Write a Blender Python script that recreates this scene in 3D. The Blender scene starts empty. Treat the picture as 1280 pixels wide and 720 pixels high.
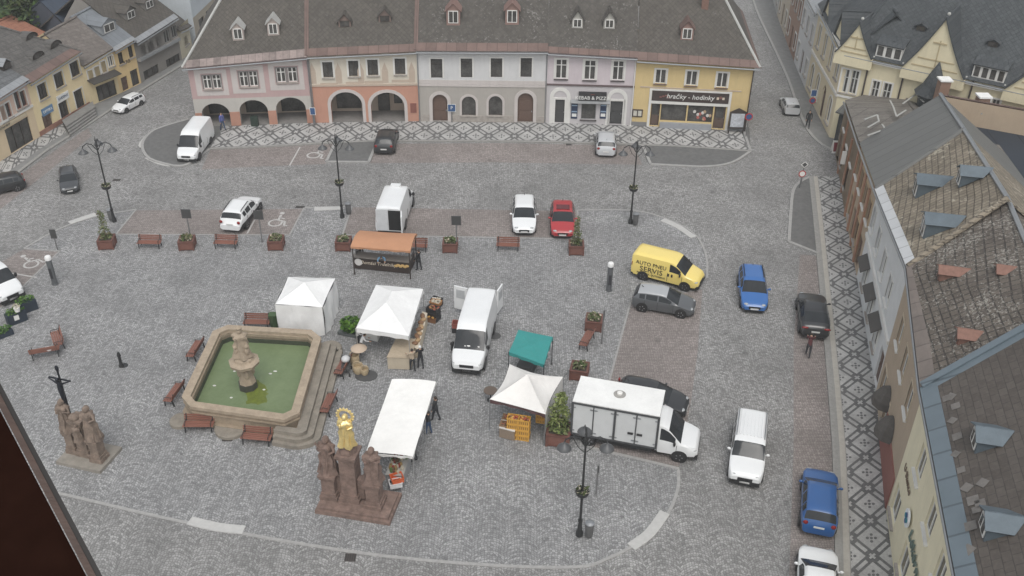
import bpy, bmesh, math, random
from mathutils import Vector, Matrix
random.seed(7)
R_=math.radians
SC=bpy.context.scene; COL=SC.collection
# ---------------------------------------------------------------- camera model (tower camera 37.5 m above the square)
F=1237.; HC=37.5; VP=(-30.,1890.)
TH=math.asin(F/math.sqrt(F*F+VP[0]**2+VP[1]**2)); RO=math.atan2(-VP[0],VP[1])
C_RO,S_RO,C_TH,S_TH=math.cos(RO),math.sin(RO),math.cos(TH),math.sin(TH)
def ray(px,py):
    a,b=px-640,py-360
    x=a*C_RO+b*S_RO; y=-a*S_RO+b*C_RO
    return Vector((x,-y*S_TH+F*C_TH,-y*C_TH-F*S_TH))
def G(px,py,z=0.):
    "survey: photo point -> place on the level z"
    d=ray(px,py); t=(z-HC)/d.z
    return Vector((d.x*t,d.y*t,z))
def PJ(p):
    dz=p[2]-HC; f=p[1]*C_TH-dz*S_TH; dn=-p[1]*S_TH-dz*C_TH
    X=F*p[0]/f; Y=F*dn/f
    return 640+X*C_RO-Y*S_RO, 360+X*S_RO+Y*C_RO
def on_plane(px,py,P,n):
    d=ray(px,py); o=Vector((0,0,HC)); t=(P-o).dot(n)/d.dot(n)
    return o+d*t
# ---------------------------------------------------------------- helpers
def tag(o,label=None,cat=None,group=None,kind=None):
    if label: o['label']=label
    if cat: o['category']=cat
    if group: o['group']=group
    if kind: o['kind']=kind
    return o
def thing(name,label,cat,loc=(0,0,0),rz=0.,group=None):
    o=bpy.data.objects.new(name,None); COL.objects.link(o)
    o.location=loc; o.rotation_euler=(0,0,rz); o.empty_display_size=.3
    return tag(o,label,cat,group)
def copy_tree(o,parent=None):
    c=o.copy(); COL.objects.link(c)
    if parent: c.parent=parent
    for ch in list(o.children): copy_tree(ch,c)
    return c
def place(o,loc,rz=0.,label=None,group=None):
    o.location=loc; o.rotation_euler=(0,0,rz)
    return tag(o,label,None,group)
class MB:
    def __init__(s): s.v=[];s.f=[];s.m=[];s.uv=[];s.T=None
    def add(s,vs,fs,mi=0,uvs=None):
        k=len(s.v)
        for v in vs:
            v=Vector(v)
            if s.T is not None: v=s.T@v
            s.v.append(v)
        for i,f in enumerate(fs):
            s.f.append([k+j for j in f]); s.m.append(mi)
            s.uv.append([uvs[j] for j in f] if uvs else None)
        return s
    def box(s,x0,x1,y0,y1,z0,z1,mi=0):
        return s.add([(x0,y0,z0),(x1,y0,z0),(x1,y1,z0),(x0,y1,z0),(x0,y0,z1),(x1,y0,z1),(x1,y1,z1),(x0,y1,z1)],
            [(0,3,2,1),(4,5,6,7),(0,1,5,4),(1,2,6,5),(2,3,7,6),(3,0,4,7)],mi)
    def cbox(s,c,d,mi=0,rz=0.):
        ca,sa=math.cos(rz),math.sin(rz); vs=[]
        for z in (-1,1):
            for x,y in ((-1,-1),(1,-1),(1,1),(-1,1)):
                X,Y=x*d[0]/2,y*d[1]/2
                vs.append((c[0]+X*ca-Y*sa,c[1]+X*sa+Y*ca,c[2]+z*d[2]/2))
        return s.add(vs,[(0,3,2,1),(4,5,6,7),(0,1,5,4),(1,2,6,5),(2,3,7,6),(3,0,4,7)],mi)
    def prism(s,poly,z0,z1,mi=0,top=None,z0l=None):
        n=len(poly); vs=[(p[0],p[1],z0) for p in poly]+[(p[0],p[1],z1) for p in poly]
        s.add(vs,[tuple(range(n-1,-1,-1))]+[(i,(i+1)%n,n+(i+1)%n,n+i) for i in range(n)],mi)
        return s.add([(p[0],p[1],z1) for p in poly],[tuple(range(n))],mi if top is None else top)
    def poly(s,pts,mi=0): return s.add(pts,[tuple(range(len(pts)))],mi)
    def slab(s,pts,th,mi=0):
        "polygon in space with thickness th along -normal"
        p=[Vector(q) for q in pts]; n=(p[1]-p[0]).cross(p[2]-p[0]).normalized(); k=len(p)
        vs=p+[q-n*th for q in p]
        return s.add(vs,[tuple(range(k)),tuple(range(2*k-1,k-1,-1))]+[(i,k+i,k+(i+1)%k,(i+1)%k) for i in range(k)],mi)
    def beam(s,p,q,w,h,mi=0):
        p,q=Vector(p),Vector(q); d=(q-p).normalized(); u=Vector((0,0,1))
        if abs(d.z)>.95: u=Vector((0,1,0))
        a=d.cross(u).normalized(); b=a.cross(d).normalized(); vs=[]
        for c in (p,q):
            for x,y in ((-1,-1),(1,-1),(1,1),(-1,1)): vs.append(c+a*x*w/2+b*y*h/2)
        return s.add(vs,[(0,1,2,3),(7,6,5,4),(0,4,5,1),(1,5,6,2),(2,6,7,3),(3,7,4,0)],mi)
    def tube(s,pts,r,n=8,mi=0):
        P=[Vector(p) for p in pts]; k=len(P); rs=r if isinstance(r,(list,tuple)) else [r]*k; vs=[]
        t0=(P[1]-P[0]).normalized(); a=t0.orthogonal().normalized()
        for i in range(k):
            t=(P[min(i+1,k-1)]-P[max(i-1,0)]).normalized()
            a=(a-t*a.dot(t)).normalized(); b=t.cross(a)
            for j in range(n):
                an=2*math.pi*j/n; vs.append(P[i]+(a*math.cos(an)+b*math.sin(an))*rs[i])
        fs=[(i*n+j,i*n+(j+1)%n,(i+1)*n+(j+1)%n,(i+1)*n+j) for i in range(k-1) for j in range(n)]
        fs+=[tuple(range(n-1,-1,-1)),tuple((k-1)*n+j for j in range(n))]
        return s.add(vs,fs,mi)
    def lathe(s,prof,cx=0.,cy=0.,n=16,mi=0,fold=0.,nf=7,ph=0.,ex=1.):
        vs=[];k=len(prof)
        for i,(r,z) in enumerate(prof):
            for j in range(n):
                a=2*math.pi*j/n; rr=max(r,.0005)*(1+fold*math.sin(nf*a+ph+i*.55))
                vs.append((cx+rr*math.cos(a)*ex,cy+rr*math.sin(a),z))
        fs=[(i*n+j,i*n+(j+1)%n,(i+1)*n+(j+1)%n,(i+1)*n+j) for i in range(k-1) for j in range(n)]
        fs+=[tuple(range(n-1,-1,-1)),tuple((k-1)*n+j for j in range(n))]
        return s.add(vs,fs,mi)
    def ball(s,c,r,n=10,mi=0):
        if not isinstance(r,(list,tuple)): r=(r,r,r)
        m=n//2+1; vs=[];
        for i in range(m+1):
            t=math.pi*i/m; q=max(math.sin(t),.002)
            for j in range(n):
                a=2*math.pi*j/n; vs.append((c[0]+r[0]*q*math.cos(a),c[1]+r[1]*q*math.sin(a),c[2]-r[2]*math.cos(t)))
        fs=[(i*n+j,i*n+(j+1)%n,(i+1)*n+(j+1)%n,(i+1)*n+j) for i in range(m) for j in range(n)]
        return s.add(vs,fs,mi)
    def leaves(s,c,r,n,size,mis=(0,),shell=.45,rnd=random):
        for _ in range(n):
            while 1:
                p=Vector((rnd.uniform(-1,1),rnd.uniform(-1,1),rnd.uniform(-1,1)))
                if shell<p.length<1 : break
            q=Vector((c[0]+p.x*r[0],c[1]+p.y*r[1],c[2]+p.z*r[2]))
            a=Vector((rnd.gauss(0,1),rnd.gauss(0,1),rnd.gauss(0,.6))).normalized(); b=a.orthogonal().normalized()
            b=(b*math.cos(rnd.random()*6)+a.cross(b)*math.sin(rnd.random()*6)); z=size*rnd.uniform(.6,1.3)
            s.add([q-a*z*.5,q+b*z*.3,q+a*z*.6,q-b*z*.3],[(0,1,2,3)],rnd.choice(mis))
        return s
    def build(s,name,mats,parent=None,smooth=None,fix=True,label=None):
        me=bpy.data.meshes.new(name); me.from_pydata(s.v,[],s.f)
        for m in (mats if isinstance(mats,(list,tuple)) else [mats]): me.materials.append(m)
        for i,p in enumerate(me.polygons): p.material_index=s.m[i]
        if any(u for u in s.uv):
            L=me.uv_layers.new(name='UVMap')
            for i,p in enumerate(me.polygons):
                if s.uv[i]:
                    for j,l in enumerate(p.loop_indices): L.data[l].uv=s.uv[i][j]
        if fix:
            bm=bmesh.new(); bm.from_mesh(me); bmesh.ops.recalc_face_normals(bm,faces=bm.faces); bm.to_mesh(me); bm.free()
        if smooth:
            me.shade_smooth(); me.set_sharp_from_angle(angle=R_(smooth))
        me.update()
        o=bpy.data.objects.new(name,me); COL.objects.link(o)
        if parent: o.parent=parent
        if label: o['label']=label
        return o
def text(name,body,size,mat,parent,loc,rot,ext=.012,spacing=1.,align='CENTER',shear=0.):
    cu=bpy.data.curves.new(name,'FONT'); cu.body=body; cu.size=size; cu.extrude=ext; cu.align_x=align; cu.align_y='CENTER'; cu.space_character=spacing; cu.shear=shear; cu.resolution_u=3
    o=bpy.data.objects.new(name,cu); COL.objects.link(o); bpy.context.view_layer.update()
    me=bpy.data.meshes.new_from_object(o.evaluated_get(bpy.context.evaluated_depsgraph_get()))
    bpy.data.objects.remove(o); me.name=name; me.materials.clear(); me.materials.append(mat)
    o=bpy.data.objects.new(name,me); COL.objects.link(o); o.location=loc; o.rotation_euler=rot
    if parent: o.parent=parent
    return o
# ---------------------------------------------------------------- materials
class NT:
    def __init__(s,name):
        s.mat=bpy.data.materials.new(name); s.mat.use_nodes=True; s.nt=s.mat.node_tree; s.b=s.nt.nodes['Principled BSDF']
    def n(s,t,attrs=None,**ins):
        o=s.nt.nodes.new('ShaderNode'+t)
        for k,v in (attrs or {}).items(): setattr(o,k,v)
        for k,v in ins.items(): s.set(o,k,v)
        return o
    def set(s,o,k,v):
        i=o.inputs[int(k[1:])] if k[0]=='i' and k[1:].isdigit() else o.inputs[k.replace('_',' ')]
        if isinstance(v,bpy.types.NodeSocket): s.nt.links.new(v,i)
        elif isinstance(v,bpy.types.Node): s.nt.links.new(v.outputs[0],i)
        else: i.default_value=v
    def m(s,op,a,b=0.,c=0.):
        return s.n('Math',{'operation':op},i0=a,i1=b,i2=c).outputs[0]
    def mix(s,f,a,b):
        o=s.n('Mix',{'data_type':'RGBA'}); s.set(o,'i0',f)
        for idx,v in ((6,a),(7,b)):
            if isinstance(v,(tuple,list)): v=(*v[:3],1)
            s.set(o,'i%d'%idx,v)
        return o.outputs[2]
    def ramp(s,f,lo,hi):
        o=s.n('MapRange',{'clamp':True},Value=f,From_Min=lo,From_Max=hi); return o.outputs[0]
    def obj(s): return s.n('TexCoord').outputs['Object']
    def uvc(s): return s.n('TexCoord').outputs['UV']
    def noise(s,vec,scale,det=4.,rough=.6): return s.n('TexNoise',None,Vector=vec,Scale=scale,Detail=det,Roughness=rough).outputs[0]
    def out(s,col,rough=.7,bump=None,bs=.3,bd=.02,**kw):
        s.set(s.b,'Base_Color',(*col,1) if isinstance(col,tuple) else col); s.set(s.b,'Roughness',rough)
        for k,v in kw.items(): s.set(s.b,k,v)
        if bump is not None:
            o=s.n('Bump',None,Height=bump,Strength=bs,Distance=bd); s.set(s.b,'Normal',o)
        return s.mat
_M={}
def M(name,rgb,rough=.6,var=.12,scale=2.,metal=0.,coat=0.,spec=.5,bump=0.):
    "plain material with mottling, so that nothing is one flat colour"
    if name in _M: return _M[name]
    t=NT(name); ob=t.obj()
    a=t.noise(ob,scale,5.,.65); b=t.noise(ob,scale*9,3.)
    f=t.ramp(t.m('ADD',t.m('MULTIPLY',a,.7),t.m('MULTIPLY',b,.3)),.3,.7)
    c=t.mix(f,tuple(x*(1-var) for x in rgb),tuple(min(1,x*(1+var)) for x in rgb))
    kw={'Metallic':metal,'Coat_Weight':coat,'Specular_IOR_Level':spec}
    _M[name]=t.out(c,rough,b if bump else None,bump,.01,**kw); return _M[name]
def plaster(name,rgb,dirt=.3):
    "old painted render: blotches, faint streaks and grime"
    if name in _M: return _M[name]
    t=NT(name); ob=t.obj()
    a=t.noise(ob,.7,6.,.7); mp=t.n('Mapping',None,Vector=ob,Scale=(3.,3.,.25)); st_=t.noise(mp,1.5,5.,.7); b=t.noise(ob,14.,3.)
    c=t.mix(t.ramp(a,.35,.7),tuple(x*.93 for x in rgb),tuple(min(1,x*1.05) for x in rgb))
    c=t.mix(t.m('MULTIPLY',t.ramp(st_,.52,.78),dirt),c,tuple(x*.55+.02 for x in rgb))
    c=t.mix(t.m('MULTIPLY',t.ramp(b,.4,.75),.1),c,tuple(x*.7 for x in rgb))
    _M[name]=t.out(c,.85,b,.25,.008); return _M[name]
def tiles(name,c1,c2,mortar,w=.3,h=.22,lich=None,lichs=3.,lt=.6,zk=1.35,bump=.6,off=.5,rough=.8,rot=0.,ms=.018):
    "roof covering laid in courses; x runs along the eave, courses climb the slope"
    if name in _M: return _M[name]
    t=NT(name); ob=t.obj(); sp=t.n('SeparateXYZ',None,Vector=ob)
    v=t.n('CombineXYZ',None,X=sp.outputs[0],Y=t.m('MULTIPLY',sp.outputs[2],zk))
    if rot: v=t.n('Mapping',None,Vector=v,Rotation=(0,0,rot))
    dn=t.n('TexNoise',None,Vector=ob,Scale=4.).outputs[1]
    v2=t.n('MixRGB',{'blend_type':'LINEAR_LIGHT'},Fac=.012,Color1=v,Color2=dn)
    br=t.n('TexBrick',{'offset':off},Vector=v2,Color1=(*c1,1),Color2=(*c2,1),Mortar=(*mortar,1),Scale=1.,Mortar_Size=ms,Mortar_Smooth=.6,Bias=0.,Brick_Width=w,Row_Height=h)
    a=t.noise(ob,.5,6.,.7); b=t.noise(ob,5.,4.)
    c=t.mix(t.m('MULTIPLY',t.ramp(a,.35,.7),.45),br.outputs[0],tuple(x*.62 for x in c1))
    c=t.mix(t.m('MULTIPLY',t.ramp(b,.45,.8),.35),c,tuple(min(1,x*1.5) for x in c2))
    if lich:
        l=t.noise(ob,lichs,5.,.75); big=t.noise(ob,.35,2.)
        lf=t.ramp(t.m('ADD',l,t.m('MULTIPLY',t.m('SUBTRACT',big,.5),.35)),lt,lt+.06)
        c=t.mix(t.m('MULTIPLY',lf,.85),c,lich)
    hgt=t.m('ADD',t.m('MULTIPLY',br.outputs[1],-1.),t.m('MULTIPLY',b,.3))
    _M[name]=t.out(c,rough,hgt,bump,.03); return _M[name]
def seam(name,rgb,w=.55,rough=.45,var=.15,axis=0,metal=.3):
    "sheet-metal covering with standing seams"
    if name in _M: return _M[name]
    t=NT(name); ob=t.obj(); sp=t.n('SeparateXYZ',None,Vector=ob)
    fr=t.m('FRACT',t.m('DIVIDE',sp.outputs[axis],w)); e=t.m('ABSOLUTE',t.m('SUBTRACT',fr,.5))
    ln=t.ramp(e,.455,.485); a=t.noise(ob,1.2,6.,.7); b=t.noise(ob,9.,3.)
    cell=t.n('TexWhiteNoise',{'noise_dimensions':'1D'},W=t.m('FLOOR',t.m('DIVIDE',sp.outputs[axis],w))).outputs[0]
    f=t.m('ADD',t.m('MULTIPLY',t.ramp(a,.3,.7),.6),t.m('MULTIPLY',cell,.4))
    c=t.mix(f,tuple(x*(1-var) for x in rgb),tuple(min(1,x*(1+var)) for x in rgb))
    c=t.mix(t.m('MULTIPLY',ln,.7),c,tuple(x*.45 for x in rgb))
    _M[name]=t.out(c,rough,t.m('ADD',ln,t.m('MULTIPLY',b,.1)),.5,.02,Metallic=metal); return _M[name]
def cobble(name,light,dark,joint,cell=.145,fan=1.6,big=.3,stain=.5):
    "small setts laid in fans: each column of setts runs in arcs"
    if name in _M: return _M[name]
    t=NT(name); ob=t.obj(); sp=t.n('SeparateXYZ',None,Vector=ob); x,y=sp.outputs[0],sp.outputs[1]
    wob=t.noise(ob,.8,2.); x=t.m('ADD',x,t.m('MULTIPLY',wob,.25)) if fan else x
    if fan:
        u=t.m('SUBTRACT',t.m('MULTIPLY',t.m('FRACT',t.m('DIVIDE',x,fan)),fan),fan/2)
        v=t.m('ADD',y,t.m('MULTIPLY',t.m('MULTIPLY',u,u),.95/fan)); col=t.m('FLOOR',t.m('DIVIDE',x,fan))
        v=t.m('ADD',v,t.m('MULTIPLY',col,.37)); w=t.n('CombineXYZ',None,X=x,Y=v)
    else: w=t.n('CombineXYZ',None,X=x,Y=y)
    vo=t.n('TexVoronoi',{'feature':'DISTANCE_TO_EDGE','voronoi_dimensions':'2D'},Vector=w,Scale=1/cell,Randomness=.55)
    vc=t.n('TexVoronoi',{'feature':'F1','voronoi_dimensions':'2D'},Vector=w,Scale=1/cell,Randomness=.55)
    rv=t.n('SeparateXYZ',None,Vector=vc.outputs['Color']).outputs[0]
    row=t.m('FRACT',t.m('DIVIDE',t.m('MULTIPLY',w.outputs[0],1.) if False else (t.n('SeparateXYZ',None,Vector=w).outputs[1]),cell*2))
    rowl=t.ramp(t.m('ABSOLUTE',t.m('SUBTRACT',row,.5)),.3,.5)
    c=t.mix(rv,dark,light)
    a=t.noise(ob,big,6.,.65); a2=t.noise(ob,2.3,4.)
    c=t.mix(t.m('MULTIPLY',t.ramp(a,.42,.72),stain),c,tuple(q*.62 for q in dark))
    c=t.mix(t.m('MULTIPLY',t.ramp(a2,.5,.8),.14),c,tuple(min(1,q*1.25) for q in light))
    pt=t.noise(ob,.11,3.,.5); c=t.mix(t.m('MULTIPLY',t.ramp(pt,.44,.56),.22),c,tuple(q*.8 for q in dark))
    sp_=t.n('TexVoronoi',{'feature':'F1'},Vector=ob,Scale=.45); c=t.mix(t.m('MULTIPLY',t.m('LESS_THAN',t.m('ADD',sp_.outputs[0],t.m('MULTIPLY',a2,.25)),.2),.5),c,tuple(q*.45 for q in dark))
    j=t.m('SUBTRACT',1.,t.ramp(vo.outputs[0],.03,.13))
    c=t.mix(t.m('MULTIPLY',j,.75),c,joint)
    c=t.mix(t.m('MULTIPLY',rowl,.34),c,joint)
    wm=t.noise(ob,11.,2.)
    c=t.mix(t.ramp(wm,.62,.72),c,t.mix(.5,c,(.02,.02,.02))) if False else c
    _M[name]=t.out(c,.72,t.ramp(vo.outputs[0],0.,.2),.5,.02); return _M[name]
def mosaic(name,pu,pv,u0=0.):
    "pavement mosaic of light and dark setts: nested diamonds with five-dot crosses"
    t=NT(name); uv=t.uvc(); sp=t.n('SeparateXYZ',None,Vector=uv); u,v=t.m('SUBTRACT',sp.outputs[0],u0),sp.outputs[1]
    a=t.m('ADD',t.m('DIVIDE',u,pu),t.m('DIVIDE',v,pv)); b=t.m('SUBTRACT',t.m('DIVIDE',u,pu),t.m('DIVIDE',v,pv))
    ca=t.m('ABSOLUTE',t.m('SUBTRACT',t.m('FRACT',a),.5)); cb=t.m('ABSOLUTE',t.m('SUBTRACT',t.m('FRACT',b),.5))
    e=t.m('SUBTRACT',.5,t.m('MAXIMUM',ca,cb))
    band=lambda lo,hi: t.m('MULTIPLY',t.m('GREATER_THAN',e,lo),t.m('LESS_THAN',e,hi))
    w=t.m('GREATER_THAN',e,.155)
    # plus at the crossings
    lo=t.m('MINIMUM',t.m('SUBTRACT',.5,ca),t.m('SUBTRACT',.5,cb)); hi=t.m('MAXIMUM',t.m('SUBTRACT',.5,ca),t.m('SUBTRACT',.5,cb))
    w=t.m('MAXIMUM',w,t.m('MULTIPLY',t.m('LESS_THAN',lo,.04),t.m('LESS_THAN',hi,.125)))
    w=t.m('MAXIMUM',w,t.m('MULTIPLY',t.m('LESS_THAN',lo,.062),t.m('GREATER_THAN',hi,.265)))
    # five dots; the two coordinates of the dots follow u and v
    du=t.m('ABSOLUTE',t.m('ADD',t.m('SUBTRACT',t.m('FRACT',a),.5),t.m('SUBTRACT',t.m('FRACT',b),.5)))
    dv=t.m('ABSOLUTE',t.m('SUBTRACT',t.m('FRACT',a),t.m('FRACT',b)))
    def dot(x,y):
        p=t.m('SUBTRACT',du,x); q=t.m('SUBTRACT',dv,y)
        return t.m('LESS_THAN',t.m('ADD',t.m('MULTIPLY',p,p),t.m('MULTIPLY',q,q)),.0055)
    d=t.m('MAXIMUM',dot(0,0),t.m('MAXIMUM',dot(.19,0),dot(0,.19)))
    w=t.m('MULTIPLY',w,t.m('SUBTRACT',1.,d))
    ob=t.obj(); vc=t.n('TexVoronoi',{'feature':'F1'},Vector=ob,Scale=14.); rv=t.n('SeparateXYZ',None,Vector=vc.outputs['Color']).outputs[0]
    li=t.mix(rv,(.37,.365,.355),(.47,.465,.45)); da=t.mix(rv,(.095,.095,.096),(.145,.145,.143))
    c=t.mix(w,da,li); g=t.noise(ob,.6,5.,.7)
    c=t.mix(t.m('MULTIPLY',t.ramp(g,.42,.7),.45),c,(.13,.125,.12))
    return t.out(c,.75,vc.outputs[0],.3,.01)
def wood(name,rgb,sc=6.):
    if name in _M: return _M[name]
    t=NT(name); ob=t.obj(); mp=t.n('Mapping',None,Vector=ob,Scale=(.8,6.,6.)); a=t.noise(mp,sc,6.,.7)
    _M[name]=t.out(t.mix(t.ramp(a,.3,.75),tuple(x*.65 for x in rgb),tuple(min(1,x*1.2) for x in rgb)),.6,a,.3,.01); return _M[name]
def leaf(name,rgb):
    if name in _M: return _M[name]
    t=NT(name); ob=t.obj(); a=t.noise(ob,1.3,4.); b=t.noise(ob,9.,2.)
    c=t.mix(t.ramp(t.m('ADD',t.m('MULTIPLY',a,.6),t.m('MULTIPLY',b,.4)),.32,.68),tuple(x*.6 for x in rgb),tuple(x*1.5 for x in rgb))
    _M[name]=t.out(c,.6,Specular_IOR_Level=.25); return _M[name]
def paint(name,rgb,rough=.25,metal=.0):
    if name in _M: return _M[name]
    t=NT(name); ob=t.obj(); a=t.noise(ob,1.5,5.,.7)
    c=t.mix(t.m('MULTIPLY',t.ramp(a,.45,.8),.25),rgb,tuple(x*.75+.02 for x in rgb))
    _M[name]=t.out(c,t.m('ADD',rough,t.m('MULTIPLY',a,.15)),Metallic=metal,Coat_Weight=.5,Coat_Roughness=.12); return _M[name]
GLASS=M('window_glass',(.075,.072,.068),.1,.75,1.1,spec=.5)  # lifted base and strong mottling paint in reflections and curtains
CARGLASS=M('tinted_car_glass',(.028,.031,.034),.08,.25,1.5,spec=.3)
BLACK=M('black_plastic',(.02,.02,.021),.5,.2)
TYRE=M('tyre_rubber',(.016,.016,.017),.85,.2,8.)
ALLOY=M('wheel_alloy',(.42,.42,.43),.35,.12,4.,metal=.7)
WHITEP=M('white_woodwork',(.72,.71,.68),.5,.06)
DARKF=M('dark_joinery',(.05,.04,.035),.5,.2)
IRON=M('black_iron',(.038,.039,.04),.45,.25,6.,metal=.4)
STEEL=M('grey_steel',(.32,.33,.34),.4,.1,4.,metal=.7)
GALV=M('galvanised_steel',(.4,.41,.42),.5,.12,3.,metal=.5)
EXPO=.23; HAZE=.0006
# ---------------------------------------------------------------- ground
PLAZA=cobble('plaza_setts',(.425,.424,.42),(.20,.20,.20),(.08,.08,.081))
ROADC=cobble('road_setts',(.40,.395,.385),(.19,.187,.182),(.078,.077,.075),fan=1.7)
REDC=cobble('reddish_setts',(.36,.318,.30),(.215,.188,.175),(.09,.08,.074),fan=0)
ASPH=M('worn_asphalt',(.125,.125,.122),.9,.25,3.,bump=.4)
KERB=M('granite_kerb',(.31,.305,.295),.8,.2,5.,bump=.3)
KERBD=M('dark_granite_kerb',(.27,.265,.25),.8,.22,5.,bump=.3)
WLINE=M('worn_white_marking',(.44,.43,.415),.8,.25,9.)
TACT=M('pale_tactile_slab',(.44,.435,.42),.8,.1,5.,bump=.3)
def pts(l,z=0.): return [G(x,y,0.).to_2d() for x,y in l]
def sheet(name,poly,mat,z):
    b=MB(); b.poly([(p[0],p[1],z) for p in poly]); return b.build(name,mat)
def struct(o): o['kind']='structure'; return o
def smoothline(pl,k=6,closed=False):
    "Catmull-Rom through the points"
    P=[Vector(p) for p in pl]; n=len(P); out=[]
    for i in range(n if closed else n-1):
        a,b,c,d=(P[(i-1)%n] if closed or i else P[0]),P[i],P[(i+1)%n],(P[(i+2)%n] if closed or i+2<n else P[-1])
        for j in range(k):
            t=j/k; out.append(.5*((2*b)+(c-a)*t+(2*a-5*b+4*c-d)*t*t+(3*b-a-3*c+d)*t**3))
    if not closed: out.append(P[-1])
    return out
def strip(name,line,w,z0,z1,mat,parent=None,side=0.,b=None):
    "kerb or line: a bar of width w following the polyline"
    b=b or MB(); n=len(line); L=[]
    for i,p in enumerate(line):
        a=line[max(i-1,0)]; c=line[min(i+1,n-1)]; d=(c-a).normalized(); nn=Vector((-d.y,d.x))
        L.append((p+nn*(w*(.5+side)),p-nn*(w*(.5-side))))
    vs=[]
    for q,r in L: vs+=[(q.x,q.y,z0),(r.x,r.y,z0),(r.x,r.y,z1),(q.x,q.y,z1)]
    fs=[]
    for i in range(n-1):
        k=4*i
        for j in range(4): fs.append((k+j,k+(j+1)%4,k+4+(j+1)%4,k+4+j))
    fs+=[(0,1,2,3),tuple(4*(n-1)+j for j in (3,2,1,0))]
    b.add(vs,fs)
    return b.build(name,mat,parent) if name else b
def ribbon(name,l1,l2,z,mat,skirt=.0):
    "sheet between two polylines of equal count; uv in metres (u across from l1, v along)"
    b=MB(); n=len(l1); vs=[];uv=[]; s=0.
    for i in range(n):
        if i: s+=((l1[i]+l2[i])/2-(l1[i-1]+l2[i-1])/2).length
        w=(l2[i]-l1[i]).length
        vs+=[(l1[i].x,l1[i].y,z),(l2[i].x,l2[i].y,z)]; uv+=[(0.,s),(w,s)]
    b.add(vs,[(2*i,2*i+1,2*i+3,2*i+2) for i in range(n-1)],0,uv)
    return b.build(name,mat)
b=MB(); b.add([(-400,-60,-.012),(400,-60,-.012),(400,500,-.012),(-400,500,-.012)],[(0,1,2,3)])
struct(b.build('ground',M('rough_ground',(.13,.13,.11),.9,.3,.3)))
# road surface and plaza
struct(sheet('road',[(-75,5),(50,5),(50,80),(46,190),(20,190),(-75,190)],ROADC,0.))
plaza_edge=[(-160,480),(-40,385),(0,350),(30,311)]
pl=pts([(30,311),(75,286),(120,271),(170,262),(380,260),(440,258),(722,262),(787,262),(825,271),(866,291),(882,318),(884,346),(786,378),(762,470),(738,560)])+\
   smoothline(pts([(848,586),(847,612),(833,645),(800,677),(760,698),(720,709),(600,706),(440,690),(240,655),(65,615),(-60,590)]),4)+pts([(-160,500),(-110,430),(0,386),(62,326),(75,314)])
struct(sheet('plaza_paving',pl,PLAZA,.004))
# kerb round the market square: flush granite edge just proud of the setts
kl1=smoothline(pts([(738,560),(790,572),(848,586)]),3)[:-1]+smoothline(pts([(848,586),(847,612),(833,645),(800,677),(760,698),(720,709),(600,706),(440,690),(240,655),(65,615),(-60,590)]),6)
struct(strip('plaza_kerb',kl1,.17,-.01,.045,KERB))
struct(strip('plaza_kerb',smoothline(pts([(722,263),(787,263),(825,271),(866,291),(882,318),(884,348)]),5),.15,-.01,.045,KERB))
struct(strip('plaza_kerb',smoothline(pts([(30,311),(75,286),(120,271),(170,262)]),4),.15,-.01,.045,KERB))
for l in ([(170,262),(145,293)],[(145,293),(362,294)],[(362,294),(380,260)],[(380,260),(440,258)],[(440,258),(428,294)],[(428,294),(560,296),(720,299)],[(720,299),(722,263)],
          [(30,311),(75,314)],[(75,314),(62,326),(0,386),(-60,415)],[(788,378),(762,475),(738,560)]):
    struct(strip('plaza_kerb',pts(l),.12,-.01,.03,KERB))
# reddish parking bays
def red(l): struct(sheet('parking_bay',pts(l),REDC,.008))
red([(170,263),(379,261),(361,293.5),(146,292.5)])
red([(441,259),(721,264),(719,297.5),(560,295),(429,293)])
red([(29,312),(74,315),(61,326),(0,385),(-60,412),(-90,380)])
red([(790,378),(878,362),(872,440),(864,500),(849,584),(738,558),(762,475)])
red([(263,187),(330,184),(419,180),(407,205),(330,208),(252,212)])
red([(473,180),(620,179),(792,182),(803,206),(620,203),(462,204)])
red([(1000,318),(1024,320),(1031,420),(1040,560),(1045,760),(985,760),(992,560),(992,430)])
red([(0,236),(110,160),(115,170),(60,215),(0,262),(-60,300),(-80,285)])
# painted bay lines and wheelchair signs
def line(l,w=.12): struct(strip('bay_line',pts(l),w,.006,.013,WLINE))
for l in ([(309,292),(323,266)],[(375,184),(362,207)],[(0,339),(46,347)]): line(l)
def wheelchair(px,py,rz,s=1.):
    b=MB(); b.T=Matrix.Translation(G(px,py,0))@Matrix.Rotation(rz,4,'Z')@Matrix.Scale(s,4)
    for i in range(20):
        if i in (2,3,4): continue
        a,c=2*math.pi*i/20,2*math.pi*(i+1)/20
        b.add([(.42*math.cos(q)-.1,.42*math.sin(q)-.2,.0135) if k else (.31*math.cos(q)-.1,.31*math.sin(q)-.2,.0135) for q,k in ((a,0),(a,1),(c,1),(c,0))],[(0,1,2,3)])
    for p,q,w in (((-.15,.75),(-.05,.1),.14),((-.05,.12),(.35,.08),.12),((.35,.1),(.5,-.4),.12),((.5,-.4),(.68,-.33),.1),((-.12,.42),(.22,.38),.1)):
        p,q=Vector(p),Vector(q); d=(q-p).normalized(); n=Vector((-d.y,d.x))*w/2
        b.add([(*(p+n),.0138),(*(p-n),.0138),(*(q-n),.0138),(*(q+n),.0138)],[(0,1,2,3)])
    b.add([(-.17+.15*math.cos(k*.7),.95+.15*math.sin(k*.7),.0135) for k in range(9)],[tuple(range(9))])
    struct(b.build('wheelchair_marking',WLINE))
wheelchair(348,277,-.2,1.35); wheelchair(396,193,-.4,1.45); wheelchair(40,328,.7,1.3)
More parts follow.
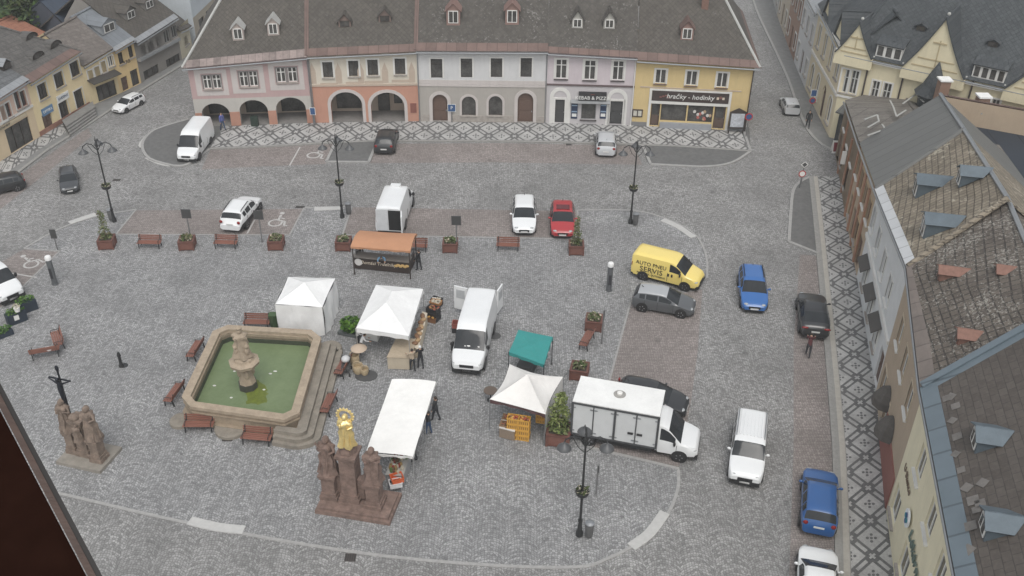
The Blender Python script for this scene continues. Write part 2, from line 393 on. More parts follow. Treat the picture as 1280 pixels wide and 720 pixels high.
# pale tactile slabs let into the kerbs
def tact(l,w=.45): struct(strip('tactile_slab',smoothline(pts(l),3),w,.0,.05,TACT))
for l in ([(87,279),(120,268)],[(393,261.5),(426,260.5)],[(828,275),(848,284),(867,297)],[(237,651),(270,659),(305,663)],[(789,684),(812,667),(831,641)]): tact(l,.55)
# raised kerbed pavements ---------------------------------------------------
def raised(name,poly,mat,z=.12,kerb=None):
    b=MB(); b.prism(poly,-.01,z); o=struct(b.build(name,mat)); return o
MOS=mosaic('diamond_mosaic_wide',3.3,2.32,.85); MOSE=mosaic('diamond_mosaic_narrow',2.15,2.42,.0)
# north pavement in front of the arcades
nf=[(262,187),(330,184),(400,180),(470,177.5),(545,177),(620,177.5),(695,178.5),(770,181),(850,184),(938,190)]
nb=[(246,160),(319,159),(393,155),(458,154),(524,153),(603,154),(682,155),(736,156.5),(790,158),(938,164)]
NF=[p for p in pts(nf)]; NB=[p+Vector((0,.6)) for p in pts(nb)]
def yat(L,x):
    for a,c in zip(L,L[1:]):
        if a.x<=x<=c.x: return a.y+(c.y-a.y)*(x-a.x)/(c.x-a.x)
    return L[0].y if x<L[0].x else L[-1].y
b=MB(); xs=[max(NF[0].x,NB[0].x)+.05+k*.75 for k in range(64)]; xs=[x for x in xs if x<min(NF[-1].x,NB[-1].x)]
vs=[];uv=[]
for x in xs:
    y0,y1=yat(NF,x)+.2,yat(NB,x); vs+=[(x,y0,.124),(x,y1,.124)]; uv+=[(0,x),(y1-y0,x)]
b.add(vs,[(2*i,2*i+1,2*i+3,2*i+2) for i in range(len(xs)-1)],0,uv); struct(b.build('north_pavement',MOS))
raised('north_pavement_base',[*NF,*NB[::-1]],ASPH,.12)
struct(strip('north_kerb',NF,.25,-.01,.135,KERBD))
struct(strip('north_kerb',pts([(938,190),(934,178),(930,166)]),.22,-.01,.135,KERB))
# asphalt islands
def island(l,kerbs,dark=ASPH,z=.1):
    raised('asphalt_island',pts(l),dark,z)
    for k in kerbs: struct(strip('island_kerb',smoothline(pts(k),4),.24,-.01,z+.02,KERB))
cw=[(236,150),(205,159),(188,167),(178,182),(187,199),(217,208)]
island(cw+[(235,206),(262,187),(246,160)],[cw,[(217,208),(235,206),(262,187)]])
tact([(185,171),(178,180),(179,184)],.6); tact([(184,197),(200,204),(214,207)],.5)
island([(419,180),(408,203),(461,203.5),(472,177.5)],[[(419,180),(408,203)],[(408,203),(461,203.5)],[(461,203.5),(472,177.5)]])
tact([(424,201),(447,200.5)],.5)
cn=[(803,182),(813,206),(850,208),(885,209),(915,204),(938,190)]
island(cn,[[(803,182),(813,206)],[(813,206),(850,208),(885,209),(915,204),(938,190)]])
tact([(884,207),(905,204),(920,199)],.5)
ce=[(1013,222),(999,229),(991,241),(986,303),(1023,318)]
island(ce,[[(1013,222),(999,229),(991,241),(988,270),(986,303)],[(986,303),(1023,318)]])
tact([(990,271),(991,295)],.55)
# east pavement
ef=[(1013,222),(1021,300),(1030,400),(1037,480),(1043,560),(1046,640),(1048,760),(1048,860)]
eb=[(1048,222),(1062,300),(1078,400),(1089,480),(1098,560),(1106,640),(1116,760),(1124,860)]
EF=pts(ef); EB=[p+Vector((.6,0)) for p in pts(eb)]
EM=[EF[i]+(EB[i]-EF[i]).normalized()*.62 for i in range(len(EF))]
raised('east_pavement_base',[*EF,*EB[::-1]],M('pavement_slab',(.27,.265,.25),.85,.15,4.),.12)
struct(ribbon('east_pavement',EM,EB,.124,MOSE))
struct(strip('east_kerb',EF,.28,-.01,.135,KERBD))
struct(strip('east_paver_edge',[EF[i]+(EB[i]-EF[i]).normalized()*.42 for i in range(len(EF))],.3,.1,.128,M('pale_paver',(.38,.36,.32),.8,.15,4.)))
# northeast street pavement, west street pavement
NEK=pts([(1046,190),(1028,182),(1010,164),(996,132),(985,100),(968,62),(955,35),(945,12),(938,-12),(930,-50)])
NEB=pts([(1047,180),(1036,173),(1024,160),(1011,128),(1000,98),(985,60),(974,33),(966,12),(959,-12),(952,-50)])
NEB=[p+Vector((.8,0)) for p in NEB]
raised('street_pavement',[*NEK,*NEB[::-1]],M('grey_paving',(.2,.2,.195),.85,.2,2.),.12)
struct(strip('street_kerb',smoothline(NEK,3),.26,-.01,.14,KERB))
WK=pts([(-110,310),(-40,262),(0,234),(60,188),(110,157),(160,124),(228,82),(262,60),(300,36),(340,10)])
WB=pts([(-150,290),(-70,240),(0,200),(46,173),(112,131),(152,116),(230,74),(250,60),(290,30),(325,5)])
raised('west_pavement_base',[*WK,*WB[::-1]],M('grey_paving',(.2,.2,.195)),.12)
struct(ribbon('west_pavement',[WK[i]+(WB[i]-WK[i])*.28 for i in range(5)],[WK[i]+(WB[i]-WK[i])*.9 for i in range(5)],.124,MOS))
struct(strip('west_kerb',WK,.26,-.01,.135,KERBD))
# drains let into the setts
DR=M('cast_iron_drain',(.06,.05,.045),.6,.3,9.)
for x,y,w,h in ((438,697,.55,.5),(285,548,.6,.5),(455,189,.5,.35),(711,181,.5,.35),(146,225,.6,.3),(375,259,.7,.35)):
    b=MB(); b.cbox((*G(x,y).to_2d(),.008),(w,h,.02))
    for k in range(5): b.cbox((G(x,y).x-w*.4+k*w*.2,G(x,y).y,.02),(w*.09,h*.8,.012),1)
    struct(b.build('drain_cover',[DR,M('drain_bar',(.03,.03,.03),.6)]))
# meadow behind the west houses
struct(sheet('meadow',[(-160,112),(-42,112),(-36,125),(-36,200),(-160,220)],leaf('meadow_green',(.05,.085,.03)),.006))
struct(sheet('back_gardens',[(36,84),(120,40),(140,200),(38,200)],leaf('meadow_green',(.05,.085,.03)),.006))
# ---------------------------------------------------------------- buildings
def hole_loop(h,grow=0.):
    x0,x1,z0,z1,a=h['x0']-grow,h['x1']+grow,h['z0'],h['z1']+grow,h.get('arch',0)
    if not a: return [(x0,z0),(x1,z0),(x1,z1),(x0,z1)]
    a=a+grow*.6; zs=z1-a; cx=(x0+x1)/2; rx=(x1-x0)/2; n=14
    return [(x0,z0),(x1,z0)]+[(cx+rx*math.cos(math.pi*i/n),zs+a*math.sin(math.pi*i/n)) for i in range(n+1)]+[]
def clean(l):
    o=[]
    for p in l:
        if not o or (abs(p[0]-o[-1][0])+abs(p[1]-o[-1][1]))>1e-4: o.append(p)
    return o
def pierced(mb,outer,holes,mi,reveal=.16,ri=None,y=0.):
    "wall face at y=0 with real openings and reveals"
    bm=bmesh.new(); E=[]
    for lp in [outer]+[clean(hole_loop(h)) for h in holes]:
        vs=[bm.verts.new((p[0],0,p[1])) for p in lp]
        for i in range(len(vs)): E.append(bm.edges.new((vs[i],vs[(i+1)%len(vs)])))
    bmesh.ops.triangle_fill(bm,use_beauty=True,use_dissolve=False,edges=E)
    bm.verts.index_update()
    mb.add([(v.co.x,y,v.co.z) for v in bm.verts],[tuple(v.index for v in f.verts) for f in bm.faces],mi); bm.free()
    for h in holes:
        lp=clean(hole_loop(h)); d=h.get('depth',reveal); n=len(lp)
        mb.add([(p[0],y,p[1]) for p in lp]+[(p[0],y+d,p[1]) for p in lp],[(i,(i+1)%n,n+(i+1)%n,n+i) for i in range(n)],mi if ri is None else ri)
class House:
    def __init__(s,name,label,A,B,hA,hB,cat='house',group=None):
        A,B=Vector((A[0],A[1],0)),Vector((B[0],B[1],0)); d=B-A; s.W=d.length; s.an=math.atan2(d.y,d.x)
        s.t=thing(name,label,cat,A,s.an,group); s.A=A; s.hA=hA; s.hB=hB
        s.MW=Matrix.Translation(A)@Matrix.Rotation(s.an,4,'Z'); s.MI=s.MW.inverted(); s.nrm=s.MW.to_3x3()@Vector((0,1,0))
        s.holes=[]
    def loc(s,px,py,d=0.):
        p=s.MI@on_plane(px,py,s.A+s.nrm*d,s.nrm); return p.x,p.z
    def h(s,x): return s.hA+(s.hB-s.hA)*x/s.W
    def rect(s,x0,y0,x1,y1,d=0.,**kw):
        xm,ym=(x0+x1)/2,(y0+y1)/2
        r=dict(x0=s.loc(x0,ym,d)[0],x1=s.loc(x1,ym,d)[0],z0=s.loc(xm,y1,d)[1],z1=s.loc(xm,y0,d)[1]); r.update(kw); return r
    def walls(s,zones,mats,depth=8.,back=True,yb=0.):
        "zones: [(z0, z1 or None, material index, [openings])]"
        mb=MB()
        for z0,z1,mi,hs in zones:
            o=[(0,z0),(s.W,z0),(s.W,s.hB if z1 is None else z1),(0,s.hA if z1 is None else z1)]
            pierced(mb,o,hs,mi)
        zt=zones[-1][2]
        mb.poly([(0,0,0),(0,depth,0),(0,depth,s.hA),(0,0,s.hA)],zt); mb.poly([(s.W,0,0),(s.W,0,s.hB),(s.W,depth,s.hB),(s.W,depth,0)],zt)
        mb.poly([(0,depth,0),(s.W,depth,0),(s.W,depth,s.hB),(0,depth,s.hA)],zt)
        s.depth=depth; s.wallmb=mb; s.wmats=mats; s.gm=zt
    def done(s): return s.wallmb.build('wall',s.wmats,s.t)
    def window(s,h,fm=None,sur=None,sw=.14,mull=(2,1),sill=None,reveal=.16,trans=None,name='window'):
        fm=fm or WHITEP; mb=MB(); d=h.get('depth',reveal); x0,x1,z0,z1=h['x0'],h['x1'],h['z0'],h['z1']; a=h.get('arch',0)
        lp=clean(hole_loop(h)); inn=clean(hole_loop(dict(x0=x0+.06,x1=x1-.06,z0=z0+.06,z1=z1-.06,arch=max(a-.03,0) if a else 0)))
        n=len(lp)
        if len(inn)==n: mb.add([(p[0],d-.05,p[1]) for p in lp]+[(p[0],d-.05,p[1]) for p in inn]+[(p[0],d+.01,p[1]) for p in inn],[(i,(i+1)%n,n+(i+1)%n,n+i) for i in range(n)]+[(n+i,n+(i+1)%n,2*n+(i+1)%n,2*n+i) for i in range(n)])
        for i in range(1,mull[0]):
            x=x0+(x1-x0)*i/mull[0]; mb.box(x-.05,x+.05,d-.06,d-.012,z0+.05,z1-(.06 if not a else .06),0)
        zr=[z0+(z1-z0)*i/mull[1] for i in range(1,mull[1])] if not trans else [z0+(z1-z0)*trans]
        for z in zr: mb.box(x0+.05,x1-.05,d-.055,d-.014,z-.035,z+.035,0)
        if sur:
            g=clean(hole_loop(h,sw)); n=len(lp)
            if len(g)==n:
                mb.add([(p[0],-.04,p[1]) for p in lp]+[(p[0],-.04,p[1]) for p in g]+[(p[0],.0,p[1]) for p in g]+[(p[0],.0,p[1]) for p in lp],
                    [(i,(i+1)%n,n+(i+1)%n,n+i) for i in range(n) if i!=0]+[(n+i,n+(i+1)%n,2*n+(i+1)%n,2*n+i) for i in range(n) if i!=0],1)
        o=mb.build(name,[fm,sur or fm],s.t)
        g=MB(); k=len(lp); g.add([(p[0],d-.008,p[1]) for p in lp],[tuple(range(k))]); g.build('pane',GLASS,o)
        if sill: q=MB(); q.box(x0-sw*.8,x1+sw*.8,-.14,.02,z0-.1,z0-.003); q.build('sill',sill,o)
        return o
    def door(s,h,m,reveal=.16,sur=None,sw=.16,panels=True):
        d=h.get('depth',reveal); mb=MB(); lp=clean(hole_loop(h)); k=len(lp)
        mb.add([(p[0],d-.01,p[1]) for p in lp],[tuple(range(k))])
        x0,x1,z0,z1=h['x0'],h['x1'],h['z0'],h['z1']-h.get('arch',0); w=(x1-x0)
        if panels:
            for i in (0,1):
                for q in (0,1): mb.box(x0+w*(.1+.43*i),x0+w*(.47+.43*i),d-.05,d-.015,z0+(z1-z0)*(.08+.47*q),z0+(z1-z0)*(.5+.45*q),0)
        if sur:
            g=clean(hole_loop(h,sw)); n=len(lp)
            mb.add([(p[0],-.05,p[1]) for p in lp]+[(p[0],-.05,p[1]) for p in g]+[(p[0],.0,p[1]) for p in g],[(i,(i+1)%n,n+(i+1)%n,n+i) for i in range(n) if i!=0]+[(n+i,n+(i+1)%n,2*n+(i+1)%n,2*n+i) for i in range(n) if i!=0],1)
        o=mb.build('door',[m,sur or m],s.t); q=MB(); q.box(x1-w*.12,x1-w*.06,d-.1,d-.05,z0+.95,z0+1.1); q.build('handle',STEEL,o); return o
    def part(s,name,fn,mats,parent=None):
        b=MB(); fn(b); return b.build(name,mats,parent or s.t)
    # ---- roofs
    def slope(s,RL,RR,ov=.4,ol=0.,orr=0.,eA=None,eB=None):
        "front slope from the eave to the ridge points RL, RR (local)"
        RL,RR=Vector(RL),Vector(RR)
        def eave(x,z,R):
            t=(R.z-z)/max(R.y,.1); return Vector((x,-ov,z-ov*t*.15))
        s.EL=eave(-ol,s.hA if eA is None else eA,RL); s.ER=eave(s.W+orr,s.hB if eB is None else eB,RR); s.RL,s.RR=RL,RR
        n=(s.ER-s.EL).cross(s.RL-s.EL).normalized(); s.pn=n; s.pp=(s.EL+s.ER)/2*.5+(s.RL+s.RR)/4
    def zs(s,x,y): return s.pp.z-((x-s.pp.x)*s.pn.x+(y-s.pp.y)*s.pn.y)/s.pn.z
    def onslope(s,px,py):
        return s.MI@on_plane(px,py,s.MW@s.pp,s.MW.to_3x3()@s.pn)
    def roof(s,mat,strip=None,sw=.5,back=True,hipL=False,hipR=False,gut=None,backm=None,gables=True,verge=None,lift=.12):
        up=Vector((0,0,lift)); mb=MB(); EL,ER,RL,RR=[p+up for p in (s.EL,s.ER,s.RL,s.RR)]
        mb.slab([EL,ER,RR,RL],lift,0)
        yb=2*max(RL.y,RR.y)+.4 if back is True else back
        BL=Vector((EL.x,yb,EL.z)); BR=Vector((ER.x,yb,ER.z))
        if back:
            mb.slab([BR,BL,RL,RR],lift,0)
        if hipL: mb.slab([BL,EL,RL],lift,0)
        elif gables: s.wallmb.poly([(0,.02,s.hA),(0,s.depth,s.hA),(max(RL.x,0) if abs(RL.x)>.3 else 0,RL.y,RL.z-lift-.05)],s.gm)
        if hipR: mb.slab([ER,BR,RR],lift,0)
        elif gables: s.wallmb.poly([(s.W,.02,s.hB),(RR.x if abs(RR.x-s.W)>.3 else s.W,RR.y,RR.z-lift-.05),(s.W,s.depth,s.hB)],s.gm)
        r=mb.build('roof',[mat,backm or mat],s.t); s.r=r
        b=MB(); b.tube([RL+Vector((0,0,.03)),RR+Vector((0,0,.03))],.14,6)
        if hipL: b.tube([EL,RL],.12,6)
        if hipR: b.tube([ER,RR],.12,6)
        b.build('ridge_cap',verge or mat,r)
        if strip:
            # tin apron along the eave: a few mm above the tiles
            fr=sw/max((RL-EL).length,.1); fr2=sw/max((RR-ER).length,.1); n=s.pn*.03
            q=MB(); q.slab([EL+n-Vector((0,.08,.03)),ER+n-Vector((0,.08,.03)),ER+(RR-ER)*fr2+n,EL+(RL-EL)*fr+n],.05); q.build('eave_apron',strip,r)
        g=MB(); a=EL+Vector((0,-.1,-.2)); c=ER+Vector((0,-.1,-.2)); g.tube([a,c],.075,8); g.build('gutter',gut or STEEL,r)
        return r
    def downpipe(s,x,m=None,y=-.1):
        b=MB(); z=s.h(max(0,min(s.W,x)))-.25; b.tube([(x,-.35,z+.05),(x,y,z-.3),(x,y,.15),(x,y-.15,.05)],.05,7); b.build('downpipe',m or STEEL,s.t)
    def dormer(s,x,y,w=.9,hw=1.0,hg=.5,wall=None,roofm=None,win=None,style='gable',glass=True,name='dormer',apron=None):
        z0=s.zs(x,y)+.12; tn=max((s.RL.z-s.EL.z)/(s.RL.y-s.EL.y),.25); mb=MB()
        d1=hw/tn; 
        if style=='gable':
            d2=(hw+hg)/tn; ov=.12
            mb.poly([(x-w/2,y,z0),(x+w/2,y,z0),(x+w/2,y,z0+hw),(x,y,z0+hw+hg),(x-w/2,y,z0+hw)],0)
            for sg in (-1,1):
                mb.poly([(x+sg*w/2,y,z0),(x+sg*w/2,y,z0+hw),(x+sg*w/2,y+d1,z0+hw)],1)
                e=hg*ov/(w/2)
                mb.slab([(x+sg*(w/2+ov),y-.15,z0+hw-e),(x,y-.15,z0+hw+hg),(x,y+d2,z0+hw+hg),(x+sg*(w/2+ov),y+(hw-e)/tn,z0+hw-e)][::sg],.05,2)
            wz=z0+hw*.2
        elif style=='shed':
            rt=tn*.45; d2=hw/(tn-rt)
            mb.poly([(x-w/2,y,z0),(x+w/2,y,z0),(x+w/2,y,z0+hw),(x-w/2,y,z0+hw)],0)
            for sg in (-1,1): mb.poly([(x+sg*w/2,y,z0),(x+sg*w/2,y,z0+hw),(x+sg*w/2,y+d2,z0+hw+d2*rt)],1)
            mb.slab([(x-w/2-.1,y-.15,z0+hw-.05),(x+w/2+.1,y-.15,z0+hw-.05),(x+w/2+.1,y+d2,z0+hw+d2*rt),(x-w/2-.1,y+d2,z0+hw+d2*rt)],.06,2)
            wz=z0+hw*.2
        else: # eyebrow
            n=10; fr=[(x+w/2*math.cos(math.pi*(1-i/n)),z0+hw*math.sin(math.pi*i/n)**.8) for i in range(n+1)]
            mb.poly([(a,y,b) for a,b in fr],0)
            vs=[]
            for a,b in fr: vs+=[(a,y-.1,b+.03),(a,y+(b-z0)/tn,b)]
            mb.add(vs,[(2*i,2*i+1,2*i+3,2*i+2) for i in range(n)],2); wz=z0+hw*.15
        o=mb.build(name,[wall or WHITEP,wall or WHITEP,roofm],s.r)
        hh=hw*.72 if style!='eyebrow' else hw*.55; ww=w*.62 if style!='eyebrow' else w*.5
        f=MB(); f.box(x-ww/2-.07,x+ww/2+.07,y-.05,y-.005,wz-.07,wz+hh+.07,0); f.box(x-ww/2,x+ww/2,y-.06,y-.052,wz,wz+hh,1); f.box(x-.03,x+.03,y-.075,y-.062,wz,wz+hh,0); f.build(name,[win or WHITEP,GLASS],s.r)
        return o
    def chimney(s,x,y,h=1.4,w=.6,m=None,cap=None):
        z=s.zs(x,y) if y<=s.RL.y else s.RL.z-(y-s.RL.y)*.6
        b=MB(); b.cbox((x,y,z+h/2-.5),(w,w*.8,h+1.),0); b.cbox((x,y,z+h+.06),(w+.16,w*.8+.16,.12),1); b.build('chimney',[m or M('chimney_brick',(.2,.12,.095),.9,.25,6.),cap or M('chimney_cap',(.5,.49,.46),.8,.15)],s.r)
TIN_RED=seam('reddish_tin',(.15,.10,.085),.9,.7,.3,metal=.05); TIN_GREY=seam('grey_tin',(.30,.31,.32),.6); TIN_OLD=seam('weathered_red_white_tin',(.235,.19,.175),.6,.7,.6,metal=.05)
RT=tiles('grey_fibre_shingles',(.072,.064,.055),(.10,.09,.077),(.043,.038,.034),.32,.32,(.2,.195,.18),4.,.66,rot=.785,off=0.)
RT2=tiles('dark_slate_shingles',(.067,.06,.052),(.097,.088,.077),(.06,.058,.055),.34,.34,(.24,.235,.22),5.,.62,rot=.785,off=0.)
STONE=M('plinth_stone',(.34,.31,.28),.85,.25,3.,bump=.3)
def eavez(H,px,py): return H.loc(px,py)[1]
PINK=plaster('dusky_pink_render',(.45,.325,.315)); PANEL=plaster('pale_panel_render',(.52,.48,.46)); BEIGE=plaster('pale_grey_beige_render',(.47,.45,.415))
SALMON=plaster('salmon_render',(.48,.26,.19)); CREAM=plaster('cream_render',(.60,.55,.465)); WHITE=plaster('white_render',(.58,.58,.58)); GREYB=plaster('grey_beige_render',(.38,.355,.325))
LILAC=plaster('pale_lilac_render',(.56,.50,.52)); YELL=plaster('ochre_yellow_render',(.60,.465,.235)); TRIM=plaster('white_trim_render',(.66,.65,.62),.15)
BROWND=wood('brown_door_wood',(.14,.09,.07)); DUSK=plaster('arcade_inner_render',(.46,.38,.31))
# -- house 1: dusky pink with three arches
g='houses along the north side'
P1,P2,P3,P4,P5,P6=[G(*p) for p in ((247,160),(393,155),(524,153),(682,155),(789,158),(931,165))]
def px(off,k,*c): return [off[0]+c[0]/k,off[1]+c[1]/k,off[0]+c[2]/k,off[1]+c[3]/k]
def arcade(H,hs,inner,depth=2.6,cm=None):
    b=MB(); x0=min(h['x0'] for h in hs)-.4; x1=max(h['x1'] for h in hs)+.4; z=max(h['z1'] for h in hs)+.25
    b.poly([(x0,depth,.0),(x1,depth,.0),(x1,depth,z),(x0,depth,z)],0); b.poly([(x0,.62,z),(x1,.62,z),(x1,depth,z),(x0,depth,z)],0)
    b.poly([(x0,.62,0),(x0,depth,0),(x0,depth,z),(x0,.62,z)],0); b.poly([(x1,.62,0),(x1,depth,0),(x1,depth,z),(x1,.62,z)],0)
    b.poly([(x0,.0,.13),(x1,.0,.13),(x1,depth,.13),(x0,depth,.13)],1)
    b.build('arcade_passage',[inner,M('arcade_flags',(.2,.19,.18),.85,.2,3.)],H.t)
H=House('arcade_house','dusky pink corner house with three arches and two white dormers',P1,P2,5.85,6.55,group=g)
o=(220,0)
ws=[H.rect(*px(o,4,*c)) for c in ((136,378,176,445),(183,376,224,444),(318,360,359,433),(366,358,407,432),(503,340,547,412),(560,338,604,410))]
ar=[H.rect(*px(o,4,*c),depth=.6) for c in ((132,517,272,655),(320,500,462,642),(502,487,652,635))]
for h in ar: h['z0']=.0; h['arch']=(h['x1']-h['x0'])*.42
zs=H.loc(*(220+400/4,487/4))[1]
H.walls([(0,zs,0,ar),(zs,None,1,ws)],[BEIGE,PINK]); 
for h in ws: H.window(h,WHITEP,M('grey_window_surround',(.2,.19,.185)),.1,(2,1),STONE,trans=.68)
def f(b):
    for c in ((97,348,258,478),(277,328,442,466),(465,308,638,450)):
        r=H.rect(*px(o,4,*c)); hs=[w for w in ws if w['x0']>r['x0'] and w['x1']<r['x1']]
        gx0=min(w['x0'] for w in hs)-.18; gx1=max(w['x1'] for w in hs)+.18; gz0=min(w['z0'] for w in hs)-.2; gz1=max(w['z1'] for w in hs)+.18
        for q in ((r['x0'],gx0,r['z0'],r['z1']),(gx1,r['x1'],r['z0'],r['z1']),(gx0,gx1,r['z0'],gz0),(gx0,gx1,gz1,r['z1'])): b.box(q[0],q[1],-.015,0,q[2],q[3])
H.part('wall_panel',f,PANEL)
xs=[0]+[v for h in ar for v in (h['x0'],h['x1'])]+[H.W]
for a,c in ((xs[0],xs[1]),(xs[2],xs[3]),(xs[4],xs[5]),(xs[6],xs[7])): H.part('pillar_base',lambda b:b.box(a+.0,c-.0,-.05,.0,0,1.45),plaster('brick_red_render',(.42,.225,.165)))
arcade(H,ar,DUSK)
H.slope((5.5,7.5,13.6),(H.W+.1,7.5,13.9),.45,.35,0); H.roof(RT,TIN_OLD,.75,hipL=True,verge=M('pale_verge',(.4,.4,.38),.7),gables=False); H.downpipe(H.W-.05); 
for c in ((315,165),(490,140)):
    q=H.onslope(220+c[0]/4,c[1]/4+11); H.dormer(q.x,q.y,1.,1.1,.5,M('dormer_woodwork',(.42,.36,.33)),M('pale_zinc',(.44,.44,.42),.5,.1,2.,.2),WHITEP)
H.done()
for h in ar: H.part('shop_window',lambda b:b.box(h['x0']+.2,h['x1']-.3,2.5,2.59,.3,2.5,0),GLASS)
# -- house 2: salmon with two arches and painted upper storey
H=House('arcade_house','salmon house with two wide arches and painted cream upper storey',P2,P3,6.6,6.95,group=g)
ws=[H.rect(*px(o,4,*c)) for c in ((734,310,784,388),(863,303,913,382),(958,298,1010,377),(1094,292,1146,372))]
ar=[H.rect(*px(o,4,*c),depth=.6) for c in ((775,460,932,610),(975,462,1142,608))]
for h in ar: h['z0']=0.; h['arch']=(h['x1']-h['x0'])*.44
zs=H.loc(220+950/4,423/4)[1]
H.walls([(0,zs,0,ar),(zs,None,1,ws)],[SALMON,CREAM])
OCH=plaster('ochre_ornament',(.47,.385,.31),.1)
for h in ws: H.window(h,DARKF,TRIM,.16,(2,1),STONE)
def f(b):
    b.box(0,H.W,-.07,0,zs-.12,zs+.08)
    for i in range(5):
        x=[.3,H.W*.27,H.W*.475,H.W*.7,H.W*.95][i]; b.box(x-.28,x+.28,-.012,0,zs+.15,zs+1.3); b.poly([(x-.28,-.012,zs+1.32),(x+.28,-.012,zs+1.32),(x,-.012,zs+2.1)])
    for h in ws: b.box(h['x0']-.4,h['x1']+.4,-.01,0,h['z1']+.35,h['z1']+.62)
    for h in ws: b.box(h['x0']-.35,h['x1']+.35,-.01,0,h['z0']-.75,h['z0']-.5)
H.part('painted_ornament',f,OCH)
for h in ar:
    b=MB(); lp=clean(hole_loop(h)); gl=clean(hole_loop(h,.28)); n=len(lp)
    b.add([(p[0],-.04,p[1]) for p in lp]+[(p[0],-.04,p[1]) for p in gl]+[(p[0],.0,p[1]) for p in gl],[(i,(i+1)%n,n+(i+1)%n,n+i) for i in range(n) if i]+[(n+i,n+(i+1)%n,2*n+(i+1)%n,2*n+i) for i in range(n) if i]); b.build('arch_surround',PANEL,H.t)
arcade(H,ar,DUSK)
def f(b):
    h=ar[0]; b.box(h['x0']+.4,h['x1']-.4,2.2,2.58,2.6,3.0,0)
H.part('shop_sign',f,WHITEP)
h=ar[0]; H.part('shop_window',lambda b:b.box(h['x0']+.3,h['x1']-.3,2.4,2.58,.5,2.3),GLASS); h=ar[1]; H.part('shop_door',lambda b:b.box(h['x0']+.5,h['x0']+1.6,2.45,2.58,.2,2.4),GLASS); H.part('shop_window',lambda b:b.box(h['x0']+2,h['x1']-.3,2.45,2.58,.9,2.5),GLASS)
def f(b): b.box(H.W-.75,H.W-.2,-.08,0,1.,1.9)
H.part('notice_case',f,M('red_brown_board',(.22,.09,.07)))
H.slope((-.1,7.5,13.9),(H.W+.1,7.5,14.2),.45); H.roof(RT,TIN_RED,.7); H.downpipe(.08)
b=MB(); up=Vector((0,0,.16)); b.beam(H.EL+up,H.RL+up,.36,.14); b.build('firewall_flashing',TIN_RED,H.r)
for c in ((845,130),(1045,105)):
    q=H.onslope(220+c[0]/4,c[1]/4+3); H.dormer(q.x,q.y,1.1,.55,.6,M('dormer_brown',(.2,.15,.13)),RT,DARKF)
H.done()
# -- house 3: white and grey-beige
H=House('town_house','white house with grey beige ground floor and two tall arched doors',P3,P4,7.0,7.1,group=g)
o=(500,0)
ws=[H.rect(*px(o,4,*c)) for c in ((154,294,212,390),(304,292,361,388),(454,291,511,387),(603,290,659,386))]
lo=[H.rect(*px(o,4,*c)) for c in ((163,472,238,606),(309,482,379,577),(443,480,512,577),(588,465,666,606))]
for h in lo: h['arch']=(h['x1']-h['x0'])*.5
lo[0]['z0']=.14; lo[3]['z0']=.14
zs=H.loc(600,428/4)[1]
H.walls([(0,zs,0,lo),(zs,None,1,ws)],[GREYB,WHITE])
for h in ws: H.window(h,DARKF,TRIM,.13,(1,1),None,trans=.72)
for h in lo[1:3]: H.window(h,DARKF,PANEL,.2,(1,1),STONE)
for h in (lo[0],lo[3]): H.door(h,BROWND,.22,PANEL,.3)
def f(b): b.box(0,H.W,-.06,0,zs-.1,zs+.1); b.box(0,H.W,-.03,0,zs+.12,zs+.5)
H.part('string_course',f,PANEL)
def f(b):
    xs=[0]+[v for h in (lo[0],lo[3]) for v in (h['x0']-.32,h['x1']+.32)]+[H.W]
    for a,c in ((xs[0],xs[1]),(xs[2],xs[3]),(xs[4],xs[5])): b.box(a,c,-.05,0,0,.75)
H.part('plinth',f,STONE)
H.slope((-.1,7.5,14.3),(H.W+.1,7.5,14.3),.45); H.roof(RT2,TIN_RED,.75); H.downpipe(.08); H.downpipe(H.W-.08)
b=MB(); up=Vector((0,0,.16)); b.beam(H.EL+up,H.RL+up,.36,.14); b.build('firewall_flashing',TIN_RED,H.r)
for c in ((267,125),(560,122)):
    q=H.onslope(500+c[0]/4,c[1]/4+2); H.dormer(q.x,q.y,1.2,1.35,.6,M('dormer_terracotta',(.27,.175,.15)),M('dormer_red_tin',(.22,.14,.12),.6),WHITEP)
H.done()
# -- house 4: pale lilac, kebab and pizza
H=House('town_house','narrow pale lilac house with kebab and pizza shop window',P4,P5,7.0,6.75,group=g)
ws=[H.rect(*px(o,4,*c)) for c in ((779,298,834,394),(922,303,978,400),(1064,306,1118,402))]
lo=[H.rect(*px(o,4,*c)) for c in ((775,497,822,610),(905,517,980,598),(1050,505,1112,610))]
lo[0]['z0']=lo[2]['z0']=.15
zs=H.loc(736,430/4)[1]
H.walls([(0,zs,0,lo),(zs,None,1,ws)],[plaster('pale_lilac_grey_render',(.5,.475,.48)),LILAC])
for h in ws: H.window(h,WHITEP,TRIM,.18,(2,1),M('dark_sill',(.08,.07,.07)),trans=.7)
H.window(lo[1],M('mid_grey_joinery',(.25,.25,.25)),None,.1,(1,1),M('dark_sill',(.08,.07,.07)),name='shop_window')
DG=wood('dark_grey_door',(.07,.07,.07))
for h in (lo[0],lo[2]): H.door(h,DG,.2,TRIM,.2)
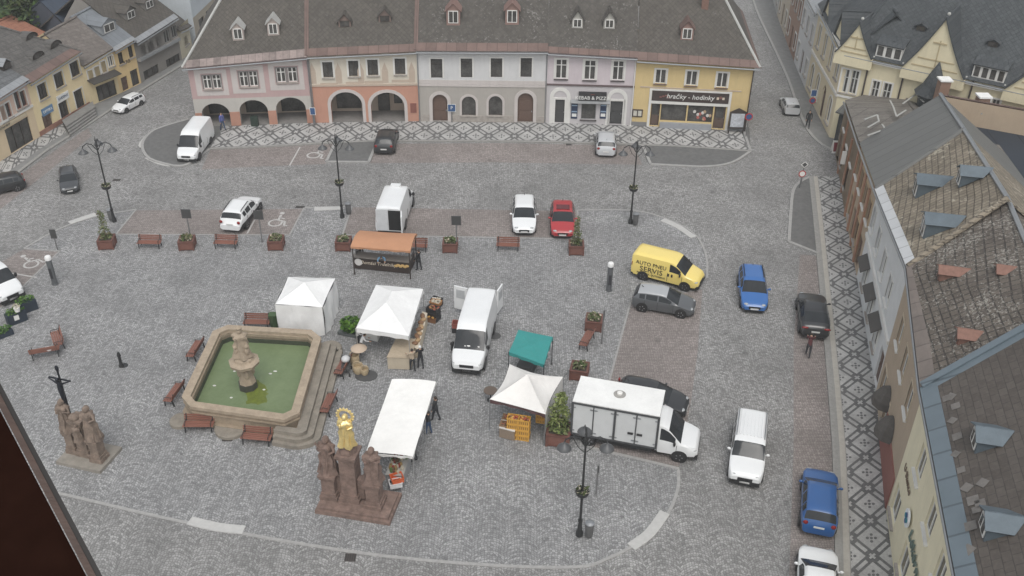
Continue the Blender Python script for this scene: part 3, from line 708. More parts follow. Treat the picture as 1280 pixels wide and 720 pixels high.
def f(b):
    b.box(0,H.W,-.08,0,zs-.02,zs+.14,1)
    for h in (lo[0],lo[2]):
        cx=(h['x0']+h['x1'])/2; n=12; r0,r1=.62,.95; z=h['z1']+.22
        for i in range(n):
            a,c=math.pi*i/n,math.pi*(i+1)/n
            b.prism([(0,0),(0,0),(0,0)],0,0) if False else b.add([(cx+r*math.cos(q),-.05,z+r*math.sin(q)) for r,q in ((r0,a),(r1,a),(r1,c),(r0,c))]+[(cx+r*math.cos(q),0.,z+r*math.sin(q)) for r,q in ((r0,a),(r1,a),(r1,c),(r0,c))],[(0,1,2,3),(0,4,5,1),(1,5,6,2),(2,6,7,3),(3,7,4,0)],0)
        for sx in (-1,1): b.box(cx+sx*.785-.165,cx+sx*.785+.165,-.05,0,.1,z,0)
H.part('arch_mouldings',f,[TRIM,M('dark_string_course',(.12,.09,.09))])
sg=H.rect(*px(o,4,893,463,1032,500)); b=MB(); b.box(sg['x0'],sg['x1'],-.22,-.02,sg['z0'],sg['z1']+.1); S=b.build('shop_sign',M('dark_sign_board',(.035,.033,.035)),H.t)
cx=(sg['x0']+sg['x1'])/2; cz=(sg['z0']+sg['z1'])/2
text('lettering','KEBAB & PIZZA',.46,M('sign_white',(.75,.75,.72),.6,.03),S,(cx,-.23,cz-.1),(R_(90),0,0)); text('lettering','~~~',.2,M('sign_red',(.4,.1,.08)),S,(cx,-.23,cz+.26),(R_(90),0,0))
for c in ((856,508,888,592),(1001,508,1032,592)):
    r=H.rect(*px(o,4,*c)); b=MB(); b.box(r['x0'],r['x1'],-.06,0,r['z0'],r['z1'],0)
    cx2=(r['x0']+r['x1'])/2; b.cbox((cx2,-.065,r['z0']+.35),(.42,.02,.3),1); b.cbox((cx2,-.065,r['z1']-.35),(.5,.02,.1),2); b.cbox((cx2,-.065,r['z1']-.95),(.5,.02,.1),2)
    b.build('shop_banner',[M('navy_banner',(.02,.035,.08)),M('banner_white',(.7,.7,.68)),M('banner_pale_blue',(.3,.4,.52))],H.t)
b=MB(); b.slab([(sg['x0']-.7,-.5,sg['z0']-.14),(sg['x1']+.35,-.5,sg['z0']-.14),(sg['x1']+.35,-.01,sg['z0']+.0),(sg['x0']-.7,-.01,sg['z0']+.0)],.06); b.build('shop_canopy',GALV,H.t)
H.slope((-.1,7.5,14.3),(H.W+.1,7.5,14.1),.45); H.roof(RT2,TIN_RED,.55); H.downpipe(H.W-.1,TRIM)
for c in ((886,140),(1045,143)):
    q=H.onslope(500+c[0]/4,c[1]/4+2); H.dormer(q.x,q.y,1.0,.85,.7,M('dormer_pale',(.36,.35,.32)),RT2,WHITEP)
H.done()
# -- house 5: ochre corner house with toy shop
H=House('corner_house','ochre yellow corner house with wide toy shop front',P5,P6,6.55,6.3,group=g)
o=(760,0)
ws=[H.rect(*px(o,4,*c)) for c in ((237,348,290,418),(391,356,445,428),(544,365,597,438))]
fr=H.rect(*px(o,4,207,458,603,628)); fr['z0']=.15
pc=[(214,518,258,610),(264,512,392,606),(398,518,524,614),(530,528,586,622)]
lo=[H.rect(*px(o,4,*c)) for c in pc]
for h in (lo[0],lo[3]): h['z0']=.16
lo[1]['z0']=lo[2]['z0']=.75
zt=min(h['z1'] for h in lo)
for h in lo: h['z1']=zt
zs=H.loc(900,445/4)[1]
H.walls([(0,zs,0,lo),(zs,None,0,ws)],[YELL])
for h in ws: H.window(h,WHITEP,TRIM,.15,(2,1),M('brown_sill',(.16,.11,.08)))
for h in lo[1:3]: H.window(h,DARKF,None,.1,(1,1),None,name='shop_window')
for h in (lo[0],lo[3]):
    H.door(h,M('shop_door_brown',(.12,.085,.07)),.3); b=MB(); w=h['x1']-h['x0']; b.box(h['x0']+w*.15,h['x1']-w*.15,.2,.22,1.2,h['z1']-.1); b.build('door_pane',GLASS,H.t)
def f(b):
    b.box(fr['x0']-.12,fr['x0']+.1,-.1,0,.1,fr['z1']+.15); b.box(fr['x1']-.1,fr['x1']+.12,-.1,0,.1,fr['z1']+.15); b.box(fr['x0']+.1,fr['x1']-.1,-.12,0,zt+.05,zt+.32); b.box(fr['x0']+.1,fr['x1']-.1,-.1,0,fr['z1'],fr['z1']+.15)
H.part('shop_front_frame',f,TRIM)
b=MB(); b.box(fr['x0']+.12,fr['x1']-.12,-.14,-.01,zt+.34,fr['z1']-.02); S=b.build('shop_sign',M('brown_sign_board',(.05,.035,.032)),H.t)
cx=(fr['x0']+fr['x1'])/2; cz=(zt+.34+fr['z1'])/2
text('lettering','hra\u010dky - hodinky',.62,M('sign_white',(.75,.75,.72)),S,(cx,-.15,cz),(R_(90),0,0),shear=.15)
b=MB(); 
for k in range(3): b.cbox((fr['x1']-1.1+k*.25,-.15,cz+.08*(k%2)),(.2,.02,.22),k%2)
for k in range(4): b.cbox((fr['x0']+.9+k*.24,-.15,cz-.1+.08*(k%3)),(.2,.02,.12),1)
b.build('sign_emblem',[M('sign_cream',(.6,.52,.42)),M('sign_maroon',(.22,.09,.08))],S)
random.seed(3); b=MB()
h=lo[2]
for k in range(11): x=random.uniform(h['x0']+.6,h['x1']-.2); b.ball((x,.11,h['z0']+random.uniform(.2,1.1)),(.14,.03,.16),8,k%3)
b.build('window_display',[M('toy_white',(.6,.58,.55)),M('toy_red',(.4,.12,.1)),M('toy_tan',(.42,.3,.2))],H.t)
def f(b): b.box(lo[1]['x0'],lo[2]['x1'],-.3,0,.12,.62)
H.part('shop_plinth',f,M('pale_blue_grey_stone',(.3,.31,.33)))
r=H.rect(*px(o,4,121,546,173,582)); b=MB(); b.box(r['x0'],r['x1'],-.12,0,r['z0'],r['z1'],0); xm=(r['x0']+r['x1'])/2; b.box(r['x0']+.1,xm-.05,-.13,-.121,r['z0']+.1,r['z1']-.1,1); b.box(xm+.05,r['x1']-.1,-.13,-.121,r['z0']+.1,r['z1']-.1,1); b.build('notice_case',[DARKF,M('notice_paper',(.5,.48,.42),.7,.3,9.)],H.t)
def f(b): b.box(fr['x0']-1,fr['x1']+.9,-.05,0,ws[0]['z0']-.42,ws[0]['z0']-.32)
H.part('string_course',f,OCH)
def f(b):
    b.box(-.0,fr['x0']-.14,-.04,0,0,.5); b.box(fr['x1']+.14,H.W,-.04,0,0,.5)
H.part('plinth',f,M('grey_plinth',(.2,.2,.2)))
H.slope((-.1,7.5,14.1),(H.W-4.6,7.5,13.2),.45,0,.4); H.roof(RT,TIN_RED,.75,hipR=True,verge=M('pale_verge',(.4,.4,.38)),gables=False)
b=MB(); lf=Vector((0,0,.13)); a=H.ER+lf; bb=Vector((H.ER.x,15.4,H.ER.z))+lf; b.slab([a+Vector((.12,-.1,0)),bb+Vector((.12,0,0)),bb+Vector((-.9,0,.95)),a+Vector((-.75,.9,.85))],.08); b.build('eave_apron',TIN_RED,H.r)
q=H.onslope(858,52); H.dormer(q.x,q.y,1.1,1.1,.6,M('dormer_terracotta',(.36,.2,.16)),TIN_RED,WHITEP); H.chimney(q.x+1.5,q.y+2.5,1.5)
H.downpipe(H.W-.05,DARKF); H.done()
b=MB(); 
# ------------------------------------------------------------ west row
g='houses along the west street'
def house_w(label,a,c,ea,eb,mats,wins,lows,zsp,roofm,pitch=.9,ry=4.5,strip=None,sw=.5,fm=None,sur=None,hipL=False,hipR=False,doors=(),mull=(2,1),depth=9.,sill=STONE,gut=None,shop=()):
    A,B=G(*a),G(*c); H=House('town_house',label,A,B,5,5,group=g)
    H.hA=eavez(H,*ea); H.hB=eavez(H,*eb)
    ws=[H.rect(*w) for w in wins]; ls=[H.rect(*w) for w in lows]; ds=[H.rect(*w) for w in doors]; ss=[H.rect(*w) for w in shop]
    for d in ds+ss: d['z0']=max(.13,min(d['z0'],.2))
    zs=zsp
    H.walls([(0,zs,0,ls+ds+ss),(zs,None,1,ws)],mats,depth)
    for h in ws: H.window(h,fm or DARKF,sur,.12,mull,sill)
    for h in ls: H.window(h,fm or DARKF,sur,.1,mull,None)
    for h in ss: H.window(h,DARKF,None,.1,(3,1),None,name='shop_window')
    for h in ds: H.door(h,BROWND)
    H.slope((-.05 if not hipL else ry*.7,ry,H.hA+ry*pitch),(H.W+.05 if not hipR else H.W-ry*.7,ry,H.hB+ry*pitch),.35)
    H.roof(roofm,strip,sw,hipL=hipL,hipR=hipR,gut=gut); H.zsp=zs
    return H
q4=lambda *c:[v/4 for v in c]
def q5(*c): return (c[0]/5.14,60+c[1]/5.14,c[2]/5.14,60+c[3]/5.14)
H=house_w('pale pink house with red brown paired windows at the west end of the row',(-24,219),(51,172),(-30,140),(37,97),[plaster('sandy_render',(.66,.53,.36)),plaster('pale_terracotta_render',(.64,.48,.39))],
  [q5(95,275,130,400),(q5(133,268,168,380)),q5(5,365,35,480),q5(38,345,70,450),q5(-60,410,-20,520)],[],3.1,tiles('west_grey_slate',(.1,.105,.108),(.15,.155,.16),(.05,.05,.05),.4,.3),.5,4.6,TIN_GREY,.6,M('red_brown_window',(.16,.06,.05)),TRIM,mull=(1,1),shop=[q5(38,470,212,650)])
q=H.onslope(10,88); H.dormer(q.x,q.y,1.,.5,.4,DARKF,TIN_GREY,DARKF)
def f(b): b.box(.1,H.W,-.1,0,2.95,3.15)
H.part('string_course',f,TRIM)
sgn=MB(); sgn.box(H.W-6.8,H.W-1.,-.13,-.02,2.55,2.85); S=sgn.build('shop_sign',M('sandy_sign',(.5,.42,.3)),H.t); text('lettering','POTRAVINY',.26,DARKF,S,(H.W-3.9,-.14,2.7),(R_(90),0,0)); H.done()
H=house_w('yellow house with dark tiled roof and a blue and white sign',(51,172),(113,134),(38,102),(103,61),[plaster('light_yellow_render',(.76,.63,.39)),plaster('light_yellow_render',(.76,.63,.39))],
  [q5(242,222,305,332),q5(348,152,410,258),q5(450,82,512,186)],[q5(382,335,445,470),q5(480,260,540,392)],2.95,tiles('west_dark_tile',(.085,.08,.075),(.125,.118,.11),(.05,.05,.047),.3,.3,(.16,.15,.13),4.,.62),.58,5.2,TIN_RED,.8,DARKF,TRIM,hipR=True,doors=[q5(280,410,345,560)],mull=(3,1))
for x,y in ((40,50),(70,60),(48,74)):
    q=H.onslope(x,y); H.dormer(q.x,q.y,1.6,.55,.4,DARKF,tiles('west_dark_tile',(.085,.08,.075),(.125,.118,.11),(.05,.05,.047)),DARKF,'eyebrow')
for c,m_,tx in ((q5(262,385,340,415),(.12,.22,.36),'OPTIKA'),(q5(358,300,442,330),(.7,.7,.68),'KVETINY')):
    r=H.rect(*c); b=MB(); zc=(r['z0']+r['z1'])/2; b.box(r['x0'],r['x1'],-.09,-.01,zc-.33,zc+.33); S=b.build('shop_sign',M('sign_plate_'+tx,m_),H.t); text('lettering',tx,.34,M('sign_white',(.75,.75,.72)) if m_[0]<.5 else M('sign_navy',(.05,.08,.15)),S,((r['x0']+r['x1'])/2,-.1,zc),(R_(90),0,0))
def f(b): b.box(0,H.W,-.06,0,0,.55)
H.part('plinth',f,M('terracotta_plinth',(.3,.16,.12),.85,.25,2.))
H.done()
# steps and low retaining wall in front of the yellow house
b=MB(); A,B,C,D=[G(*p) for p in ((88,172),(122,148),(118,136),(80,160))]
for i in range(4):
    t=i*.12; b.prism([(A.lerp(D,t)).to_2d(),(B.lerp(C,t)).to_2d(),C.to_2d(),D.to_2d()],0.,.28+.16*i)
tag(b.build('front_steps',M('grey_step_stone',(.2,.195,.185),.9,.25,3.,bump=.4)),'grey stone steps with landing before the yellow house','steps')
H=house_w('narrow straw coloured house with wide dark shop front and cream windows',(113,134),(151,118),(106,81),(143,58.5),[plaster('straw_render',(.68,.565,.35)),plaster('straw_render',(.68,.565,.35))],
  [q4(440,350,466,405),q4(473,332,499,386),q4(506,305,530,362),q4(541,278,567,334)],[],2.7,tiles('brown_grey_slate',(.12,.105,.093),(.17,.15,.135),(.09,.08,.075),.35,.25),.55,4.,None,.5,WHITEP,TRIM,shop=[q4(488,410,590,545)])
def f(b): b.slab([(.3,-.9,2.35),(H.W-.1,-.9,2.35),(H.W-.1,-.01,2.6),(.3,-.01,2.6)],.08)
H.part('shop_canopy',f,M('dark_canopy',(.06,.055,.05))); H.done()
H=house_w('slim orange yellow house with steep grey gable roof',(151,118),(177,105),(145,62),(170,47),[plaster('orange_yellow_render',(.70,.53,.28)),plaster('orange_yellow_render',(.70,.53,.28))],
  [q4(592,260,618,322),q4(642,225,666,290)],[q4(655,345,695,430)],2.6,seam('blue_grey_sheet',(.2,.215,.23),.5),.6,4.2,TIN_GREY,.4,DARKF,None,doors=[q4(610,380,645,470)],mull=(2,1))
q=H.onslope(138,42); H.dormer(q.x,q.y,2.,.9,.5,M('dormer_zinc',(.26,.275,.29)),seam('blue_grey_sheet',(.2,.215,.23)),WHITEP)
text('lettering','KRB',.5,DARKF,H.t,(H.W*.55,-.02,2.75),(R_(90),0,0)); H.done()
H=house_w('long grey shop house with a band of dark upper windows',(177,105),(228,76),(170,53),(222,20),[plaster('weathered_grey_render',(.25,.235,.215)),plaster('weathered_grey_render',(.25,.235,.215))],
  [q4(705,225,730,292),q4(740,205,770,268),q4(782,178,808,240),q4(820,150,850,215),q4(858,128,885,190)],[],2.5,RT,.75,5.5,TIN_GREY,.5,M('grey_window_frame',(.3,.3,.29)),None,shop=[q4(720,335,800,420),q4(830,280,905,335)],mull=(2,1))
def f(b): b.box(.1,H.W-.1,-.35,0,2.3,2.55)
H.part('shop_fascia',f,GALV)
for x,y in ((165,25),(188,12)):
    q=H.onslope(x,y); H.dormer(q.x,q.y,1.5,.8,.5,M('dormer_grey',(.16,.15,.14)),RT,WHITEP)
H.done()
H=house_w('small cream gable house beside the white corner block',(228,76),(241,62),(223,38),(237,32),[plaster('cream_gable_render',(.55,.5,.38))]*2,[(230,44,235,57)],[],3.4,RT,.9,3.2,None,.4,DARKF,None,mull=(2,1)); H.done()
# houses behind the west row
def plain(label,A,B,h,ridge,ry,mats,roofm,wins=(),hole_m=None,cat='house',name='house',g=None,fm=None,back=True):
    H=House(name,label,A,B,h,h,cat=cat,group=g); ws=[dict(x0=a,x1=b,z0=c,z1=d) for a,b,c,d in wins]
    H.walls([(0,None,0,ws)],mats,2*ry)
    for q in ws: H.window(q,fm or WHITEP,None,.1,(2,1),STONE)
    H.slope((-.05,ry,ridge),(H.W+.05,ry,ridge),.4); H.roof(roofm,None); H.done(); return H
ORT=tiles('orange_tile',(.27,.12,.075),(.33,.155,.10),(.2,.08,.05),.3,.3)
NAVY=seam('navy_sheet',(.05,.065,.09),.5,.5)
def behind(px0,py0,px1,py1,z): 
    return G(px0,py0,z),G(px1,py1,z)
A,B=behind(-6,66,52,36,4.6); plain('low house with orange tiled roof behind the yellow house',A,B,4.2,5.6,3.,[M('orange_gable',(.3,.16,.1))],ORT)
A,B=behind(84,32,146,12,5.2); plain('house with dark navy sheet roof behind the row',A,B,4.8,7.0,3.4,[M('navy_gable',(.07,.08,.1))],NAVY)
# white corner block at the end of the side street
A=G(247,59); B=G(292,12); H=House('corner_block','pale blue white rendered block at the street corner',A,B,8.2,8.2,cat='house')
ws=[dict(x0=1.6,x1=3.,z0=5.,z1=6.9),dict(x0=3.6,x1=5.,z0=5.,z1=6.9),dict(x0=8,x1=9.4,z0=5.,z1=6.9)]; lo=[dict(x0=1.5,x1=3.2,z0=.9,z1=2.5),dict(x0=4.,x1=6,z0=.3,z1=2.6)]
H.walls([(0,3.2,0,lo),(3.2,None,1,ws)],[plaster('sandy_grey_render',(.36,.32,.26)),plaster('blue_white_render',(.5,.54,.57))],9.)
for q in ws+lo: H.window(q,DARKF,None,.1,(1,1),STONE)
H.slope((-.05,4.5,11),(H.W,4.5,11),.3); H.roof(RT); H.done()
A=G(292,12); B=A+Vector((5.,12.,0)); plain('tan plastered house further along the side street',A,B,8.,11.,4.5,[plaster('tan_render',(.42,.34,.25))],RT,[(1,2.2,4.5,6.3),(4,5.2,4.5,6.3)])
# ------------------------------------------------------------ east row (facades face the square, seen from above their roofs)
EA=G(1048,222); EB_=G(1110,700); ED=(EB_-EA).normalized(); EN=Vector((-ED.y,ED.x,0))
def EF_(s,o): return EA+ED*s+EN*o
def ecut(px_,py_,o):
    P=EF_(0,o); p=on_plane(px_,py_,P,EN); return (p-P).dot(ED),p.z
nodes=[((1058,127),0.),((1076,180),.1),((1097,238),.35),((1137,335),.55),((1155,487),.2),((1197,720),0.)]
ND=[(*ecut(*p,o),o) for p,o in nodes]
s5,z5,_=ND[5]; ND[5]=(s5+12.,z5,0.)
g='houses along the east side'
SAND=plaster('sandy_brown_render',(.42,.33,.24)); WBLUE=plaster('cool_white_render',(.62,.63,.63)); TAN=plaster('tan_brown_render',(.42,.335,.25)); CRM=plaster('butter_cream_render',(.73,.67,.49))
TERR=plaster('terracotta_pier_render',(.36,.2,.13))
def ehouse(i,label,ridge,ry,mats,roofm,zsp,ups,los,doors=(),strip=None,sw=.6,fm=None,sur=None,uw=1.05,uh=1.7,lw=1.2,lh=1.8,ov=.12,mull=(2,1),back=True,verge=None,arch=0):
    a,b=ND[i],ND[i+1]; H=House('row_house',label,EF_(a[0],a[2]),EF_(b[0],b[2]),a[1],b[1],group=g)
    def wn(l,w,h,zmid):
        r=[]
        for f_ in l:
            x=f_*H.W if not isinstance(f_,tuple) else H.loc(*f_)[0]
            r.append(dict(x0=x-w/2,x1=x+w/2,z0=zmid-h/2,z1=zmid+h/2))
        return r
    U=wn(ups,uw,uh,zsp+(min(H.hA,H.hB)-zsp)*.5); Lo=wn(los,lw,lh,1.75); D=wn(doors,1.3,2.4,1.33)
    if arch:
        for q in D+Lo: q['arch']=.4
    H.walls([(0,zsp,0,Lo+D),(zsp,None,1,U)],mats,2*ry)
    for q in U: H.window(q,fm or WHITEP,sur,.13,mull,WHITEP)
    for q in Lo: H.window(q,fm or WHITEP,sur,.13,mull,STONE)
    for q in D: H.door(q,BROWND)
    (x0,z0)=H.loc(*ridge[0],ry); (x1,z1)=H.loc(*ridge[1],ry) if ridge[1] else (H.W+1.,z0)
    H.slope((x0,ry,z0),(x1,ry,z1),ov)
    if i==0: H.RR.z=H.zs(H.RR.x,H.RR.y)
    H.roof(roofm,strip,sw,back=back,verge=verge,gables=(i==4))
    if i<3: b=MB(); up=Vector((0,0,.1)); b.tube([H.ER+up,H.RR+up],.17,8); b.build('verge_tiles',roofm,H.r)
    return H
MOSSY=tiles('mossy_pantiles',(.155,.13,.097),(.275,.235,.178),(.07,.058,.045),.36,.36,(.40,.365,.29),2.2,.6,zk=1.5,bump=1.,ms=.035,rot=1.5708,off=.0)
BROWNT=tiles('brown_pantiles',(.085,.07,.058),(.135,.115,.095),(.035,.03,.026),.36,.44,(.33,.315,.28),7.,.555,zk=1.5,bump=1.,ms=.045,rot=1.5708,off=.0)
SLATE=tiles('dark_brown_slate',(.07,.059,.051),(.10,.086,.075),(.04,.036,.033),.5,.34,(.2,.195,.185),1.1,.72,zk=1.5,bump=.4)
OLDSL=tiles('old_grey_tile',(.13,.118,.105),(.19,.175,.155),(.07,.063,.056),.36,.4,(.25,.24,.21),3.,.62,zk=1.5)
GREYSH=seam('flat_grey_sheet',(.135,.136,.13),1.1,.6,.08,metal=.1); BLUET=seam('blue_grey_tin',(.14,.175,.20),1.6,.45,.1,metal=.25); BLUED=M('slate_blue_zinc',(.095,.122,.142),.55,.18,2.,metal=.15); WTIN=seam('white_tin',(.52,.53,.54),1.5,.5,.1,metal=.1); RTIN=seam('rusty_brown_tin',(.16,.135,.12),1.2,.7,.25,metal=.1)
H=ehouse(0,'end house of the east row with old grey tiles and pale skylight flashings',[(1120,108),(1172,117)],5.,[SAND,SAND],OLDSL,3.4,[.2,.5,.8],[.35,.7],[.12],None,fm=M('brown_joinery',(.2,.13,.09)),sur=None)
def skyl(b,pts_):
    P=[H.onslope(*p)+Vector((0,0,.17)) for p in pts_]
    for i in range(len(P)-1): b.beam(P[i],P[i+1],.13,.05)
for l in ([(1080,152),(1096,146),(1098,154),(1084,162)],[(1102,158),(1106,164),(1084,172)],[(1112,128),(1116,136),(1120,148),(1132,140)],[(1128,132),(1150,116)],[(1142,118),(1154,130)]):
    b=MB(); skyl(b,l); b.build('roof_flashing',M('pale_flashing',(.36,.36,.34),.6,.15),H.r)
for x in (.33,.66): H.part('pilaster',lambda b:b.box(H.W*x-.2,H.W*x+.2,-.12,0,0,min(H.hA,H.hB)-.1),TERR); H.chimney(H.W*.72,4.9,1.5,.9,M('pale_chimney',(.34,.2,.16),.9,.2,5.)); H.done()
H=ehouse(1,'sandy house with flat grey sheet metal roof',[(1175,120),(1204,164)],5.,[SAND,SAND],GREYSH,3.4,[.12,.37,.63,.88],[.2,.6],[.4,.85],None,fm=M('brown_joinery',(.2,.13,.09)),sur=M('ochre_window_surround',(.45,.33,.2),.8),verge=STEEL)
for x in (.0,.25,.5,.75): H.part('pilaster',lambda b:b.box(H.W*x+.0,H.W*x+.4,-.12,0,0,min(H.hA,H.hB)-.2),TERR)
q=H.loc(1060,197); b=MB(); b.box(q[0]-.06,q[0]+.06,-.5,-.16,q[1]-.6,q[1]+.5); b.build('projecting_sign',WHITEP,H.t); H.done()
H=ehouse(2,'cool white house with mossy pantiles and three blue grey dormers',[(1204,164),(1258,250)],5.,[WBLUE,WBLUE],MOSSY,3.6,[.08,.3,.53,.76],[.2,.48,.74],[.94],WTIN,.55,fm=WHITEP,sur=TRIM,verge=STEEL)
def f(b): b.box(0,H.W,-.12,0,3.5,3.75)
H.part('string_course',f,TRIM)
for p in ((1150,242),(1205,228),(1160,292)):
    q=H.onslope(*p); H.dormer(q.x,q.y-.35,1.3 if p[0]!=1205 else 1.0,1.15 if p[0]!=1205 else .9,.35,BLUED,BLUED,WHITEP,'gable')
def f(b):
    for x in (.2,.48,.74): b.slab([(H.W*x-1.,-.6,2.6),(H.W*x+1.,-.6,2.6),(H.W*x+1.,-.01,3.),(H.W*x-1.,-.01,3.)],.05)
H.part('shop_canopy',f,M('dark_canopy',(.06,.055,.05))); H.done()
H=ehouse(3,'tan house with brown lichened pantiles and small red dormers',[(1258,250),(1318,393)],5.,[TAN,TAN],BROWNT,3.6,[.22,.5,.8],[.15,.4],[],RTIN,.7,fm=WHITEP,sur=plaster('pale_tan_trim',(.52,.44,.33)),verge=STEEL)
for p in ((1180,348),(1252,348),(1204,428)):
    q=H.onslope(*p); H.dormer(q.x,q.y-.3,.75,.55,.22,M('red_clay_dormer',(.2,.108,.082),.8,.25,5.),M('red_clay_dormer',(.2,.108,.082)),M('red_clay_dormer',(.2,.108,.082)))
AW=M('charcoal_awning_cloth',(.09,.082,.075),.9,.25,4.)
for p in ((1107,533),(1110,572)):
    q=EA; x=(H.MI@G(p[0]-4,p[1]+8,0)).x
    b=MB(); b.lathe([(.02,3.2),(.3,3.15),(.58,2.95),(.78,2.55),(.84,2.1)],x,-.02,20,fold=.03,nf=10,ex=1.); b.v=[v for v in b.v]
    for v in b.v: v.y=min(v.y,-.02)
    b.build('dome_awning',AW,H.t)
def f(b): b.box(H.W*.45,H.W*.98,-.06,0,0,2.2)
H.part('shop_front',f,plaster('dull_red_render',(.26,.11,.09)))
b=MB(); p0=Vector((H.W,-.1,H.hB+.05)); b.build
xq=(H.MI@EF_(ND[4][0],0)).x
H.done(); H3=H
H=ehouse(4,'butter cream pharmacy house with dark slate roof and blue grey eaves',[(1318,393),None],5.,[CRM,CRM],SLATE,4.1,[(1153,574),(1163,650),(1172,722),(1182,800)],[(1121,627),(1130,703),(1139,790)],[],BLUET,.75,fm=WHITEP,sur=None,uw=1.2,uh=1.7,lw=1.5,lh=1.8,verge=BLUET)
# blue-grey verge between the two roofs
b=MB(); up=Vector((0,0,.2)); b.beam(H.EL+up,H.RL+up,.34,.3); b.beam(H.EL+up+Vector((.34,0,-.1)),H.RL+up+Vector((.34,0,-.1)),.34,.1); b.build('verge_flashing',BLUET,H.r)
for p in ((1237,552),(1250,660)):
    q=H.onslope(*p); H.dormer(q.x,q.y-.6,1.1,.75,.3,BLUED,BLUED,WHITEP)
random.seed(11); b=MB()
for p in ((1190,498),(1196,510),(1192,528),(1198,548),(1196,570),(1203,590),(1210,612),(1218,628),(1227,632),(1222,640),(1215,660),(1212,690),(1185,500),(1230,606)):
    q=H.onslope(*p); n=H.pn; u=(H.ER-H.EL).normalized(); v=n.cross(u)
    a=random.uniform(.16,.24); c=q+n*.137; d_=random.choice((0,.7)); u2=u*math.cos(d_)+v*math.sin(d_); v2=n.cross(u2)
    b=MB(); b.slab([c-u2*a-v2*a,c+u2*a-v2*a,c+u2*a+v2*a,c-u2*a+v2*a],.012); b.build('patched_slate',M('pale_slate_patch',(.15,.14,.13),.8,.3,3.),H.r)
x,z=H.loc(1138,648); 
b=MB(); b.lathe([(.45,0),(.45,.08)],n=20); 
for v in b.v: v.x,v.y,v.z=v.x+x,-.1+v.z*-1,v.y+z
S=b.build('emblem_plate',M('emblem_white',(.7,.72,.74)),H.t)
b=MB()
for dx,dz in ((-.17,0),(.17,0),(0,.17),(0,-.17)): b.ball((x+dx,-.2,z+dz),(.15,.03,.13),10,0 if dx else 1)
b.build('emblem_petals',[M('emblem_teal',(.03,.2,.24)),M('emblem_navy',(.03,.08,.2))],S)
SL=M('sign_lettering_green_grey',(.12,.17,.15)); text('lettering','L\u00e9k\u00e1rna',.85,SL,H.t,(x+2.3,-.08,z-.05),(R_(90),0,0),.04,1.1,shear=.2)
x2,z2=H.loc(1135,596); text('lettering','U Slunce',.55,M('sign_lettering_brown',(.14,.1,.07)),H.t,(x2+.2,-.06,z2),(R_(90),0,0),.02)
H.done()
# ---- school-like art nouveau building at the mouth of the street
SCH=plaster('pale_cream_yellow_render',(.66,.595,.42)); NAVSL=tiles('blue_black_slate',(.05,.056,.06),(.075,.082,.086),(.03,.037,.043),.3,.3,(.14,.155,.16),6.,.68,rot=.785,off=0.)
A=G(1036,173); B=A+Vector((23.,-16.,0)); H=House('gabled_civic_building','large cream building with steep curved gables and blue black slate roof',A,B,9,9,cat='building')
H.hA=H.hB=sum(H.loc(*p)[1] for p in ((1110,76),(1235,105)))/2
ws=[H.rect(1051,86,1060,114),H.rect(1063,88,1072,116),H.rect(1090,101,1099,117),H.rect(1104,104,1114,119),H.rect(1220,120,1230,140),H.rect(1238,124,1248,144)]
dl=[H.rect(1032,126,1042,160)]
for d in dl: d['z0']=.2
for w in ws: w['z0']=w['z1']-2.1
H.walls([(0,3.4,0,[]),(3.4,None,0,ws)],[SCH],14.)
for w in ws: H.window(w,M('grey_white_window',(.5,.5,.48)),TRIM,.14,(2,1),STONE,trans=.65)
OCHL=M('ochre_stucco_lines',(.42,.35,.22),.9,.2)
H.slope((3.5,7.,H.hA+9.),(H.W+.2,7.,H.hA+9.),.3); H.roof(NAVSL,None,hipL=True)
def gable(px0,pxp,px1,hh=None):
    x0=H.loc(*px0)[0]; x1=H.loc(*px1)[0]; xp,zp=H.loc(*pxp); xp=(x0+x1)/2; z0=H.hA-.05; n=8
    L=[]
    for i in range(n+1):
        t=i/n; L.append((x0+(xp-x0)*t,z0+(zp-z0)*(t*.78+.22*t*t)))
    Rr=[(2*xp-a,c) for a,c in L[::-1][1:]]; o=L+Rr
    o2=[(x0,z0-.9)]+o+[(x1,z0-.9)]; b=MB(); b.poly([(a,-.46,c) for a,c in o2]); b.add([(a,-.46,c) for a,c in o2]+[(a,.3,c) for a,c in o2],[(i,(i+1)%len(o2),len(o2)+(i+1)%len(o2),len(o2)+i) for i in range(len(o2))]); b.build('gable',SCH,H.t)
    b=MB(); tn=(H.RL.z-H.EL.z)/(H.RL.y-H.EL.y)
    for k in range(len(o)-1):
        (a,c),(d,e)=o[k],o[k+1]; ya=max((c-z0)/tn,0)+.4; yb_=max((e-z0)/tn,0)+.4
        b.slab([(a,-.62,c+.12),(d,-.62,e+.12),(d,yb_,e+.12),(a,ya,c+.12)],.1)
    b.build('gable_roof',NAVSL,H.r)
    b=MB()
    for fz in (.12,.3): 
        k=(1-fz)*.82; b.box(xp-(xp-x0)*k,xp+(xp-x0)*k,-.49,-.44,z0+(zp-z0)*fz*.8-.06,z0+(zp-z0)*fz*.8+.06)
    b.box(xp-.05,xp+.05,-.49,-.44,z0+.6,z0+(zp-z0)*.6); b.cbox((xp,-.47,z0+(zp-z0)*.55),(1.1,.1,.12)); b.build('stucco_line',OCHL,H.t)
    FS=M('finial_stone',(.4,.4,.375)); H.part('finial',lambda b:b.ball((xp,0,zp+.22),.14),FS); H.part('finial',lambda b:b.ball((x0,-.1,z0+.2),.13),FS); H.part('finial',lambda b:b.ball((x1,-.1,z0+.2),.13),FS)
gable((1046,62),(1070,25),(1093,72)); gable((1130,77),(1182,20),(1209,95)); gable((1256,109),(1300,60),(1345,135))
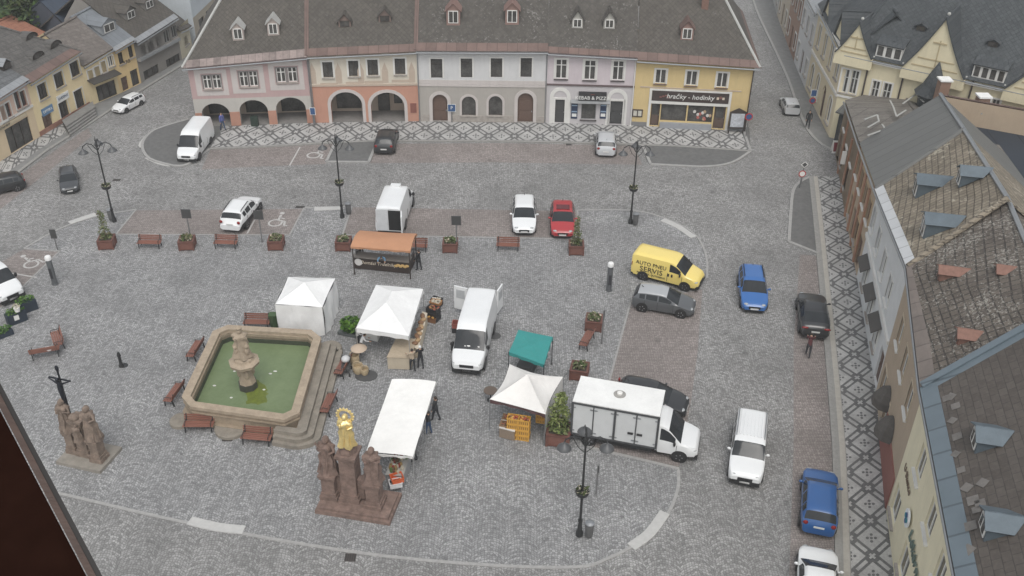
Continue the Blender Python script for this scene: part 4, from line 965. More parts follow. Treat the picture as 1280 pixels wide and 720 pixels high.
for px0,px1,n in (((1095,66),(1126,76),3),((1215,93),(1254,106),4)):
    x0=H.loc(*px0)[0]; x1=H.loc(*px1)[0]; z=H.hA+.25
    b=MB(); b.box(x0,x1,-.1,2.2,z,z+1.1,0); b.slab([(x0-.1,-.3,z+1.15),(x1+.1,-.3,z+1.15),(x1+.1,3.,z+2.2),(x0-.1,3.,z+2.2)],.1,1)
    w=(x1-x0)/n
    for k in range(n): b.box(x0+w*(k+.17),x0+w*(k+.83),-.13,-.1,z+.15,z+.95,2)
    b.build('dormer',[TRIM,NAVSL,GLASS],H.r)
x,z=H.loc(1168,112); b=MB(); b.lathe([(.9,z-4.5),(1.,z-.2),(1.45,z-.1),(.9,z+.6),(.45,z+1.7),(.03,z+2.6)],x,-.7,8,1)
for v in b.v[:16]: pass
b.build('oriel',[SCH,NAVSL],H.t)
def f(b):
    for p in ((1126,110),(1209,130),(1082,100)): b.box(H.loc(*p)[0]-.06,H.loc(*p)[0]+.06,-.16,-.05,3,H.hA)
H.part('downpipe',f,DARKF)
def f(b): b.box(0,H.W,-.18,0,H.hA-.4,H.hA-.15); b.box(0,H.W,-.1,0,4.1,4.3)
H.part('cornice',f,TRIM)
for p in ((1116,62),(1240,60),(1150,40)):
    q=H.onslope(*p); H.dormer(q.x,q.y,.9,.35,.25,NAVSL,NAVSL,DARKF)
H.done(); HS=H
# west wing of it along the street
A2=G(1006,112); H=House('street_wing','narrow cream street wing with arched windows beside the civic building',A2,A,8.6,H.hA-.4,cat='building')
ws=[dict(x0=H.W*t-.5,x1=H.W*t+.5,z0=5.,z1=7.2) for t in (.15,.38,.62,.85)]; lo=[dict(x0=H.W*t-.6,x1=H.W*t+.6,z0=.8 if t!=.62 else .15,z1=3.3,arch=.6) for t in (.15,.38,.62,.85)]
H.walls([(0,4.,0,lo),(4.,None,0,ws)],[plaster('cream_yellow_render',(.66,.585,.43))],7.)
for w in ws: H.window(w,WHITEP,TRIM,.16,(2,1),STONE)
for k,w in enumerate(lo): (H.door(w,BROWND) if k==2 else H.window(w,WHITEP,TRIM,.16,(2,1),STONE))
def f(b): b.box(0,H.W,-.14,0,4.,4.25); b.box(0,H.W,-.25,0,7.9,8.2)
H.part('cornice',f,TRIM)
H.slope((-.1,3.5,11.5),(H.W+.1,3.5,11.5),.3); H.roof(NAVSL,gables=False); 
for t in (.3,.75):
    b=MB(); x=H.W*t; z=8.3; b.add([(x-1.3,-.05,z),(x+1.3,-.05,z),(x,-.05,z+2.4)],[(0,1,2)]); b.build('gable',SCH,H.t)
    b=MB(); b.slab([(x-1.45,-.25,z-.05),(x,-.25,z+2.55),(x,2.4,z+2.55),(x-1.45,.1,z-.05)],.1); b.slab([(x,-.25,z+2.55),(x+1.45,-.25,z-.05),(x+1.45,.1,z-.05),(x,2.4,z+2.55)],.1); b.build('gable_roof',NAVSL,H.r)
H.done()
g='houses up the northeast street'
for a,c,lab,col,rf,h in (((992,78),(1006,112),'narrow white house with tall windows up the northeast street',WHITE,TIN_GREY,7.6),((981,48),(992,78),'terracotta house with grey sheet roof up the northeast street',plaster('brick_terracotta_render',(.31,.205,.155)),GREYSH,7.),
   ((971,20),(981,48),'beige house with white window frames up the northeast street',plaster('beige_render',(.46,.4,.32)),TIN_GREY,7.2),((962,-14),(971,20),'farthest greyish house at the top of the northeast street',plaster('greyish_render',(.4,.39,.37)),RT,7.),):
    H=House('street_house',lab,G(*a),G(*c),h,h,group=g); n=3
    ws=[dict(x0=H.W*(k+.5)/n-.5,x1=H.W*(k+.5)/n+.5,z0=4.4,z1=6.2) for k in range(n)]; lo=[dict(x0=H.W*(k+.5)/n-.5,x1=H.W*(k+.5)/n+.5,z0=1. if k!=1 else .14,z1=2.7) for k in range(n)]
    H.walls([(0,3.5,0,lo),(3.5,None,0,ws)],[col],9.)
    for w in ws: H.window(w,WHITEP,TRIM,.14,(2,1),STONE)
    for k,w in enumerate(lo): (H.door(w,BROWND) if k==1 else H.window(w,WHITEP,TRIM,.14,(2,1),STONE))
    H.slope((-.05,4.5,h+3.2),(H.W+.05,4.5,h+3.2),.3); H.roof(rf); H.dormer(H.W*.5,1.2,1.2,.9,.5,WHITE,rf,WHITEP); H.done()
# dark glazed shop corner between the civic building and the row
b=MB(); S=thing('corner_shop','dark glazed corner shop under a pale arch at the street mouth','shop',G(1041,182)); an=math.atan2((G(1054,186)-G(1041,182)).y,(G(1054,186)-G(1041,182)).x); S.rotation_euler.z=an
b.box(0,3.4,0,2.4,0,3.3); b.build('shop_body',M('black_shop_front',(.03,.035,.04),.4),S)
b=MB(); b.box(.2,1.5,-.06,-.005,.6,2.7); b.box(1.8,3.2,-.06,-.005,.2,2.7); b.build('pane',GLASS,S)
b=MB()
for x,z,w,h in ((.75,2.1,.6,.7),(.75,1.1,.7,.6),(2.4,2.2,.5,.6),(2.5,1.2,.8,.9)): b.box(x-w/2,x+w/2,-.09,-.065,z-h/2,z+h/2)
b.build('poster',M('poster_paper',(.5,.55,.5),.6,.3,6.),S)
b=MB(); b.slab([(-.2,-.5,3.35),(3.6,-.5,3.35),(3.6,2.4,3.9),(-.2,2.4,3.9)],.12); b.build('roof',GREYSH,S)
# roofs behind the row
def polyhouse(label,c,zs,roofm,wallm,name='rear_house'):
    P=[G(*p,z) for p,z in zip(c,zs)]; t=thing(name,label,'house',(P[0].x,P[0].y,0)); o=Vector((P[0].x,P[0].y,0)); P=[p-o for p in P]
    b=MB(); n=len(P)
    for i in range(n): p,q=P[i],P[(i+1)%n]; b.poly([(p.x,p.y,0),(q.x,q.y,0),(q.x,q.y,q.z-.1),(p.x,p.y,p.z-.1)])
    b.build('wall',wallm,t); b=MB(); b.slab(P,.15); r=b.build('roof',roofm,t); return t,r
REDBR=tiles('red_brown_tile',(.12,.075,.06),(.17,.11,.09),(.06,.04,.035),.3,.3,(.2,.16,.14),4.,.64)
t,r=polyhouse('rear house with red brown tiled roof behind the grey sheet roof',[(1206,152),(1330,178),(1330,146),(1172,118)],[6,6,8.2,8.2],REDBR,SAND)
for p in ((1226,133),(1178,112)):
    q=G(*p,7.6)-t.location; b=MB(); b.cbox((q.x,q.y,7.4),(.8,.8,2.)); b.cbox((q.x,q.y,8.48),(1.,1.,.12),1); b.build('chimney',[M('brown_chimney',(.24,.15,.11)),M('white_cap',(.75,.75,.73))],r)
q=G(1232,141,7.2)-t.location; b=MB(); b.cbox((q.x,q.y,7.3),(1.1,.9,.12)); b.cbox((q.x,q.y,7.38),(.8,.6,.06),1); b.build('roof_hatch',[M('pale_flashing',(.42,.42,.4)),GLASS],r)
polyhouse('rear workshop with flat navy sheet roof behind the mossy tiles',[(1250,232),(1340,262),(1340,180),(1208,154)],[5.4,5.4,6.2,6.2],seam('navy_flat_sheet',(.035,.045,.06),2.,.5,.1),SAND)
polyhouse('rear lean-to with teal green roof at the right edge',[(1266,268),(1340,290),(1340,266),(1254,240)],[5.,5.,5.3,5.3],seam('teal_sheet',(.08,.14,.14),.8,.5),SAND)
polyhouse('pinkish house with dark roof among trees behind the civic building',[(1250,24),(1330,44),(1330,4),(1256,-4)],[8,8,10,10],NAVSL,plaster('dusty_rose_render',(.42,.28,.25)))
# ---------------------------------------------------------------- vehicles
def lerpt(T,x):
    for (a,p),(c,q) in zip(T,T[1:]):
        if x<=c: return p+(q-p)*max(0,(x-a))/(c-a) if c>a else q
    return T[-1][1]
LAMPG=M('headlamp_glass',(.34,.355,.36),.12,.15,6.,spec=.7); TAILR=M('tail_lamp_red',(.22,.012,.012),.2,.2,6.); PLATE=M('plate_white',(.62,.62,.6),.5,.08); LOADSHADE=M('load_space_shade',(.012,.012,.012),.9,.1)
SEAMD=M('door_gap',(.02,.02,.022),.8,.1)
def wheel(root,x,y,r,w,rimm):
    b=MB(); sg=1 if y>0 else -1
    b.lathe([(r*.62,-w/2),(r*.93,-w/2),(r,-w*.32),(r,w*.32),(r*.93,w/2),(r*.62,w/2)],0,0,18)
    M_=Matrix.Translation((x,y,r))@Matrix.Rotation(R_(90),4,'X')
    b.v=[M_@v for v in b.v]; o=b.build('wheel',TYRE,root,40)
    q=MB(); q.lathe([(r*.64,w*.36),(r*.6,w*.5),(r*.2,w*.44),(r*.1,w*.5),(.001,w*.5)],0,0,16)
    for k in range(5):
        a=2*math.pi*k/5; q.beam((r*.12*math.cos(a),r*.12*math.sin(a),w*.49),(r*.6*math.cos(a),r*.6*math.sin(a),w*.51),r*.16,.02,0)
    M2=Matrix.Translation((x,y,r))@Matrix.Rotation(R_(90)*(-sg if False else (-1 if sg>0 else 1)),4,'X')
    q.v=[M2@v for v in q.v]; q.build('rim',rimm,o,40)
def vehicle(name,label,cat,front,rear,S,col,group=None,parts=None,rough=.25,metal=.0,plates=True,roofcol=None,bumper=None,k_=1.):
    "S: shape dict. x runs from the nose (0) to the tail (L)"
    L,Wd,Hh=S['L'],S['W']/2,S['H']
    f_,r_=G(*front),G(*rear); d=(f_-r_).normalized(); 
    ref=S.get('ref','mid'); c=(f_+r_)/2 if ref=='mid' else (f_-d*L/2 if ref=='front' else r_+d*L/2)
    t=thing(name,label,cat,c,math.atan2(d.y,d.x),group)
    top,belt,plan=S['top'],S['belt'],S['plan']; zb=S.get('zb',.18); rw=S.get('rw',.76)
    W0,W1=S['ws']; RWn=S.get('rwin'); SW=S['side']
    xs={0.,L,W0,W1}
    if RWn: xs|=set(RWn)
    for a,c_ in SW: xs|={a,c_}
    n=44
    for i in range(n+1):
        x=L*i/n
        if all(abs(x-q)>.035 for q in xs): xs.add(x)
    xs=sorted(xs)
    def sm(T,x,k=.07): return (lerpt(T,x-k)+2*lerpt(T,x)+lerpt(T,x+k))/4
    rings=[]
    for x in xs:
        zt=sm(top,x); zl=min(sm(belt,x),zt-.03); w=Wd*sm(plan,x,.05); tt=max(0,min(1,(zt-zl)/(Hh-sm(belt,x)+.001)))
        wr=w*(.93+(rw-.93)*tt); zm=(zb+zl)*.55; z0=zb+ (.1 if x<.15 or x>L-.15 else 0)
        p3=(w*.985,zl); p4=(wr,zt-.03-.05*tt)
        la=lambda f:(p3[0]+(p4[0]-p3[0])*f,p3[1]+(p4[1]-p3[1])*f)
        half=[(w*.8,z0),(w*.965,z0+.1),(w,zm),p3,la(.1),la(.86),p4,(wr*.86,zt-.008),(wr*.45,zt+.012),(0,zt+.018)]
        rings.append([(L/2-x,y,z) for y,z in half]+[(L/2-x,-y,z) for y,z in half[-2::-1]])
    m=len(rings[0]); body=MB(); wsb=MB(); rwb=MB(); sides=[[MB() for _ in SW] for _ in (0,1)]; roofb=MB()
    for i in range(len(xs)-1):
        xm=(xs[i]+xs[i+1])/2
        for j in range(m-1):
            q=[rings[i][j],rings[i][j+1],rings[i+1][j+1],rings[i+1][j]]; jj=min(j,m-2-j); dst=body; mi=0
            if jj==4:
                for k,(a,c_) in enumerate(SW):
                    if a<=xm<=c_: dst=sides[0 if j<m/2 else 1][k]
            elif jj>=6 and W0<=xm<=W1: dst=wsb
            elif jj>=6 and RWn and RWn[0]<=xm<=RWn[1]: dst=rwb
            elif jj>=6 and roofcol and W1<xm<(RWn[0] if RWn else L): mi=2
            elif jj==0 or (jj==1 and S.get('clad')): mi=1
            dst.add(q,[(0,1,2,3)],mi)
    body.add(rings[0],[tuple(range(m))],0); body.add(rings[-1],[tuple(range(m))],0)
    # merge seams
    wr_=S.get('wr',.32); wb=S['axles']
    for x in wb:
        for sg in (-1,1):
            k=len(body.v); body.lathe([(wr_+.07,0),(wr_+.07,.1),(0.01,.1)],0,0,20,1)
            Mx=Matrix.Translation((L/2-x,sg*(Wd*lerpt(plan,x)-.075),wr_+.02))@Matrix.Rotation(R_(-90*sg),4,'X')
            for q in range(k,len(body.v)): body.v[q]=Mx@body.v[q]
    # door gaps
    for x in S.get('gaps',()):
        for sg in (-1,1):
            w=Wd*lerpt(plan,x)+.003; zl=lerpt(belt,x); body.box(L/2-x-.012,L/2-x+.012,sg*w-.01,sg*w+.004,zb+.2,zl-.04,1)
    pm=paint(col[0],col[1],rough,metal); mats=[pm,BLACK]+([roofcol] if roofcol else [])
    def mk(b,name_,mt):
        if b.f:
            o=b.build(name_,mt,t,None,fix=False)
            bm=bmesh.new(); bm.from_mesh(o.data); bmesh.ops.remove_doubles(bm,verts=bm.verts,dist=.001); bmesh.ops.recalc_face_normals(bm,faces=bm.faces); bm.to_mesh(o.data); bm.free()
            o.data.shade_smooth(); o.data.set_sharp_from_angle(angle=R_(32)); return o
    mk(body,'body',mats); mk(wsb,'windscreen',CARGLASS); mk(rwb,'rear_window',CARGLASS)
    for s in sides:
        for b in s: mk(b,'side_window',CARGLASS)
    for x in wb:
        for sg in (-1,1): wheel(t,L/2-x,sg*(Wd*lerpt(plan,x)-.1),wr_,.23,S.get('rimm',ALLOY))
    hz=S.get('hz',.68); hy=Wd*S.get('hy',.62); hx=L/2-S.get('hx',.1)
    for sg in (-1,1):
        b=MB(); b.ball((hx-.1,sg*hy,hz),(.15,.17,.065),10); b.build('headlight',LAMPG,t,60)
        b=MB(); tz=S.get('tz',.88); b.ball((-L/2+S.get('tx',.06),sg*Wd*S.get('ty',.74),tz),(.07,S.get('tw',.13),S.get('th',.13)),8); b.build('tail_light',TAILR,t,60)
        x=S.get('mx',W0+.45); b=MB(); b.ball((L/2-x,sg*(Wd+.1),lerpt(belt,x)+.1),(.07,.11,.08+.1*S.get('van',0)),8); b.beam((L/2-x,sg*(Wd-.08),lerpt(belt,x)+.04),(L/2-x,sg*(Wd+.06),lerpt(belt,x)+.07),.06,.04); b.build('mirror',S.get('mirm',pm),t,60)
    b=MB(); zg=S.get('gz',.5); b.box(L/2-.06,L/2+.015,-Wd*.42,Wd*.42,zg-.1,zg+.1); b.box(L/2-.06,L/2+.02,-Wd*.66,Wd*.66,.24,.33); b.build('grille',BLACK,t)
    if bumper:
        for e in (1,-1):
            b=MB(); b.box(min(e*(L/2-.16),e*(L/2+.03)),max(e*(L/2-.16),e*(L/2+.03)),-Wd*.85,Wd*.85,.26,.5); b.build('bumper',bumper,t)
    for e in (1,-1):
        b=MB(); z=.42 if e>0 else S.get('pz',.62); x0,x1=sorted((e*(L/2+.012),e*(L/2+.03)))
        b.box(x0,x1,-.26,.26,z-.055,z+.055); b.build('number_plate',PLATE,t)
    S2=dict(S); S2['t']=t; S2['pm']=pm; S2['top']=top
    if S.get('rails'):
        for sg in (-1,1):
            b=MB(); a,c_=S['rails']; b.tube([(L/2-a,sg*Wd*rw*.93,lerpt(top,a)+.0),(L/2-a-.12,sg*Wd*rw*.93,lerpt(top,a+.12)+.07),(L/2-c_+.12,sg*Wd*rw*.93,lerpt(top,c_)+.07),(L/2-c_,sg*Wd*rw*.93,lerpt(top,c_)+.0)],.03,6); b.build('roof_rail',S.get('railm',BLACK),t)
    if S.get('ant'):
        b=MB(); x=S['ant']; b.tube([(L/2-x,0,lerpt(top,x)),(L/2-x-.15,0,lerpt(top,x)+.12)],.02,5); b.build('aerial',BLACK,t)
    t.scale=(k_,k_,k_)
    return S2
def shape(base,**k): d=dict(base); d.update(k); return d
HATCH=dict(L=4.2,W=1.8,H=1.5,top=[(0,.58),(.12,.72),(.5,.84),(1.05,.98),(1.85,1.4),(2.2,1.49),(3.3,1.47),(3.75,1.4),(4.05,1.05),(4.15,.92),(4.2,.7)],belt=[(0,.55),(.5,.78),(1.05,.92),(4.0,1.03),(4.2,.8)],
  plan=[(0,.74),(.12,.87),(.5,.97),(1.2,1.),(3.5,1.),(4.0,.93),(4.2,.82)],ws=(1.05,1.86),rwin=(3.78,4.04),side=[(1.5,2.35),(2.45,3.2),(3.28,3.65)],axles=(.82,3.4),gaps=(1.35,2.4,3.25),ant=3.5)
WAGON=dict(L=4.6,W=1.82,H=1.48,top=[(0,.58),(.12,.72),(.5,.84),(1.2,.97),(2.0,1.4),(2.35,1.48),(3.9,1.46),(4.2,1.4),(4.48,1.05),(4.56,.92),(4.6,.7)],belt=[(0,.55),(.5,.78),(1.2,.92),(4.4,1.03),(4.6,.8)],
  plan=[(0,.74),(.12,.87),(.5,.97),(1.2,1.),(3.8,1.),(4.4,.93),(4.6,.82)],ws=(1.2,2.02),rwin=(4.22,4.47),side=[(1.65,2.55),(2.65,3.45),(3.53,4.1)],axles=(.88,3.6),gaps=(1.5,2.6,3.5),rails=(2.4,4.1),ant=3.9)
SUV=dict(L=4.4,W=1.85,H=1.66,top=[(0,.65),(.12,.85),(.5,.98),(1.15,1.08),(1.85,1.55),(2.2,1.64),(3.6,1.62),(3.95,1.54),(4.25,1.15),(4.35,1.0),(4.4,.75)],belt=[(0,.6),(.5,.9),(1.15,1.02),(4.2,1.13),(4.4,.9)],
  plan=[(0,.76),(.12,.88),(.5,.97),(1.2,1.),(3.6,1.),(4.2,.94),(4.4,.84)],ws=(1.15,1.87),rwin=(3.97,4.24),side=[(1.6,2.45),(2.55,3.3),(3.38,3.8)],axles=(.86,3.52),wr=.35,zb=.27,clad=1,gaps=(1.45,2.5,3.35),rails=(2.3,3.8),hz=.8,tz=1.0,pz=.85,gz=.62)
COUPE=dict(L=4.6,W=1.88,H=1.6,top=[(0,.65),(.12,.83),(.5,.95),(1.2,1.04),(2.0,1.52),(2.4,1.6),(3.2,1.53),(4.2,1.18),(4.5,1.05),(4.6,.75)],belt=[(0,.6),(.5,.88),(1.2,.98),(4.2,1.08),(4.6,.9)],
  plan=[(0,.76),(.12,.88),(.5,.97),(1.2,1.),(3.7,1.),(4.4,.93),(4.6,.84)],ws=(1.2,2.05),rwin=(3.35,4.15),side=[(1.7,2.6),(2.7,3.6)],axles=(.9,3.65),wr=.35,zb=.26,clad=1,gaps=(1.55,2.65,3.5),hz=.8,tz=.98,tw=.24,th=.07,pz=.75,rw=.72)
MPV=dict(L=4.75,W=1.86,H=1.82,top=[(0,.7),(.1,.9),(.5,1.02),(1.15,1.14),(1.75,1.68),(2.1,1.79),(4.4,1.8),(4.62,1.65),(4.72,1.1),(4.75,.8)],belt=[(0,.6),(.5,.95),(1.15,1.06),(4.6,1.1),(4.75,.9)],
  plan=[(0,.78),(.1,.9),(.5,.98),(1.1,1.),(4.4,1.),(4.7,.95),(4.75,.9)],ws=(1.15,1.78),rwin=(4.63,4.71),side=[(1.55,2.5),(2.6,3.45),(3.55,4.4)],axles=(.9,3.7),wr=.33,rw=.86,gaps=(1.45,2.55,3.5),rails=(2.1,4.4),hz=.82,tz=1.1,th=.25,tw=.08,pz=.95,gz=.6)
VAN=dict(L=5.9,W=2.05,H=2.5,top=[(0,.75),(.1,1.0),(.6,1.15),(1.0,1.25),(1.75,2.1),(2.2,2.4),(2.6,2.48),(5.7,2.48),(5.85,2.42),(5.9,2.35)],belt=[(0,.65),(.6,1.05),(1.0,1.15),(1.6,1.22),(5.9,1.28)],
  plan=[(0,.76),(.1,.88),(.5,.97),(1.0,1.),(5.8,1.),(5.9,.98)],ws=(1.0,1.82),side=[(1.35,2.25)],axles=(.95,4.5),wr=.36,rw=.86,zb=.3,gaps=(1.2,2.4,3.6),hz=.85,hy=.72,tz=1.3,ty=.92,tw=.05,th=.3,van=1,pz=.6,gz=.72,mx=1.35,mirm=BLACK,rimm=M('steel_wheel',(.2,.2,.21),.5,.2))
MIDVAN=dict(L=4.85,W=1.92,H=1.98,top=[(0,.7),(.1,.9),(.5,1.05),(.95,1.2),(1.6,1.78),(1.95,1.94),(2.3,1.97),(4.65,1.95),(4.8,1.88),(4.85,1.8)],belt=[(0,.6),(.5,.98),(.95,1.1),(1.5,1.14),(4.85,1.2)],
  plan=[(0,.74),(.1,.86),(.5,.96),(1.0,1.),(4.7,1.),(4.85,.96)],ws=(.95,1.66),side=[(1.3,2.1)],axles=(.9,3.95),wr=.33,rw=.88,zb=.25,gaps=(1.15,2.2,3.3),hz=.8,hy=.74,tz=1.1,ty=.93,tw=.04,th=.25,van=1,pz=.6,gz=.6,mx=1.3,mirm=BLACK,rimm=M('steel_wheel',(.2,.2,.21)))
WHT=('white_car_paint',(.72,.73,.73)); BLK=('black_car_paint',(.022,.023,.025)); CHAR=('charcoal_car_paint',(.045,.048,.052)); SIL=('silver_car_paint',(.46,.47,.48)); BLU=('bright_blue_car_paint',(.03,.125,.36)); BLU2=('deep_blue_car_paint',(.022,.09,.26)); RED=('red_car_paint',(.36,.03,.035)); YEL=('yellow_van_paint',(.80,.635,.19)); GRY=('grey_car_paint',(.085,.09,.095))
GC='cars parked around the square'
vehicle('parked_car','white estate car at the kerb of the west street','car',(148,142),(175,128),shape(WAGON),WHT,GC,k_=0.74)
vehicle('parked_car','black hatchback with its tail out at the far left kerb','car',(0,239),(37,231),shape(HATCH,ref='rear',L=4.2),BLK,GC,k_=0.88)
vehicle('parked_car','small charcoal estate car driving in alone on the west roadway','car',(89,247),(87,222),shape(WAGON,ref='front'),CHAR,GC,k_=0.78)
vehicle('delivery_van','white high roof van parked on the asphalt corner by the arcades','van',(232,207),(251,181),shape(VAN,ref='front'),WHT,'white vans on the square',bumper=BLACK,k_=0.88)
vehicle('parked_car','white boxy estate with black roof rails seen from behind','car',(313,262),(289,293),shape(SUV,L=4.6,ref='rear'),WHT,GC)
V6=vehicle('delivery_van','white high roof van with an open back behind the brown stall','van',(505,245),(487,296),shape(VAN,ref='rear',L=5.9),WHT,'white vans on the square',bumper=BLACK)
vehicle('parked_car','black car nosed up to the mosaic pavement below the white house','car',(485,177),(480,195),shape(HATCH,ref='rear'),BLK,GC)
vehicle('parked_car','silver car nosed up to the pavement below the kebab shop','car',(757,178),(757,198),shape(HATCH,ref='rear'),SIL,GC)
vehicle('parked_car','white car facing the market beside the red one','car',(655,296),(655,262),shape(WAGON,ref='front',rails=None),WHT,GC)
V10=vehicle('parked_car','red car with dark sunroof facing the market','car',(703,300),(702.5,266),shape(HATCH,ref='front',W=1.84),RED,GC)
b=MB(); t=V10['t']; b.box(-.65,.05,-.5,.5,1.485,1.53); b.build('sunroof',M('sunroof_glass',(.1,.012,.015),.12,.2),t)
V11=vehicle('service_van','yellow tyre service van with black lettering on its side','van',(873,359),(796,339),shape(MIDVAN),YEL,None,bumper=BLACK)
t=V11['t']; LT=M('black_lettering',(.025,.022,.02),.6,.1); L=4.85; yy=-.965
text('lettering','AUTO PNEU',.40,LT,t,(-1.0,yy+.02,1.38),(R_(86),0,0),.006); text('lettering','SERVIS',.56,LT,t,(-.95,yy-.012,.95),(R_(90),0,0),.006,1.05); text('lettering','PNEUSERVIS \u2013 AUTOSERVIS',.17,LT,t,(-.95,yy-.008,.6),(R_(90),0,0),.006)
b=MB(); 
for x in (.3,.55): b.box(x-.06,x+.06,yy-.016,yy,.85,1.07)
b.build('side_marking',LT,t)
vehicle('parked_car','grey hatchback with pale roof parked beside the yellow van','car',(862,391),(797,380),shape(HATCH,L=4.1,H=1.52,W=1.74),GRY,GC,roofcol=paint('pale_grey_roof',(.36,.37,.38)))
vehicle('parked_car','bright blue car driving down the east roadway toward the market','car',(942,393),(937,350),shape(WAGON,L=4.3,ref='front'),BLU,GC)
vehicle('parked_car','black sloping back car at the east kerb with a person behind it','car',(1011,380),(1017,427),shape(COUPE,ref='rear'),BLK,GC)
vehicle('parked_car','white people carrier with ribbed roof driving down the east roadway','car',(929,610),(936,545),shape(MPV,ref='front',railm=STEEL),WHT,GC,bumper=BLACK)
b=MB(); t=[o for o in bpy.data.objects if o.get('label','').startswith('white people carrier')][0]
for k in range(-3,4): b.box(-1.9,.2,k*.19-.04,k*.19+.04,1.806,1.84)
b.build('roof_rib',paint('white_car_paint',WHT[1]),t)
vehicle('parked_car','deep blue car at the east kerb with its bonnet up the street','car',(1022,604),(1020,670),shape(SUV,L=4.4,W=1.82,rails=None),BLU2,GC)
vehicle('parked_car','white car cut off by the bottom edge at the east kerb','car',(1019,697),(1018,770),shape(COUPE,ref='front',L=4.5,H=1.5),WHT,GC)
vehicle('parked_car','black car mostly hidden behind the white box truck','car',(858,517),(792,502),shape(HATCH,ref='front',L=4.3),BLK,GC)
V20=vehicle('delivery_van','white van with both back doors swung open beside the market','van',(583,470),(603,398),shape(VAN,ref='front',L=6.2,W=2.05,top=[(0,.75),(.1,1.0),(.6,1.15),(1.0,1.25),(1.75,2.1),(2.2,2.4),(2.6,2.48),(6.0,2.48),(6.15,2.42),(6.2,2.35)],belt=[(0,.65),(.6,1.05),(1.0,1.15),(1.6,1.22),(6.2,1.28)],plan=[(0,.76),(.1,.88),(.5,.97),(1.0,1.),(6.1,1.),(6.2,.98)],axles=(.95,4.7)),WHT,'white vans on the square',bumper=BLACK)
def reardoor(t,L,side,ang,h=2.25):
    b=MB(); Hn=Vector((-L/2,side*.98,0)); a=ang; dx=Vector((-math.cos(a),side*math.sin(a),0)); n=Vector((dx.y,-dx.x,0))*.05
    q=[Hn+dx*.0,Hn+dx*.95]; 
    for z0,z1,mi,e in ((.5,h,0,1.),(h*.62,h*.9,1,1.4)):
        w0,w1=(0.,.95) if mi==0 else (.18,.78); p,q2=Hn+dx*w0,Hn+dx*w1
        b.add([p-n*e+Vector((0,0,z0)),q2-n*e+Vector((0,0,z0)),q2+n*e+Vector((0,0,z0)),p+n*e+Vector((0,0,z0)),p-n*e+Vector((0,0,z1)),q2-n*e+Vector((0,0,z1)),q2+n*e+Vector((0,0,z1)),p+n*e+Vector((0,0,z1))],[(0,3,2,1),(4,5,6,7),(0,1,5,4),(1,2,6,5),(2,3,7,6),(3,0,4,7)],mi)
    b.build('rear_door',[paint('white_car_paint',WHT[1]),M('grey_door_panel',(.4,.41,.42))],t)
reardoor(V20['t'],6.2,1,R_(12)); reardoor(V20['t'],6.2,-1,R_(75))
b=MB(); b.box(-3.13,-3.1,-.9,.9,.6,2.2); b.build('load_opening_shade',LOADSHADE,V20['t'])  # black sheet on the back face paints the shade of the load space
b=MB(); random.seed(5)
for k in range(16): b.ball((3.1-1.2-random.uniform(0,.1),random.uniform(-.65,.65),1.36+random.uniform(0,.06)),(.1,.16,.05),8)
b.build('dashboard_papers',M('white_paper',(.7,.7,.68)),V20['t'])
reardoor(V6['t'],5.9,-1,R_(10)); b=MB(); b.box(-2.99,-2.93,-.92,.0,.6,2.25); b.build('load_opening_shade',LOADSHADE,V6['t'])  # black sheet again paints the dark inside of the van
b=MB(); b.box(-2.99,-2.955,.03,.93,.55,2.3); b.build('rear_door',M('grey_white_door',(.55,.56,.57)),V6['t'])
b=MB(); b.cbox((2.95-2.45,0,2.56),(.35,.75,.14)); b.build('roof_light_bar',paint('white_car_paint',WHT[1]),V6['t'])
vehicle('parked_car','white van nose poking in at the left edge beside green troughs','van',(19,379),(-30,345),shape(MIDVAN,ref='front'),WHT,GC,bumper=BLACK)
vehicle('parked_car','silver hatchback parked up the northeast street','car',(984,132),(990,147),shape(HATCH,ref='rear',L=3.9),SIL,GC,k_=0.84)
# ---- box truck
TW=dict(L=2.3,W=2.1,H=2.3,top=[(0,.8),(.1,1.05),(.6,1.2),(.95,1.3),(1.6,2.05),(1.95,2.26),(2.3,2.26)],belt=[(0,.7),(.6,1.1),(.95,1.18),(1.5,1.24),(2.3,1.26)],plan=[(0,.78),(.1,.88),(.5,.97),(1.0,1.),(2.3,1.)],ws=(.95,1.66),side=[(1.25,2.1)],axles=(.95,),wr=.36,rw=.86,zb=.35,gaps=(1.15,2.2),hz=.88,hy=.74,van=1,gz=.74,mx=1.28,mirm=BLACK,ref='front',rimm=M('steel_wheel',(.2,.2,.21)))
V18=vehicle('box_truck','white box truck with grey side doors and round roof vent','truck',(872,566),(720,538),TW,WHT,None,bumper=BLACK)
t=V18['t']
for o in list(t.children):
    if o.name.startswith('tail_light') or (o.name.startswith('number_plate') and o.data.vertices[0].co.x<0) : bpy.data.objects.remove(o)
x1=1.15-2.25; x0=x1-4.7; W2=1.12; z0,z1=.78,3.0
b=MB(); b.box(x0,x1,-W2,W2,z0,z1); b.build('box_body',M('box_panel_grey_white',(.56,.57,.57),.5,.06),t)
b=MB(); b.box(x0-.02,x1+.02,-W2-.02,W2+.02,z1+.002,z1+.06,0); b.build('box_roof',M('white_box_roof',(.74,.74,.72),.5,.1,.8),t)
b=MB()
for y in (-W2-.03,W2+.03):
    for x in (x0,x0+2.35,x1): b.box(x-.06,x+.06,y-.03,y+.03,z0-.05,z1)
    for x in (x0+1.17,x0+3.52): b.box(x-.03,x+.03,y-.015,y+.015,z0,z1)
    for z in (z0,z1-.06): b.box(x0,x1,y-.028,y+.028,z-.06,z+.04)
b.build('box_frame',M('dark_steel_frame',(.06,.062,.065),.5,.2),t)
